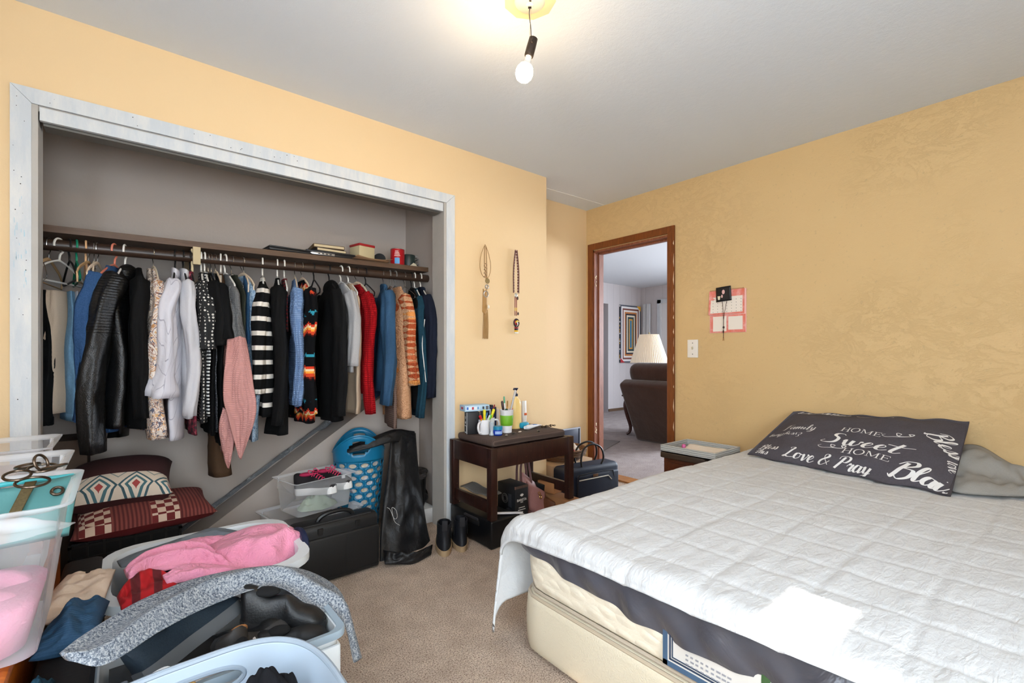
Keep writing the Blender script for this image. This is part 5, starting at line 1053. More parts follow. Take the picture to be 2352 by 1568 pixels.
b = drape([(-.165, 1.26, .36), (-.155, 1.29, .44), (-.15, 1.36, .42)], [(-.115, 1.25, .36), (-.11, 1.29, .44), (-.11, 1.37, .42)], (.1, -.3, 1), .03, 3, .008, 9); tag(obj('denim_scrap', b, G['teal'], smooth=180), 'dark blue denim bunched beside the orange chest', 'denim')
# shoe box: white panelled storage box with grey rim
M_wp = plain(220, 224, 226, .35, name='white_plastic'); M_gp = plain(150, 166, 178, .35, name='blue_grey_plastic')
t = thing('shoe_crate', 'white panelled storage box with blue grey rim, full of shoes', 'storage box', (.205, 1.475, 0))
w_, d_, h_ = .53, .38, .345; obj('box_body', shell([(w_-.04, d_-.04, .004), (w_-.02, d_-.02, h_-.02), (w_-.02, d_-.02, h_), (w_-.03, d_-.03, h_), (w_-.05, d_-.05, .10)], .03), M_wp, t, smooth=50)
b = MB(); b.loft([[(x, y, z) for x, y in rrect(w_+o_, d_+o_, .035)] for o_, z in ((-.02, h_-.012), (.012, h_-.012), (.014, h_), (.010, h_+.008), (-.022, h_+.006), (-.022, h_-.012))], cap=False); obj('box_rim', b, M_gp, t)
for s_ in (-1, 1):
    for zz_ in (.245, .085): obj('panel', MB().box((s_*.130, -d_/2+.003, zz_), (.24, .012, .14), .01), M_wp, t, label='white raised panel')
obj('panel', MB().box((w_/2-.003, 0, .16), (.012, .30, .26), .01), M_wp, t, label='white raised panel')
b = MB(); b.box((0, 0, .262), (w_-.06, d_-.06, .02)); obj('inner_tray', b, plain(60, 62, 66, .8), t)
def shoe(name, label, loc, rot, L, um, sm, dark, laces=None, heel=0, high=.075, group=None, sole_h=.026):
    t = thing(name, label, 'shoe', loc, 0, group, rot)
    wd = lambda s: .036*(1-.25*math.exp(-((s-.42)/.16)**2))*(1-max(0, (s-.72)/.28)**2.4)**.5*(1 if s > .06 else .6+.4*s/.06)+.004
    def outline(s, k): return wd(s)*k
    n = 26; b = MB(); rg = []
    for zf, k in ((0, .96), (.3, 1.04), (1, 1.0)):
        ring = []
        for i in range(n): s = i/(n-1); ring.append((s*L, outline(s, k), zf*sole_h+heel*max(0, 1-s*2.2)*(zf > .5)+heel*.0))
        for i in range(n-1, -1, -1): s = i/(n-1); ring.append((s*L, -outline(s, k), zf*sole_h+heel*max(0, 1-s*2.2)*(zf > .5)))
        rg.append(ring)
    b.loft(rg); obj('sole', b, sm, t, smooth=40)
    b = MB(); rg = []
    for i in range(n):
        s = .015+.97*i/(n-1); hh = interp([(0, high*.9), (.08, high), (.30, high*.72), (.5, high*.86), (.68, .045), (.85, .034), (1, .010)], s); w2 = outline(s, .96); z0_ = sole_h*.9+heel*max(0, 1-s*2.2); ring = []
        for k in range(13):
            a = PI*k/12; cz = math.sin(a); ring.append((s*L+.012*cz*(s < .1)*-1, w2*math.copysign(abs(math.cos(a))**.7, math.cos(a))*(1-.30*cz*(s < .55)), z0_+hh*cz**.8))
        rg.append(ring)
    b.loft(rg, cap=True); obj('upper', b, um, t, smooth=60)
    b = MB(); b.ell((L*.25, 0, sole_h+heel*.5+high*.80), (L*.17, .022, .012), 16, 8); obj('opening', b, dark, t, label='dark shoe opening')
    if laces:
        b = MB()
        for k in range(5): q = .46+.055*k; zc = sole_h+interp([(0, high*.9), (.30, high*.72), (.5, high*.86), (.68, .045)], q)+.002; b.tube([(q*L, -.020, zc-.012), (q*L+.004, -.008, zc), (q*L+.006, .008, zc), (q*L, .020, zc-.012)], .0028, 6)
        b.tube(cat_rom([(.46*L, 0, high+sole_h), (.42*L, .03, high+sole_h+.01), (.5*L, .035, high+sole_h-.01), (.47*L, 0, high+sole_h)], 5), .0024, 6); b.tube(cat_rom([(.46*L, 0, high+sole_h), (.42*L, -.03, high+sole_h+.01), (.5*L, -.035, high+sole_h-.01), (.47*L, 0, high+sole_h)], 5), .0024, 6); obj('laces', b, laces, t)
    return t
M_dk = plain(12, 12, 14, .9); M_rub = plain(96, 98, 100, .7); M_blk = plain(13, 13, 14, .42, bump=.15, bs=200, name='black_leather_shoe'); M_nv = plain(40, 54, 66, .8, var=.4, vs=200, bump=.4, bs=300, name='navy_mesh')
shoe('sneaker', 'navy mesh sneaker with thick grey sole in the shoe box', (.035, 1.40, .325), (-28, -10, 30), .27, M_nv, M_rub, M_dk, plain(50, 66, 76, .7), sole_h=.034)
shoe('shoe', 'black perforated slip-on standing on its toe in the shoe box', (.20, 1.40, .385), (0, 66, -70), .17, plain(46, 42, 40, .6, var=.5, vs=300), plain(30, 28, 28, .6), M_dk, high=.05)
shoe('shoe', 'large black leather shoe lying under the grey sweater in the shoe box', (.255, 1.485, .335), (0, 4, -30), .22, M_blk, plain(34, 32, 32, .6), M_dk, heel=.02, high=.09)
shoe('shoe', 'black heeled sandal with tan insole at the front of the shoe box', (.215, 1.36, .325), (-60, 0, 20), .17, M_blk, plain(40, 38, 38, .6), plain(170, 116, 70, .6), heel=.03, high=.04)
shoe('shoe', 'black flat shoe at the right corner of the shoe box', (.28, 1.385, .295), (0, 2, -16), .17, plain(16, 16, 18, .6), plain(26, 26, 28, .6), M_dk, high=.05)
b = MB(); b.box((.165, 1.35, .335), (.22, .05, .03), .012, rot=(0, -10, 22)); tag(obj('paper_roll', b, plain(214, 206, 200, .8, var=.1)), 'pale folded packet between sneaker and slip-on in the shoe box', 'packet')
b = MB(); b.tube(cat_rom([(.02, 1.285, .36), (.03, 1.30, .39), (.075, 1.31, .40), (.09, 1.30, .37), (.05, 1.28, .365), (.01, 1.27, .355), (.03, 1.26, .35), (.07, 1.27, .352)], 8), .003, 8); tag(obj('white_cable', b, plain(226, 226, 226, .4)), 'white looped charging cable in the front left of the shoe box', 'cable')
b = MB(); b.box((-.005, 1.262, .30), (.05, .036, .24), .006, rot=(0, -6, 0)); tag(obj('power_adapter', b, plain(120, 128, 140, .4)), 'grey blue box standing left of the white cable', 'box')
b = drape([(-.16, 1.27, .40), (-.09, 1.29, .42), (-.045, 1.30, .40)], [(-.14, 1.22, .37), (-.08, 1.23, .39), (-.04, 1.245, .38)], (0, -.4, 1), .03, 3, .01, 4); tag(obj('pale_blue_shirt', b, plain(160, 178, 200, .85, var=.15, bump=.3, bs=30), smooth=180), 'pale blue shirt bunched at the bottom left edge', 'shirt')
b = MB(); b.box((-.115, 1.265, .185), (.10, .09, .37), .03); tag(obj('black_bag', b, M_bag), 'black bag under the pale blue shirt at bottom left', 'bag')
# grey marl sweater lying across everything
m = Mat('grey_marl_knit'); n_ = m.noise(190, 3, .8, m.co('Object', (1, 1, 1))); m.col(m.ramp(n_, [(.34, srgb(58, 66, 80)), (.48, srgb(124, 132, 142)), (.62, srgb(184, 186, 188))])).set(rough=1, spec=.1); m.bump(m.math('ADD', n_, m.noise(12, 3)), .5, .008); M_marl = m.m
A = [px_(136, 1500, 1.24), px_(200, 1452, 1.32), px_(330, 1375, 1.50), px_(460, 1325, 1.62), px_(600, 1300, 1.66), px_(700, 1308, 1.66), px_(775, 1350, 1.60), px_(806, 1420, 1.50), px_(832, 1510, 1.42)]
B = [px_(160, 1518, 1.20), px_(245, 1525, 1.20), px_(370, 1448, 1.30), px_(480, 1392, 1.40), px_(590, 1352, 1.46), px_(650, 1352, 1.46), px_(720, 1398, 1.42), px_(785, 1425, 1.40), px_(812, 1522, 1.38)]
b = drape(A, B, (.05, -.62, .78), .030, 2.6, .024, 2.0, 140, 48, .008, .25); tag(obj('grey_sweater', b, M_marl, smooth=180), 'long grey marl sweater draped over the shoe box', 'sweater')
# white laundry basket with pink robe
t = thing('laundry_basket', 'white laundry basket with navy handles, heaped with a pink robe', 'laundry basket', (.235, 1.985, 0))
w_, d_, h_ = .56, .52, .39; b = shell([(w_-.12, d_-.12, .004), (w_-.02, d_-.02, h_*.9), (w_+.03, d_+.03, h_*.93), (w_+.03, d_+.03, h_), (w_-.03, d_-.03, h_), (w_-.14, d_-.14, .02)], .12); obj('basket_body', b, M_wp, t, smooth=50)
for s_ in (-1, 1): obj('handle', MB().tube(cat_rom([(s_*(w_/2+.005), -.16, h_-.05), (s_*(w_/2+.024), -.08, h_-.0), (s_*(w_/2+.026), .02, h_+.004), (s_*(w_/2+.005), .10, h_-.05)], 6), .014, 8), plain(24, 36, 66, .45), t, label='navy handle')
m = Mat('pink_plush'); m.col(m.mix(m.noise(5, 3), srgb(226, 132, 162), srgb(240, 166, 190))).set(rough=1, sheen=.15, spec=.1); m.bump(m.math('ADD', m.noise(13, 4, .55, None, 1.2), m.math('MULTIPLY', m.noise(150, 2), .2)), .7, .03); M_plush = m.m
t = thing('pink_robe', 'pink plush robe heaped on the white laundry basket', 'robe')
A = [px_(450, 1258, 2.12), px_(540, 1222, 2.16), px_(640, 1206, 2.16), px_(690, 1225, 2.10), px_(702, 1262, 2.0)]; B = [px_(500, 1335, 1.80), px_(560, 1322, 1.80), px_(620, 1305, 1.80), px_(665, 1285, 1.84), px_(692, 1278, 1.92)]
obj('robe_body', drape(A, B, (0, -.5, .85), .060, 3.2, .022, 1.2, 90, 40, .020), M_plush, t, smooth=180)
A = [px_(283, 1308, 1.92), px_(330, 1278, 2.0), px_(400, 1258, 2.05), px_(470, 1256, 2.05), px_(540, 1300, 1.92)]; B = [px_(300, 1335, 1.80), px_(350, 1318, 1.84), px_(420, 1305, 1.85), px_(480, 1318, 1.82), px_(545, 1328, 1.80)]
obj('sleeve', drape(A, B, (0, -.5, .85), .045, 4.6, .020, 4, 90, 44, .014), M_plush, t, smooth=180)
A = [px_(372, 1322, 1.80), px_(430, 1300, 1.86), px_(500, 1300, 1.86), px_(560, 1306, 1.84)]; B = [px_(385, 1345, 1.74), px_(430, 1335, 1.76), px_(500, 1335, 1.76), px_(570, 1325, 1.78)]
obj('sleeve', drape(A, B, (0, -.5, .85), .035, 2.5, .012, 7, 60, 26, .008), M_plush, t, smooth=180)
A = [px_(408, 1250, 2.12), px_(450, 1238, 2.16), px_(520, 1232, 2.18), px_(560, 1240, 2.15)]; B = [px_(412, 1262, 2.06), px_(455, 1256, 2.08), px_(520, 1256, 2.08), px_(560, 1262, 2.08)]
obj('hood', drape(A, B, (0, -.4, .9), .030, 1.2, .006, 9, 40, 20, .006), M_plush, t, smooth=180)
A = [px_(268, 1288, 2.10), px_(340, 1262, 2.18), px_(440, 1228, 2.22), px_(490, 1212, 2.24), px_(545, 1218, 2.22)]; B = [px_(280, 1304, 2.0), px_(360, 1282, 2.06), px_(450, 1252, 2.1), px_(500, 1240, 2.14), px_(545, 1238, 2.14)]
m = Mat('grey_denim'); m.col(m.mix(m.noise(7, 4), srgb(86, 94, 102), srgb(116, 124, 132))).set(rough=.85); m.bump(m.noise(16, 4), .3, .01)
tag(obj('grey_jeans', drape(A, B, (0, -.3, 1), .022, 2, .008, 2, 60, 24, .008), m.m, smooth=180), 'grey jeans along the back rim of the white basket', 'jeans')
m = Mat('red_dark_check'); m.col(m.mix(m.ramp(m.wave(6, 1.5, None, 'X'), [(.6, (0, 0, 0, 1)), (.75, (1, 1, 1, 1))]), srgb(176, 18, 26), srgb(92, 20, 26))).set(rough=.9); m.bump(m.noise(18, 3), .4, .012)
A = [px_(268, 1370, 1.80), px_(300, 1332, 1.88), px_(345, 1318, 1.90), px_(400, 1330, 1.86)]; B = [px_(280, 1402, 1.70), px_(320, 1402, 1.70), px_(370, 1380, 1.72), px_(410, 1352, 1.74)]
tag(obj('red_plaid_cloth', drape(A, B, (0, -.5, .85), .05, 3, .018, 5, 60, 30, .014), m.m, smooth=180), 'red checked cloth at the front left of the white basket', 'cloth')
b = heap(.235, 1.98, .30, .24, .22, .10, 6, .6); tag(obj('purple_clothes', b, plain(56, 40, 60, .9, var=.4), smooth=180), 'dark purple clothes filling the white basket under the robe', 'clothes')
# pale hamper at the bottom edge
M_pale = plain(172, 186, 200, .4, name='pale_hamper_plastic'); t = thing('laundry_hamper', 'pale grey blue laundry hamper with cut-out handle at the bottom edge', 'hamper', (.10, .975, 0))
b = MB(); hb = MB(); nu = 192; nv = 60
def hamp(u, v):
    a = 2*PI*u; ct, st_ = math.cos(a), math.sin(a); k = lerp(.78, 1, v); e = .62; rx_, ry_ = .255*k, .26*k
    zr = .421+.012*math.cos(2*(a-R(75))); return (rx_*math.copysign(abs(ct)**e, ct), ry_*math.copysign(abs(st_)**e, st_), lerp(.004, zr, v))
P = [[hamp(i/nu, j/(nv-1)) for i in range(nu)] for j in range(nv)]; b.v = [p for r_ in P for p in r_]
for j in range(nv-1):
    for i in range(nu):
        u = (i+.5)/nu; v = (j+.5)/(nv-1)
        if any(((u-c_)/.045)**2+((v-.865)/.058)**2 < 1 for c_ in (.25, .75)): continue
        b.f.append((j*nu+i, j*nu+(i+1) % nu, (j+1)*nu+(i+1) % nu, (j+1)*nu+i))
b.f.append(tuple(range(nu))); obj('hamper_body', b, M_pale, t, smooth=180, solid=.004)
obj('rim', MB().tube([(p[0]*1.01, p[1]*1.01, p[2]) for p in P[-1]]+[(P[-1][0][0]*1.01, P[-1][0][1]*1.01, P[-1][0][2])], .007, 8), plain(150, 162, 174, .35), t, label='blue grey rim')
b = MB(); hole = [hamp(.25+.046*math.cos(q), .865+.060*math.sin(q)) for q in [2*PI*k/40 for k in range(41)]]; obj('handle_grip', MB().tube(hole, .006, 7), plain(140, 152, 164, .35), t, label='blue grey handle edge')
b = heap(.225, 1.075, .345, .085, .075, .11, 3.3, .6); tag(obj('black_garment', b, cloth(18, 18, 22, .3), smooth=180), 'black garment bunched inside the pale hamper', 'garment')
b = heap(.10, .965, .24, .17, .17, .09, 8, .8); tag(obj('white_laundry', b, G['white'], smooth=180), 'white laundry in the bottom of the pale hamper', 'laundry')
b = MB(); b.tube([(.03, 1.262, .325), (.125, 1.262, .365)], .013, 10); tag(obj('wooden_brush', b, plain(206, 164, 100, .5)), 'pale wooden handle seen through the hamper cut-out', 'brush')
# ================================================================ closet floor
M_crate = plain(16, 14, 13, .45, name='black_crate_plastic')
def crate(name, label, x0, x1, y0, y1, h):
    t = thing(name, label, 'crate', ((x0+x1)/2, (y0+y1)/2, 0), 0, None); W_, D_ = x1-x0, y1-y0
    b = MB(); b.box((0, 0, .01), (W_, D_, .016))
    for s_ in (-1, 1): b.box((0, s_*(D_/2-.006), h/2), (W_, .006, h)); b.box((s_*(W_/2-.006), 0, h/2), (.006, D_-.02, h))
    obj('crate_walls', b, M_crate, t, smooth=0)
    b = MB()
    for zz_ in (.04, h*.33, h*.62, h*.80, h-.012): 
        for s_ in (-1, 1): b.box((0, s_*(D_/2), zz_), (W_+.012, .012, .010)); b.box((s_*W_/2, 0, zz_), (.012, D_+.012, .010))
    for k in range(8):
        for s_ in (-1, 1): b.box((lerp(-W_/2, W_/2, k/7), s_*(D_/2), h/2), (.008, .010, h))
    obj('ribs', b, plain(32, 29, 27, .4), t, smooth=0); b = MB(); b.box((0, 0, h*.45), (W_-.03, D_-.03, h*.8)); obj('crate_filling', b, plain(30, 26, 26, .9), t, label='dark stuff inside'); return t
crate('plastic_crate', 'black ribbed plastic crate under the patterned cushions', -.17, .20, 2.62, 2.87, .325)
crate('plastic_crate', 'taller black plastic crate behind the patterned cushions', -.115, .155, 2.90, 3.18, .47)
b = MB(); b.box((-.29, 3.06, .355), (.32, .24, .71), .004); tag(obj('cardboard_box', b, plain(92, 74, 62, .85, var=.15)), 'tall brown cardboard box in the left back corner of the closet', 'box')
def cushion(name, label, loc, rot, w, d, h, mats, cat='cushion'):
    t = thing(name, label, cat, loc, 0, None, rot); f = lambda x, y: max(0, (1-abs(2*x/w)**2.6)*(1-abs(2*y/d)**2.6))**.42
    for nm, sg, mt in (('cover_front', 1, mats[0]), ('cover_back', -1, mats[1])):
        b = MB(); b.grid(30, 30, lambda u, v: ((u-.5)*w*(1-.06*math.sin(PI*v)), (v-.5)*d*(1-.06*math.sin(PI*u)), sg*h/2*f((u-.5)*w, (v-.5)*d)+.004*N(u*4, v*4, sg))); obj(nm, b, mt, t, smooth=180)
    return t
m = Mat('tribal_cushion'); yb = m.sep(1); xz = m.sep(0); dx_ = m.math('PINGPONG', m.math('MULTIPLY_ADD', xz, 8, 4.5), .5); dy_ = m.math('ABSOLUTE', m.math('MULTIPLY_ADD', yb, 9, 1.25)); dm = m.math('ADD', dx_, dy_)
pat = m.ramp(dm, [(0, srgb(150, 60, 56)), (.12, srgb(206, 190, 172)), (.22, srgb(66, 100, 106)), (.32, srgb(206, 190, 172)), (.42, srgb(52, 80, 88)), (.50, srgb(196, 180, 162)), (.75, srgb(120, 130, 126)), (.80, srgb(200, 184, 166))], True)
m.col(m.mix(m.math('GREATER_THAN', yb, -.085), pat, srgb(54, 18, 18))).set(rough=.9); m.bump(m.noise(120, 2), .3, .004); M_tri = m.m
m = Mat('maroon_check'); ck = m.checker(34, srgb(196, 170, 150), srgb(100, 24, 24)); ckm = m.math('GREATER_THAN', m.math('SINE', m.math('MULTIPLY', m.sep(0), 27)), .25); st2 = m.mix(m.wave(22, .3, None, 'X'), srgb(72, 16, 16), srgb(120, 56, 48)); m.col(m.mix(ckm, st2, ck)).set(rough=.9); M_mar = m.m
cushion('cushion', 'maroon cushion with checked and striped panels lying on the black crate', (.075, 2.70, .392), (5, 0, 4), .50, .36, .12, (M_mar, plain(96, 20, 22, .9)))
cushion('cushion', 'dark maroon cushion with a diamond patterned cream band, upper of two', (-.01, 2.80, .515), (14, 0, -4), .38, .34, .20, (M_tri, plain(54, 18, 18, .9)))
# briefcase
M_nyl = Mat('black_case_fabric'); M_nyl.col(M_nyl.mix(M_nyl.noise(7, 3), srgb(12, 12, 13), srgb(20, 20, 21))).set(rough=.5, spec=.4); M_nyl.bump(M_nyl.noise(260, 2), .25, .002); M_nyl = M_nyl.m
t = thing('briefcase', 'black soft briefcase standing on the carpet in front of the clear boxes', 'briefcase', (.815, 2.375, 0), 1.5)
obj('case_body', MB().box((0, 0, .145), (.42, .13, .286), .03, seg=4), M_nyl, t); obj('front_pocket', MB().box((.0, -.068, .118), (.405, .022, .215), .010, seg=3), M_nyl, t)
obj('seam', MB().box((.03, -.0795, .118), (.003, .002, .20)), plain(10, 10, 10, .6), t); obj('seam', MB().box((0, -.0795, .030), (.40, .002, .003)), plain(10, 10, 10, .6), t)
obj('handle', MB().tube(cat_rom([(-.09, -.01, .25), (-.085, -.01, .295), (-.04, -.012, .318), (.04, -.012, .318), (.085, -.01, .295), (.09, -.01, .25)], 6), .011, 8), plain(20, 20, 21, .4), t)
for s_ in (-1, 1): obj('handle_strap', MB().box((s_*.092, -.055, .22), (.026, .012, .10), .003, rot=(14, 0, 0)), M_nyl, t)
obj('zip', MB().tube([(-.17, -.045, .284), (.17, -.045, .284)], .004, 6), plain(60, 60, 62, .4, .3), t)
# clear boxes with sneakers
tote('clear_box', 'clear plastic box holding black and pink sneakers, on top of the lower clear tray', (.815, 2.68, .252), .33, .23, .19, .9, .02, 12)
tote('clear_box', 'wide clear plastic tray under the sneaker box in the closet', (.80, 2.715, .012), .42, .34, .236, .88, .03, 10)
b = heap(.82, 2.68, .262, .11, .075, .06, 5, 1.2); tag(obj('tissue_paper', b, plain(186, 202, 176, .7, var=.2), smooth=180), 'pale green tissue paper in the bottom of the sneaker box', 'tissue paper')
M_pk = plain(206, 50, 96, .6, name='pink_laces'); M_ws = plain(230, 228, 226, .5)
shoe('running_shoe', 'black running shoe with pink lining in the clear box, left of the pair', (.745, 2.76, .325), (0, -6, -52), .24, plain(26, 22, 26, .7), M_ws, plain(176, 40, 80, .8), M_pk, high=.085, sole_h=.038)
shoe('running_shoe', 'black running shoe with pink lining in the clear box, right of the pair', (.845, 2.775, .330), (0, -6, -52), .23, plain(26, 22, 26, .7), M_ws, plain(176, 40, 80, .8), M_pk, high=.08, sole_h=.038)
b = MB(); b.box((.80, 2.72, .10), (.34, .25, .15), .02); tag(obj('folded_clothes', b, plain(150, 146, 146, .8, var=.25)), 'grey folded clothes inside the wide clear tray', 'clothes')
# turquoise hamper with oval holes
M_tq = Mat('turquoise_plastic'); M_tq.col(srgb(20, 110, 150)).set(rough=.32, spec=.5); M_tq = M_tq.m
t = thing('laundry_hamper', 'tall turquoise plastic hamper with rows of oval holes', 'hamper', (1.105, 2.79, 0))
HR = lambda z: lerp(.108, .158, z/.60)
def hp(a, z, o=0): r = HR(min(z, .62))+o; return (r*math.cos(a), r*math.sin(a)*.92, z)
b = MB(); NR, NC, z0_, z1_ = 12, 13, .03, .47; dz_ = (z1_-z0_)/NR; da = 2*PI/NC
for r_ in range(NR):
    for c_ in range(NC):
        a0 = (c_+.5*(r_ % 2))*da; zc = z0_+dz_*(r_+.5); o_, i_ = [], []
        for k in range(20):
            q = 2*PI*k/20+PI/20; cx_, cy_ = math.cos(q), math.sin(q); mq = max(abs(cx_), abs(cy_)); o_.append(hp(a0+cx_/mq*da/2, zc+cy_/mq*dz_/2)); i_.append(hp(a0+cx_*da*.33, zc+cy_*dz_*.36))
        b.add(o_+i_, [(k, (k+1) % 20, 20+(k+1) % 20, 20+k) for k in range(20)])
b.grid(78, 3, lambda u, v: hp(2*PI*u, lerp(.0, z0_, v)), cu=True)
top_ = lambda a: .575+.055*math.cos(2*(a-R(70))); nu = 96; P = [[hp(2*PI*i/nu, lerp(z1_, top_(2*PI*i/nu), j/10)) for i in range(nu)] for j in range(11)]; o0 = len(b.v); b.v += [p for r_ in P for p in r_]
for j in range(10):
    for i in range(nu):
        a = 360*(i+.5)/nu; v = (j+.5)/10
        if any((((a-c_+180) % 360-180)/24)**2+((v-.55)/.24)**2 < 1 for c_ in (70, 250)): continue
        b.f.append((o0+j*nu+i, o0+j*nu+(i+1) % nu, o0+(j+1)*nu+(i+1) % nu, o0+(j+1)*nu+i))
obj('hamper_body', b, M_tq, t, smooth=60, solid=.0035)
obj('rim', MB().tube([tuple(V(p)*1.0) for p in P[-1]]+[P[-1][0]], .006, 8), M_tq, t)
m = Mat('mixed_laundry'); m.col(m.ramp(m.noise(9, 3, .6), [(.3, srgb(60, 70, 96)), (.42, srgb(206, 202, 206)), (.6, srgb(196, 180, 150)), (.7, srgb(190, 110, 120))])).set(rough=.9); m.bump(m.noise(22, 3), .6, .02)
b = MB(); b.grid(48, 14, lambda u, v: tuple(V(hp(2*PI*u, lerp(.01, .47, v), -.012))+V((.004*N(u*20, v*9), .004*N(u*20, v*9, 3), 0))), cu=True, T=TR((1.105, 2.79, 0))); b.f.append(tuple(range(48))); b.add([(1.105+.14*math.cos(2*PI*k/24), 2.79+.128*math.sin(2*PI*k/24), .47) for k in range(24)], [tuple(range(24))]); tag(obj('laundry', b, m.m, smooth=180), 'mixed pale laundry showing through the holes of the turquoise hamper', 'laundry')
# black coat over the hamper
M_coat = Mat('black_padded_nylon'); M_coat.col(M_coat.mix(M_coat.noise(6, 3), srgb(10, 10, 12), srgb(19, 19, 22))).set(rough=.5, spec=.4); M_coat.bump(M_coat.math('ADD', M_coat.noise(12, 4, .6, None, 1), M_coat.math('MULTIPLY', M_coat.noise(40, 3), .4)), .45, .016); M_coat = M_coat.m
t = thing('black_coat', 'black padded coat draped over the turquoise hamper down to the carpet', 'coat')
A = [px_(897, 1005, 2.66), px_(893, 1060, 2.60), px_(882, 1140, 2.52), px_(874, 1220, 2.45), px_(872, 1292, 2.36)]; B = [px_(955, 994, 2.74), px_(960, 1060, 2.68), px_(970, 1140, 2.60), px_(982, 1215, 2.50), px_(994, 1262, 2.38)]
obj('coat_body', drape(A, B, (-.35, -.9, .2), .060, 4, .018, 1.4, 80, 40, .016, .2), M_coat, t, smooth=180)
A = [px_(790, 1026, 2.76), px_(850, 1006, 2.74), px_(905, 986, 2.74), px_(952, 990, 2.78)]; B = [px_(800, 1040, 2.66), px_(855, 1028, 2.63), px_(905, 1015, 2.63), px_(955, 1020, 2.70)]
obj('sleeve', drape(A, B, (0, -.5, .85), .030, 2, .008, 3, 50, 20, .010), M_coat, t, smooth=180)
A = [px_(880, 1262, 2.36), px_(915, 1275, 2.30), px_(950, 1275, 2.27), px_(992, 1250, 2.30)]; B = [px_(884, 1296, 2.26), px_(920, 1296, 2.24), px_(952, 1294, 2.22), px_(990, 1274, 2.24)]
obj('hood', drape(A, B, (0, -.6, .8), .05, 2, .012, 5, 50, 24, .014, .1), M_coat, t, smooth=180)
obj('loose_thread', MB().tube(cat_rom([px_(889, 1165, 2.415), px_(896, 1170, 2.41), px_(905, 1190, 2.40), px_(912, 1188, 2.40), px_(910, 1172, 2.40), px_(900, 1166, 2.41), px_(906, 1196, 2.39), px_(918, 1206, 2.385)], 6), .0010, 5), plain(200, 198, 196, .7), t)
# fur boot on a white box at the closet's right end
b = MB(); b.box((1.505, 2.80, .05), (.15, .22, .095), .003); tag(obj('white_box', b, plain(206, 206, 206, .6, bump=.4, bs=200)), 'white ribbed box under the fur boots at the right end of the closet', 'box')
for k, (xx, yy) in enumerate(((1.485, 2.765), (1.545, 2.86))):
    t = thing('fur_boot', ['black fur trimmed boot on the white box in the closet, nearer one', 'black fur trimmed boot on the white box in the closet, farther one'][k], 'boot', (xx, yy, .099), 40)
    obj('shaft', MB().lathe([(.045, .0), (.052, .03), (.05, .10), (.056, .20), (.05, .20), (.045, .12)], 20), M_blk, t); obj('fur_cuff', MB().torus((0, 0, .205), .048, .018, None, 24, 8), plain(60, 54, 52, 1, bump=1, bs=120, var=.6, vs=160), t, label='dark fur cuff'); obj('foot', MB().ell((.06, 0, .035), (.09, .046, .034), 18, 10), M_blk, t)
# ankle boots
def ankle_boot(label, loc, rz):
    t = thing('ankle_boot', label, 'boot', loc, rz); b = MB(); rg = []
    for z, w, l0, l1 in ((0, .045, -.068, .20), (.032, .047, -.072, .205)):
        rg.append([(lerp(l0, l1, (1-math.cos(a))/2), w*math.sin(a)*(1 if math.cos(a) > -2 else 1), z) for a in [2*PI*k/28 for k in range(28)]])
    b.loft(rg); obj('sole', b, plain(176, 150, 116, .7, var=.15, vs=60), t, label='tan crepe sole')
    b = MB(); rg = []
    for z, w, l0, l1 in ((.032, .043, -.066, .195), (.06, .041, -.062, .18), (.08, .036, -.05, .11), (.11, .035, -.048, .075), (.145, .038, -.052, .068), (.165, .039, -.055, .066), (.165, .034, -.05, .060), (.10, .030, -.04, .06)):
        rg.append([(lerp(l0, l1, (1-math.cos(a))/2), w*math.sin(a), z) for a in [2*PI*k/28 for k in range(28)]])
    b.loft(rg); obj('upper', b, plain(26, 28, 34, .55, bump=.2, bs=150, var=.3), t)
    obj('pull_tab', MB().box((-.056, 0, .165), (.006, .030, .055), .002, rot=(0, -6, 0)), plain(34, 34, 38, .7), t)
    for s_ in (-1, 1): obj('elastic_gusset', MB().box((.012, s_*.0375, .115), (.034, .003, .075), .001), plain(14, 14, 16, .9), t)
ankle_boot('black ankle boot with tan sole by the closet jamb, left of the pair', (1.375, 2.245, .001), 62)
ankle_boot('black ankle boot with tan sole beside the black box, right of the pair', (1.478, 2.235, .001), 66)
# ================================================================ bench and everything around it
M_mah = Mat('dark_mahogany'); co_ = M_mah.co('Object', (10, 10, 2)); w_m = M_mah.noise(5, 5, .6, co_, 1)
edge = M_mah.ramp(M_mah.noise(60, 3, .7), [(.70, (0, 0, 0, 1)), (.74, (1, 1, 1, 1))])
M_mah.col(M_mah.mix(edge, M_mah.ramp(w_m, [(.3, srgb(32, 17, 14)), (.7, srgb(56, 30, 23))]), srgb(150, 110, 84))).set(rough=.32, spec=.5); M_mah = M_mah.m
ZB = .166
t = thing('vanity_bench', 'dark mahogany bench with a brown padded seat standing against the orange wall', 'bench', (1.915, 2.295, 0))
bx0, bx1, by0, by1 = -.315, .315, -.195, .195
for x, y in ((bx0, by0), (bx1, by0), (bx0, by1), (bx1, by1)): obj('leg', MB().box((x, y, (ZB+.572)/2+.0005), (.044, .044, .572-ZB-.001), .003), M_mah, t)
for y in (by0, by1): obj('apron', MB().box((0, y, .512), (.586, .026, .115), .002), M_mah, t)
for x in (bx0, bx1): obj('apron', MB().box((x, 0, .512), (.026, .346, .115), .002), M_mah, t); obj('side_stretcher', MB().box((x, 0, .235), (.024, .346, .066), .002), M_mah, t)
M_seat = Mat('brown_velour'); M_seat.col(M_seat.mix(M_seat.wave(40, 2, M_seat.co('Object', (.1, 1, 1)), 'Y'), srgb(60, 46, 40), srgb(92, 74, 66))).set(rough=.9); M_seat.bump(M_seat.noise(160, 2), .4, .004); M_seat = M_seat.m
obj('seat_pad', MB().box((0, .005, .592), (.60, .37, .044), .018, seg=4), M_seat, t)
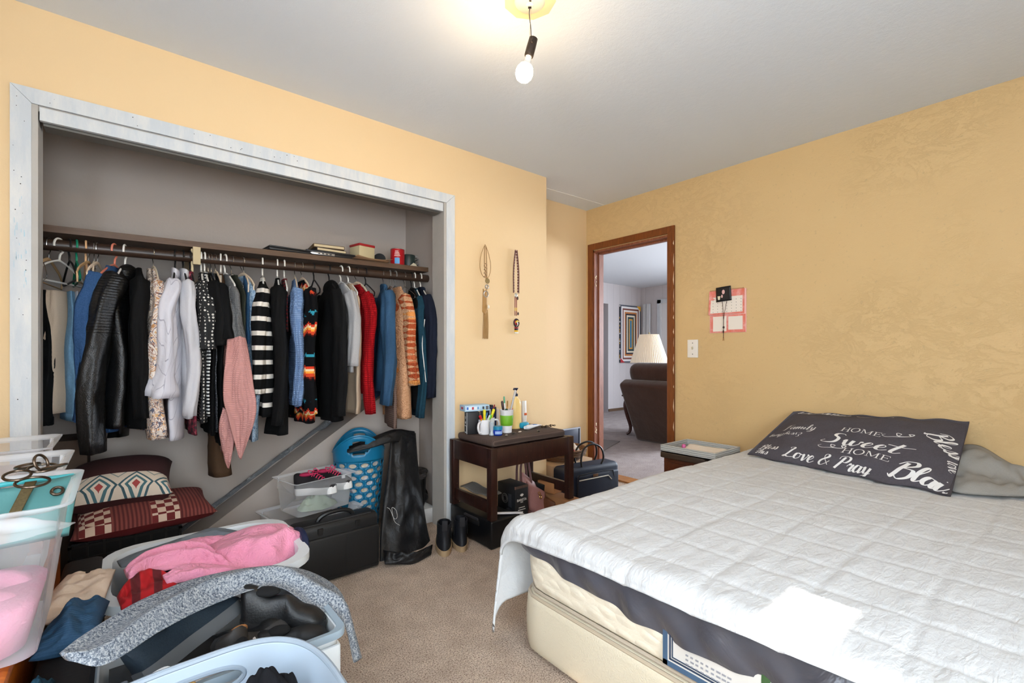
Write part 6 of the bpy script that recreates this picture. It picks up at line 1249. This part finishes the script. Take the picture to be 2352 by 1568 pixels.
ZS = .6155
def onb(u, v): p = atZ(u, v, ZS); return (p.x, p.y, ZS)
# black boxes that the legs rest on
t = thing('black_box', 'black plastic equipment case with a recessed handle under the left of the bench', 'case', (1.69, 2.305, 0))
obj('case_body', MB().box((0, 0, .082), (.205, .43, .160), .012, seg=3), plain(13, 14, 17, .4, bump=.15, bs=60), t)
b = MB(); b.box((-.095, -.02, .122), (.03, .16, .035), .01); obj('handle_recess', b, plain(8, 8, 9, .8), t); obj('handle', MB().box((-.100, -.02, .142), (.024, .14, .014), .005), plain(46, 46, 50, .4), t)
for k in range(2): obj('foot', MB().box((-.08, -.19+.38*k, .0015), (.03, .03, .003)), plain(10, 10, 10, .8), t)
b = MB(); b.box((2.235, 2.295, .082), (.12, .46, .162), .004); tag(obj('shoe_box', b, plain(150, 104, 66, .8, var=.15)), 'brown cardboard box under the right legs of the bench', 'box')
b = MB(); b.box((1.73, 2.12, .1745), (.19, .016, .0095), .001, rot=(0, 6, -18)); tag(obj('white_folder', b, plain(226, 222, 222, .5)), 'thin white bar resting on the black case right of the bench leg', 'folder')
b = MB(); b.grid(14, 8, lambda u, v: (lerp(-.05, .04, v), lerp(-.15, .15, u), .006+.012*v+.006*math.sin(u*9))); tag(obj('newspaper', b, plain(120, 116, 110, .8, var=.6, vs=120), loc=(1.665, 2.295, .272), smooth=180, solid=.004), 'grey printed paper lying on the left stretcher of the bench', 'paper')
# items standing on the bench
def front(b, T): return T @ FY
x, y, z = onb(1084, 998); t = thing('product_box', 'black product box with a barcode standing on the bench, under the blue and white carton', 'box', (x+.025, y+.035, z), -20)
obj('carton', MB().box((0, 0, .068), (.082, .06, .134), .002), plain(24, 24, 28, .5), t)
obj('barcode_panel', MB().box((-.0415, -.002, .030), (.001, .036, .046)), plain(226, 226, 226, .6), t, label='white barcode panel')
b = MB()
for k in range(9): b.box((-.0422, -.016+k*.0036, .031), (.0006, .0018 if k % 3 else .0026, .034))
obj('barcode', b, plain(20, 20, 22, .6), t, smooth=0)
b = MB(); b.torus((0, 0, 0), .006, .0015, TR((-.042, -.002, .07), ry=90), 16, 6); b.box((-.042, -.002, .096), (.001, .016, .004)); b.box((-.042, -.002, .104), (.001, .022, .004)); obj('front_mark', b, plain(200, 200, 202, .6), t)
obj('edge_stripe', MB().box((-.0405, -.0305, .068), (.002, .002, .13)), plain(214, 214, 216, .5), t)
x0, y0, z0 = x+.045, y+.05, z+.1375; t = thing('carton', 'flat light blue and white carton lying across the black product box', 'box', (x0+.01, y0, z0), -12)
obj('carton_body', MB().box((0, 0, .019), (.165, .085, .036), .001), plain(176, 206, 226, .5), t)
b = MB(); b.box((-.03, -.043, .019), (.09, .001, .020)); obj('front_panel', b, plain(226, 236, 244, .5), t)
for k in range(4): obj('printed_mark', MB().box((-.065+k*.035, -.0437, .020), (.012, .001, .016)), plain(*((60, 110, 190), (190, 60, 70), (110, 160, 210), (60, 60, 70))[k], .5), t)
obj('barcode', MB().box((.066, -.0437, .019), (.018, .001, .022)), plain(120, 120, 124, .5, var=.6, vs=300), t); obj('end_mark', MB().box((-.083, .0, .020), (.001, .030, .014)), plain(190, 60, 80, .5), t)
M_mug = plain(230, 228, 230, .25, name='white_ceramic')
def mug(name, label, loc, rz, r=.037, h=.088):
    t = thing(name, label, 'mug', loc, rz, None)
    obj('cup', MB().lathe([(0, 0), (r*.94, 0), (r, .004), (r, h), (r-.003, h+.001), (r-.004, h-.002), (r-.004, .006), (0, .006)], 32), M_mug, t)
    obj('handle', MB().tube(cat_rom([(-r+.002, 0, h*.84), (-r-.020, 0, h*.80), (-r-.028, 0, h*.50), (-r-.018, 0, h*.20), (-r+.002, 0, h*.14)], 6), .006, 8), M_mug, t)
    return t
x, y, z = onb(1117, 997); mug('mug', 'white mug full of pens and highlighters on the bench, front left', (x, y+.02, z), 18); MX, MY = x, y+.02
x2, y2, z2 = x+.075, y+.075, ZS; mug('mug', 'white mug of pens behind the blue lidded jar on the bench', (x2, y2, z2), 150)
def pen(name, label, cat, base, top, r, col, cap=None, capc=None, tip=None):
    t = thing(name, label, cat, base, 0, 'pens and markers in the cups'); d = V(top)-V(base)
    obj('barrel', MB().tube([(0, 0, 0), d*.80], r, 10), plain(*col, .35), t)
    obj('cap', MB().tube([d*.80, d*.97, d], [r*1.1, r*1.1, r*.5], 10), plain(*(capc or col), .35), t)
    return t
def pens(cx, cy, z, r, lst):
    for nm, lb, ct, dx, dy, tx, ty, L, rad, c1, c2 in lst:
        pen(nm, lb, ct, (cx+dx*r, cy+dy*r, z+.012), (cx+tx, cy+ty, z+L), rad, c1, None, c2)
pens(MX, MY, ZS, .018, [('highlighter', 'yellow highlighter standing tallest in the front white mug', 'marker', .2, .2, -.006, -.008, .150, .0085, (226, 214, 40), (236, 226, 60)), ('marker', 'red capped marker leaning left out of the front white mug', 'marker', .6, 0, -.045, -.015, .118, .008, (206, 150, 40), (196, 30, 36)), ('pen', 'blue pen in the front white mug', 'pen', -.4, .5, .030, .010, .128, .004, (120, 170, 200), (60, 130, 190)), ('pen', 'white pen leaning right in the front white mug', 'pen', -.6, 0, .028, -.018, .115, .0045, (230, 230, 226), (214, 220, 224)), ('highlighter', 'green capped highlighter leaning right in the front white mug', 'marker', -.5, -.4, .040, -.016, .116, .0085, (120, 190, 50), (110, 190, 40))])
pens(x2, y2, ZS, .018, [('highlighter', 'yellow highlighter leaning right out of the rear white mug', 'marker', -.5, 0, .026, -.020, .142, .0085, (232, 214, 40), (240, 226, 50)), ('pen', 'black pen in the rear white mug', 'pen', .3, .3, -.012, .012, .140, .004, (24, 24, 26), (30, 30, 34)), ('pen', 'dark red pen tilted to the right in the rear white mug', 'pen', -.3, .3, .055, .010, .165, .0045, (110, 30, 36), (140, 40, 46)), ('scissors', 'black handled scissors in the rear white mug', 'scissors', 0, .4, .050, -.004, .150, .006, (26, 26, 30), (40, 40, 46)), ('pen', 'silver pen standing upright in the rear white mug', 'pen', .4, -.2, .006, -.006, .142, .004, (160, 160, 164), (190, 190, 194))])
x, y, z = onb(1132, 1000); b = MB(); b.lathe([(0, 0), (.014, 0), (.016, .003), (.009, .02), (.012, .05), (.015, .078), (.0135, .078), (.010, .05), (0, .04)], 16); tag(obj('small_vase', b, plain(176, 184, 190, .1, 0, .9), loc=(x, y+.012, z)), 'slim clear glass vase right of the front white mug', 'vase')
x, y, z = onb(1149, 1000); t = thing('ointment_jar', 'cobalt blue jar with a turquoise lid on the bench', 'jar', (x, y+.025, z)); obj('jar_body', MB().lathe([(0, 0), (.026, 0), (.029, .004), (.029, .030), (.026, .034), (0, .034)], 28), plain(22, 54, 160, .2), t); obj('lid', MB().lathe([(0, .034), (.030, .034), (.030, .052), (.028, .054), (0, .054)], 28), plain(28, 128, 160, .35), t, label='turquoise lid'); obj('jar_label', MB().grid(10, 2, lambda u, v: (.0294*math.cos(R(lerp(200, 300, u))), .0294*math.sin(R(lerp(200, 300, u))), lerp(.009, .026, v))), plain(150, 176, 220, .4), t)
x, y, z = onb(1172, 994); t = thing('travel_cup', 'white travel cup with a wide green grip band holding pens', 'cup', (x, y+.035, z)); cr = lambda q: lerp(.031, .043, q/.14)
obj('cup_body', MB().lathe([(0, 0), (cr(0), 0), (cr(.138), .138), (cr(.14)+.002, .141), (cr(.14)-.002, .143), (cr(.135)-.004, .135), (cr(.01)-.004, .008), (0, .008)], 36), M_mug, t)
obj('grip_band', MB().lathe([(cr(.046)+.0005, .044), (cr(.048)+.003, .048), (cr(.10)+.003, .104), (cr(.104)+.0005, .108)], 36), plain(112, 170, 36, .5), t, label='green grip band'); CX_, CY_ = x, y+.035
pens(CX_, CY_, ZS, .016, [('nail_file', 'long grey nail file leaning right out of the green banded cup', 'nail file', -.6, -.3, .062, -.012, .262, .0065, (176, 172, 170), (196, 190, 186)), ('toothbrush', 'green and white toothbrush upright in the green banded cup', 'toothbrush', .2, .5, -.010, .014, .225, .0045, (226, 226, 222), (60, 150, 110)), ('marker', 'dark brown marker in the green banded cup', 'marker', .2, .6, -.022, .020, .196, .007, (40, 22, 22), (54, 26, 28)), ('marker', 'orange capped marker at the right of the green banded cup', 'marker', .4, -.2, .034, -.006, .152, .008, (60, 60, 60), (214, 80, 40)), ('marker', 'dark green marker in the green banded cup', 'marker', -.3, -.3, -.014, -.014, .150, .008, (30, 80, 60), (24, 70, 56)), ('brush', 'amber handled brush in the green banded cup', 'brush', .3, .4, .020, .016, .195, .0045, (190, 140, 60), (150, 110, 50))])
x, y, z = onb(1193, 986); t = thing('lotion_bottle', 'yellow lotion bottle with a dark blue pump at the back of the bench', 'bottle', (x+.012, y+.05, z)); obj('bottle_body', MB().lathe([(0, 0), (.036, 0), (.039, .006), (.039, .165), (.034, .185), (.016, .200), (.013, .212), (0, .212)], 32, sx=1, sy=.72), plain(240, 206, 136, .3, name='yellow_bottle'), t)
b = MB(); b.lathe([(0, .212), (.014, .212), (.014, .228), (.005, .230), (.005, .248), (.009, .252), (.016, .262), (.016, .266), (0, .267)], 20); b.tube([(0, 0, .262), (-.028, -.010, .258)], .005, 8); obj('pump', b, plain(26, 34, 66, .35), t, label='dark blue pump')
x, y, z = onb(1212, 978); t = thing('cream_tube', 'white and orange tube standing on its cap right of the yellow bottle', 'tube', (x+.02, y+.06, z)); b = MB(); b.loft([[(r1*math.cos(a), r2*math.sin(a), zz_) for a in [2*PI*k/20 for k in range(20)]] for r1, r2, zz_ in ((.016, .016, .03), (.018, .017, .05), (.020, .010, .12), (.021, .002, .165))]); obj('tube_body', b, plain(224, 220, 214, .35), t); obj('cap', MB().lathe([(0, 0), (.016, 0), (.016, .03), (0, .03)], 20), plain(226, 226, 230, .4), t); obj('orange_mark', MB().box((0, -.016, .075), (.022, .006, .016), .002), plain(206, 96, 50, .4), t)
x, y, z = onb(1226, 985); t = thing('toothpaste_tube', 'white and blue toothpaste tube lying on the bench', 'tube', (x+.005, y+.02, z+.010), 16); b = MB(); b.loft([[(xx, r2*math.cos(a), .006+r1*math.sin(a)) for a in [2*PI*k/16 for k in range(16)]] for xx, r2, r1 in ((-.075, .011, .011), (-.05, .018, .016), (0, .021, .012), (.06, .023, .006), (.085, .024, .002))]); obj('tube_body', b, plain(228, 230, 234, .3), t); obj('blue_print', MB().box((.02, -.004, .015), (.05, .020, .004), .001, rot=(0, 6, 0)), plain(70, 120, 190, .4), t); obj('cap', MB().lathe([(0, -.008), (.010, -.008), (.011, .010), (0, .010)], 14, T=TR((-.082, 0, .008), ry=90)), plain(220, 224, 228, .4), t)
b = MB(); b.box((x-.03, y+.06, z+.022), (.075, .036, .040), .014, rot=(10, 0, 12)); tag(obj('tape_dispenser', b, plain(40, 156, 190, .3)), 'turquoise tape dispenser behind the toothpaste tube', 'dispenser')
b = MB(); b.box((MX+.105, MY+.10, ZS+.075), (.10, .045, .148), .006, rot=(0, 0, -8)); tag(obj('navy_box', b, plain(28, 44, 84, .5)), 'navy blue box standing behind the mugs on the bench', 'box')
b = MB(); b.box((MX+.165, MY+.11, ZS+.066), (.05, .03, .13), .003, rot=(0, 0, -8)); tag(obj('white_packet', b, plain(220, 210, 204, .6)), 'white packet standing between navy box and yellow bottle on the bench', 'packet')
b = MB(); b.tube(cat_rom([(MX+.04, MY+.10, ZS+.150), (MX+.07, MY+.095, ZS+.166), (MX+.11, MY+.095, ZS+.158), (MX+.14, MY+.10, ZS+.154)], 5), .006, 8); tag(obj('eyeglasses', b, plain(24, 22, 24, .3)), 'black folded eyeglasses on top of the navy box', 'eyeglasses')
random.seed(12); x, y, z = onb(1258, 981); b = MB()
for k in range(38): q = k/37; b.torus((0, 0, 0), .005, .0016, TR((x-.045+.11*q, y+.01+.012*math.sin(q*17), z+.004+.004*(k % 2)), rx=random.uniform(0, 180), rz=random.uniform(0, 180)), 8, 5)
tag(obj('chain_bracelet', b, plain(96, 78, 60, .3, .8)), 'dark metal chain heaped at the right end of the bench', 'chain')
for k, (uu, vv, cc, nm, lb, ct) in enumerate(((1180, 996, (60, 54, 50), 'pocket_knife', 'small dark pocket knife lying in front of the green banded cup', 'knife'), (1194, 993, (196, 176, 160), 'hair_tie', 'small pale hair tie left of the toothpaste tube', 'hair tie'), (1163, 1001, (150, 140, 130), 'coin', 'small coin beside the blue jar on the bench', 'coin'), (1237, 991, (28, 28, 30), 'key', 'black key fob in front of the toothpaste tube', 'key'))):
    x, y, z = onb(uu, vv); b = MB(); b.ell((0, 0, .005), (.018, .008, .005), 12, 6); tag(obj(nm, b, plain(*cc, .4, .2), loc=(x, y, z), rot=(0, 0, 20*k)), lb, ct)
# under the bench
t = thing('coffee_box', 'tall black carton lettered BARISTA with a latte picture under the bench', 'box', (1.855, 2.2, 0), 0)
obj('carton', MB().lohi((0, 0, .001), (.107, .175, .286), .002), plain(26, 26, 28, .55, bump=.1), t)
obj('fold_tab', MB().box((-.001, .0, .277), (.004, .006, .018)), plain(120, 84, 70, .6), t); obj('top_band', MB().box((.0535, -.0008, .277), (.106, .0016, .016)), plain(92, 70, 60, .6, var=.5, vs=80), t)
M_lp = plain(214, 206, 196, .6, name='light_print'); TF = lambda x_, z_: Matrix.Translation((x_, -.0012, z_)) @ FY
text('brand_text', 'BARISTA', .022, M_lp, t, TF(.0535, .196), sx=.95); text('small_text', 'SERIES', .009, M_lp, t, TF(.0535, .182), sx=.9)
for k, wd_ in enumerate((.05, .06, .02, .036)): obj('text_line', MB().box((.0535, -.001, .150-k*.014), (wd_, .0012, .004)), M_lp, t, smooth=0)
b = MB()
for k, a in enumerate((-50, -25, 0, 25, 50)): b.ell((0, 0, .010), (.0035, .001, .009), 8, 6, TR((.0535, -.0015, .218), ry=a))
obj('leaf_emblem', b, M_lp, t)
b = MB(); b.lathe([(0, 0), (.032, 0), (.032, .001), (0, .001)], 28, T=TR((.060, -.0005, .060), rx=90)); obj('cup_picture', b, plain(150, 92, 62, .5), t); b = MB(); b.lathe([(0, 0), (.024, 0), (.024, .0008), (0, .0008)], 28, T=TR((.060, -.0017, .060), rx=90)); obj('latte_foam', b, plain(196, 150, 116, .5), t); obj('foam_leaf', MB().ell((.060, -.003, .060), (.008, .001, .018), 10, 8), plain(232, 214, 196, .5), t)
b = MB(); b.torus((0, 0, 0), .028, .002, TR((-.001, .10, .195), ry=90), 24, 6); b.torus((0, 0, 0), .018, .0015, TR((-.001, .10, .195), ry=90), 24, 6); obj('side_picture', b, plain(110, 104, 98, .6), t); obj('side_panel', MB().box((-.001, .05, .19), (.0015, .03, .08)), plain(60, 60, 64, .5), t)
b = MB(); b.box((1.815, 2.20, .075), (.02, .10, .148), .003, rot=(12, 0, -8)); tag(obj('black_folder', b, plain(26, 26, 30, .4)), 'black box leaning between black case and coffee carton', 'box')
b = MB(); b.box((1.803, 2.155, .045), (.004, .016, .05), .001, rot=(14, 0, -8)); tag(obj('white_tag', b, plain(214, 222, 232, .5)), 'small white tag in front of the coffee carton', 'tag')
M_rose = Mat('dusty_pink_leather'); M_rose.col(M_rose.mix(M_rose.noise(7, 3), srgb(150, 100, 94), srgb(176, 124, 116))).set(rough=.5); M_rose.bump(M_rose.noise(18, 3, .5, None, .5), .3, .014); M_rose = M_rose.m
t = thing('pink_handbag', 'dusty pink slouching handbag with tall strap handles behind the coffee carton', 'handbag', (2.075, 2.31, 0), -8)
b = MB(); rg = []
for zz_, w, d, ox in ((.003, .17, .10, .03), (.04, .18, .115, .03), (.14, .17, .10, .02), (.24, .14, .06, 0), (.31, .115, .03, -.02)): rg.append([(x*1+ox+.006*N(x*20, y*20, zz_*9), y+.004*N(x*22, y*9, zz_*12), zz_+.02*(x < 0)*(zz_ > .2)-.10*max(0, x)/.08*(zz_/.31)) for x, y in rrect(w, d, min(w, d)*.45)])
b.loft(rg); obj('bag_body', b, M_rose, t, smooth=180)
b = MB(); b.grid(10, 8, lambda u, v: (lerp(-.07, .075, u)+.02, -.062+.022*v-.01*math.sin(PI*u), lerp(.10, .275, v)-.09*u)); obj('flap', b, M_rose, t, smooth=180, solid=.005)
for s_ in (0, 1): obj('handle', MB().tube(cat_rom([(-.085, -.02+.05*s_, .27), (-.08, -.015+.045*s_, .37), (-.055, -.01+.04*s_, .425), (-.025, -.01+.04*s_, .41), (-.012, -.015+.045*s_, .34), (.0, -.02+.05*s_, .25)], 6), .009, 8, sq=.3), plain(104, 70, 68, .5), t)
b = MB(); b.torus((0, 0, 0), .012, .0025, TR((.045, -.062, .165), rx=80, rz=20), 16, 6); b.torus((0, 0, 0), .009, .002, TR((.032, -.064, .19), rx=70), 14, 6); obj('clasp', b, plain(190, 150, 80, .25, .9), t, label='gold clasp')
b = MB(); b.box((1.995, 2.20, .045), (.05, .04, .088), .002, rot=(0, 0, 10)); tag(obj('blue_box', b, plain(26, 44, 130, .45)), 'royal blue box in front of the pink handbag', 'box')
b = MB(); b.lohi((1.99, 2.1785, .03), (2.012, 2.1795, .07)); tag(obj('blue_box_label', b, plain(110, 130, 190, .5)), 'pale printed label on the royal blue box', 'label')
b = MB(); b.box((2.175, 2.23, .075), (.06, .09, .14), .01, rot=(14, 0, 20)); tag(obj('brown_case', b, plain(110, 62, 34, .5, var=.5, vs=60)), 'amber brown patterned case right of the pink handbag', 'case')
b = MB(); b.box((2.19, 2.36, .115), (.03, .10, .21), .004, rot=(6, 0, 12)); tag(obj('tablet', b, plain(24, 30, 32, .3)), 'dark tablet standing behind the brown case under the bench', 'tablet')
b = MB(); b.box((2.25, 2.30, .20), (.09, .14, .07), .003, rot=(0, 0, 8)); tag(obj('small_carton', b, plain(176, 120, 74, .8, var=.12)), 'small brown carton on the cardboard box by the right bench leg', 'box')
# niche by the doorway
b = MB(); b.box((2.735, 2.70, .125), (.46, .34, .25), .003); tag(obj('cardboard_carton', b, plain(186, 152, 116, .85, var=.15)), 'tan cardboard box in the niche carrying the wicker basket', 'box')
M_wick = Mat('wicker'); M_wick.col(M_wick.mix(M_wick.wave(30, 2, None, 'Z'), srgb(80, 50, 30), srgb(156, 112, 74))).set(rough=.7); M_wick.bump(M_wick.wave(30, 2, None, 'Z'), .8, .008); M_wick = M_wick.m
t = thing('wicker_basket', 'round wicker basket of white and red trinkets on the cardboard box', 'basket', (2.74, 2.66, .2515))
obj('basket_bowl', MB().lathe([(0, .004), (.14, .004), (.17, .03), (.195, .085), (.185, .09), (.16, .035), (.13, .012), (0, .012)], 40), M_wick, t)
for k in range(3): obj('woven_rim', MB().torus((0, 0, .055+.018*k), .183+.006*k, .010), M_wick, t)
for k, (dx, dy, r, c, nm, lb) in enumerate(((.09, -.05, .055, (224, 216, 206), 'white_ornament', 'large white round ornament at the right of the wicker basket'), (-.02, -.06, .042, (206, 196, 186), 'patterned_ball', 'black and white patterned ball in the wicker basket'), (.03, -.10, .030, (150, 40, 44), 'red_ornament', 'red ornament in the middle of the wicker basket'), (-.09, -.06, .036, (60, 76, 52), 'green_sprig', 'dark green sprig at the left of the wicker basket'), (.0, .05, .055, (196, 190, 182), 'white_pot', 'white pot at the back of the wicker basket'), (-.1, .03, .05, (230, 226, 220), 'white_cup', 'white cup at the back left of the wicker basket'))):
    b = heap(2.74+dx, 2.66+dy, .30, r, r, r*1.6, k+2, .3, 28, 16) if k != 3 else heap(2.74+dx, 2.66+dy, .30, r*1.3, r, r*1.6, 9, 2.0, 40, 24); tag(obj(nm, b, plain(*c, .5, var=.75 if k == 1 else .1, vs=60), smooth=180), lb, 'ornament')
M_nav = Mat('navy_bag_fabric'); M_nav.col(M_nav.mix(M_nav.noise(8, 3), srgb(12, 22, 38), srgb(22, 36, 58))).set(rough=.55); M_nav.bump(M_nav.noise(220, 2), .3, .003); M_nav = M_nav.m
t = thing('navy_handbag', 'navy travel bag with black round handles and white zip beside the doorway', 'handbag', (2.765, 2.42, 0), -8)
obj('bag_body', MB().box((0, 0, .13), (.54, .17, .25), .035, seg=4), M_nav, t); obj('front_pocket', MB().box((.035, -.09, .105), (.42, .03, .19), .02, seg=3), M_nav, t)
b = MB(); b.tube([(-.16, -.107, .165), (.13, -.107, .168), (.165, -.105, .135)], .004, 6); obj('zip', b, plain(206, 200, 186, .4), t, label='pale zip'); b = MB(); b.tube(cat_rom([(-.17, -.098, .06), (-.165, -.103, .185), (-.12, -.104, .205), (.14, -.104, .205), (.185, -.103, .18), (.195, -.098, .05)], 6), .004, 6); obj('piping', b, plain(20, 22, 28, .4), t)
obj('badge', MB().box((.0, -.107, .187), (.05, .003, .022), .001), plain(120, 90, 66, .4, .4), t)
for s_, dx in ((-1, -.01), (1, .03)): obj('handle', MB().tube(cat_rom([(-.085+dx, s_*.06, .24), (-.095+dx, s_*.062, .31), (-.06+dx, s_*.055, .385), (.03+dx, s_*.05, .41), (.11+dx, s_*.055, .375), (.13+dx, s_*.062, .30), (.10+dx, s_*.06, .24)], 6), .0075, 8), plain(18, 17, 18, .4), t, label='black rounded handle')
t = thing('leaning_frame', 'dark blue silver edged frame leaning on the niche wall beside the door trim', 'picture frame', (3.05, 2.872, 0), 0)
obj('picture', MB().box((0, 0, .22), (.27, .018, .44), .003), plain(20, 30, 54, .3), t); b = MB()
for c_, d_ in (((0, -.011, .438), (.27, .008, .012)), ((-.131, -.011, .22), (.010, .008, .42)), ((.131, -.011, .22), (.010, .008, .42))): b.box(c_, d_)
obj('silver_edge', b, plain(170, 176, 186, .3, .5), t, smooth=0)
b = MB(); rg = []
for zz_, w, d in ((.003, .14, .10), (.20, .15, .10), (.40, .13, .07), (.47, .09, .045), (.515, .045, .03), (.545, .008, .012)): rg.append([(2.585+x+.12*(zz_ > .3)*(zz_-.3), 2.80+y, zz_) for x, y in rrect(w, d, min(w, d)*.4)])
b.loft(rg); tag(obj('black_tote', b, M_bag, smooth=180), 'black bag with a pointed top standing in the niche behind the bench', 'bag')
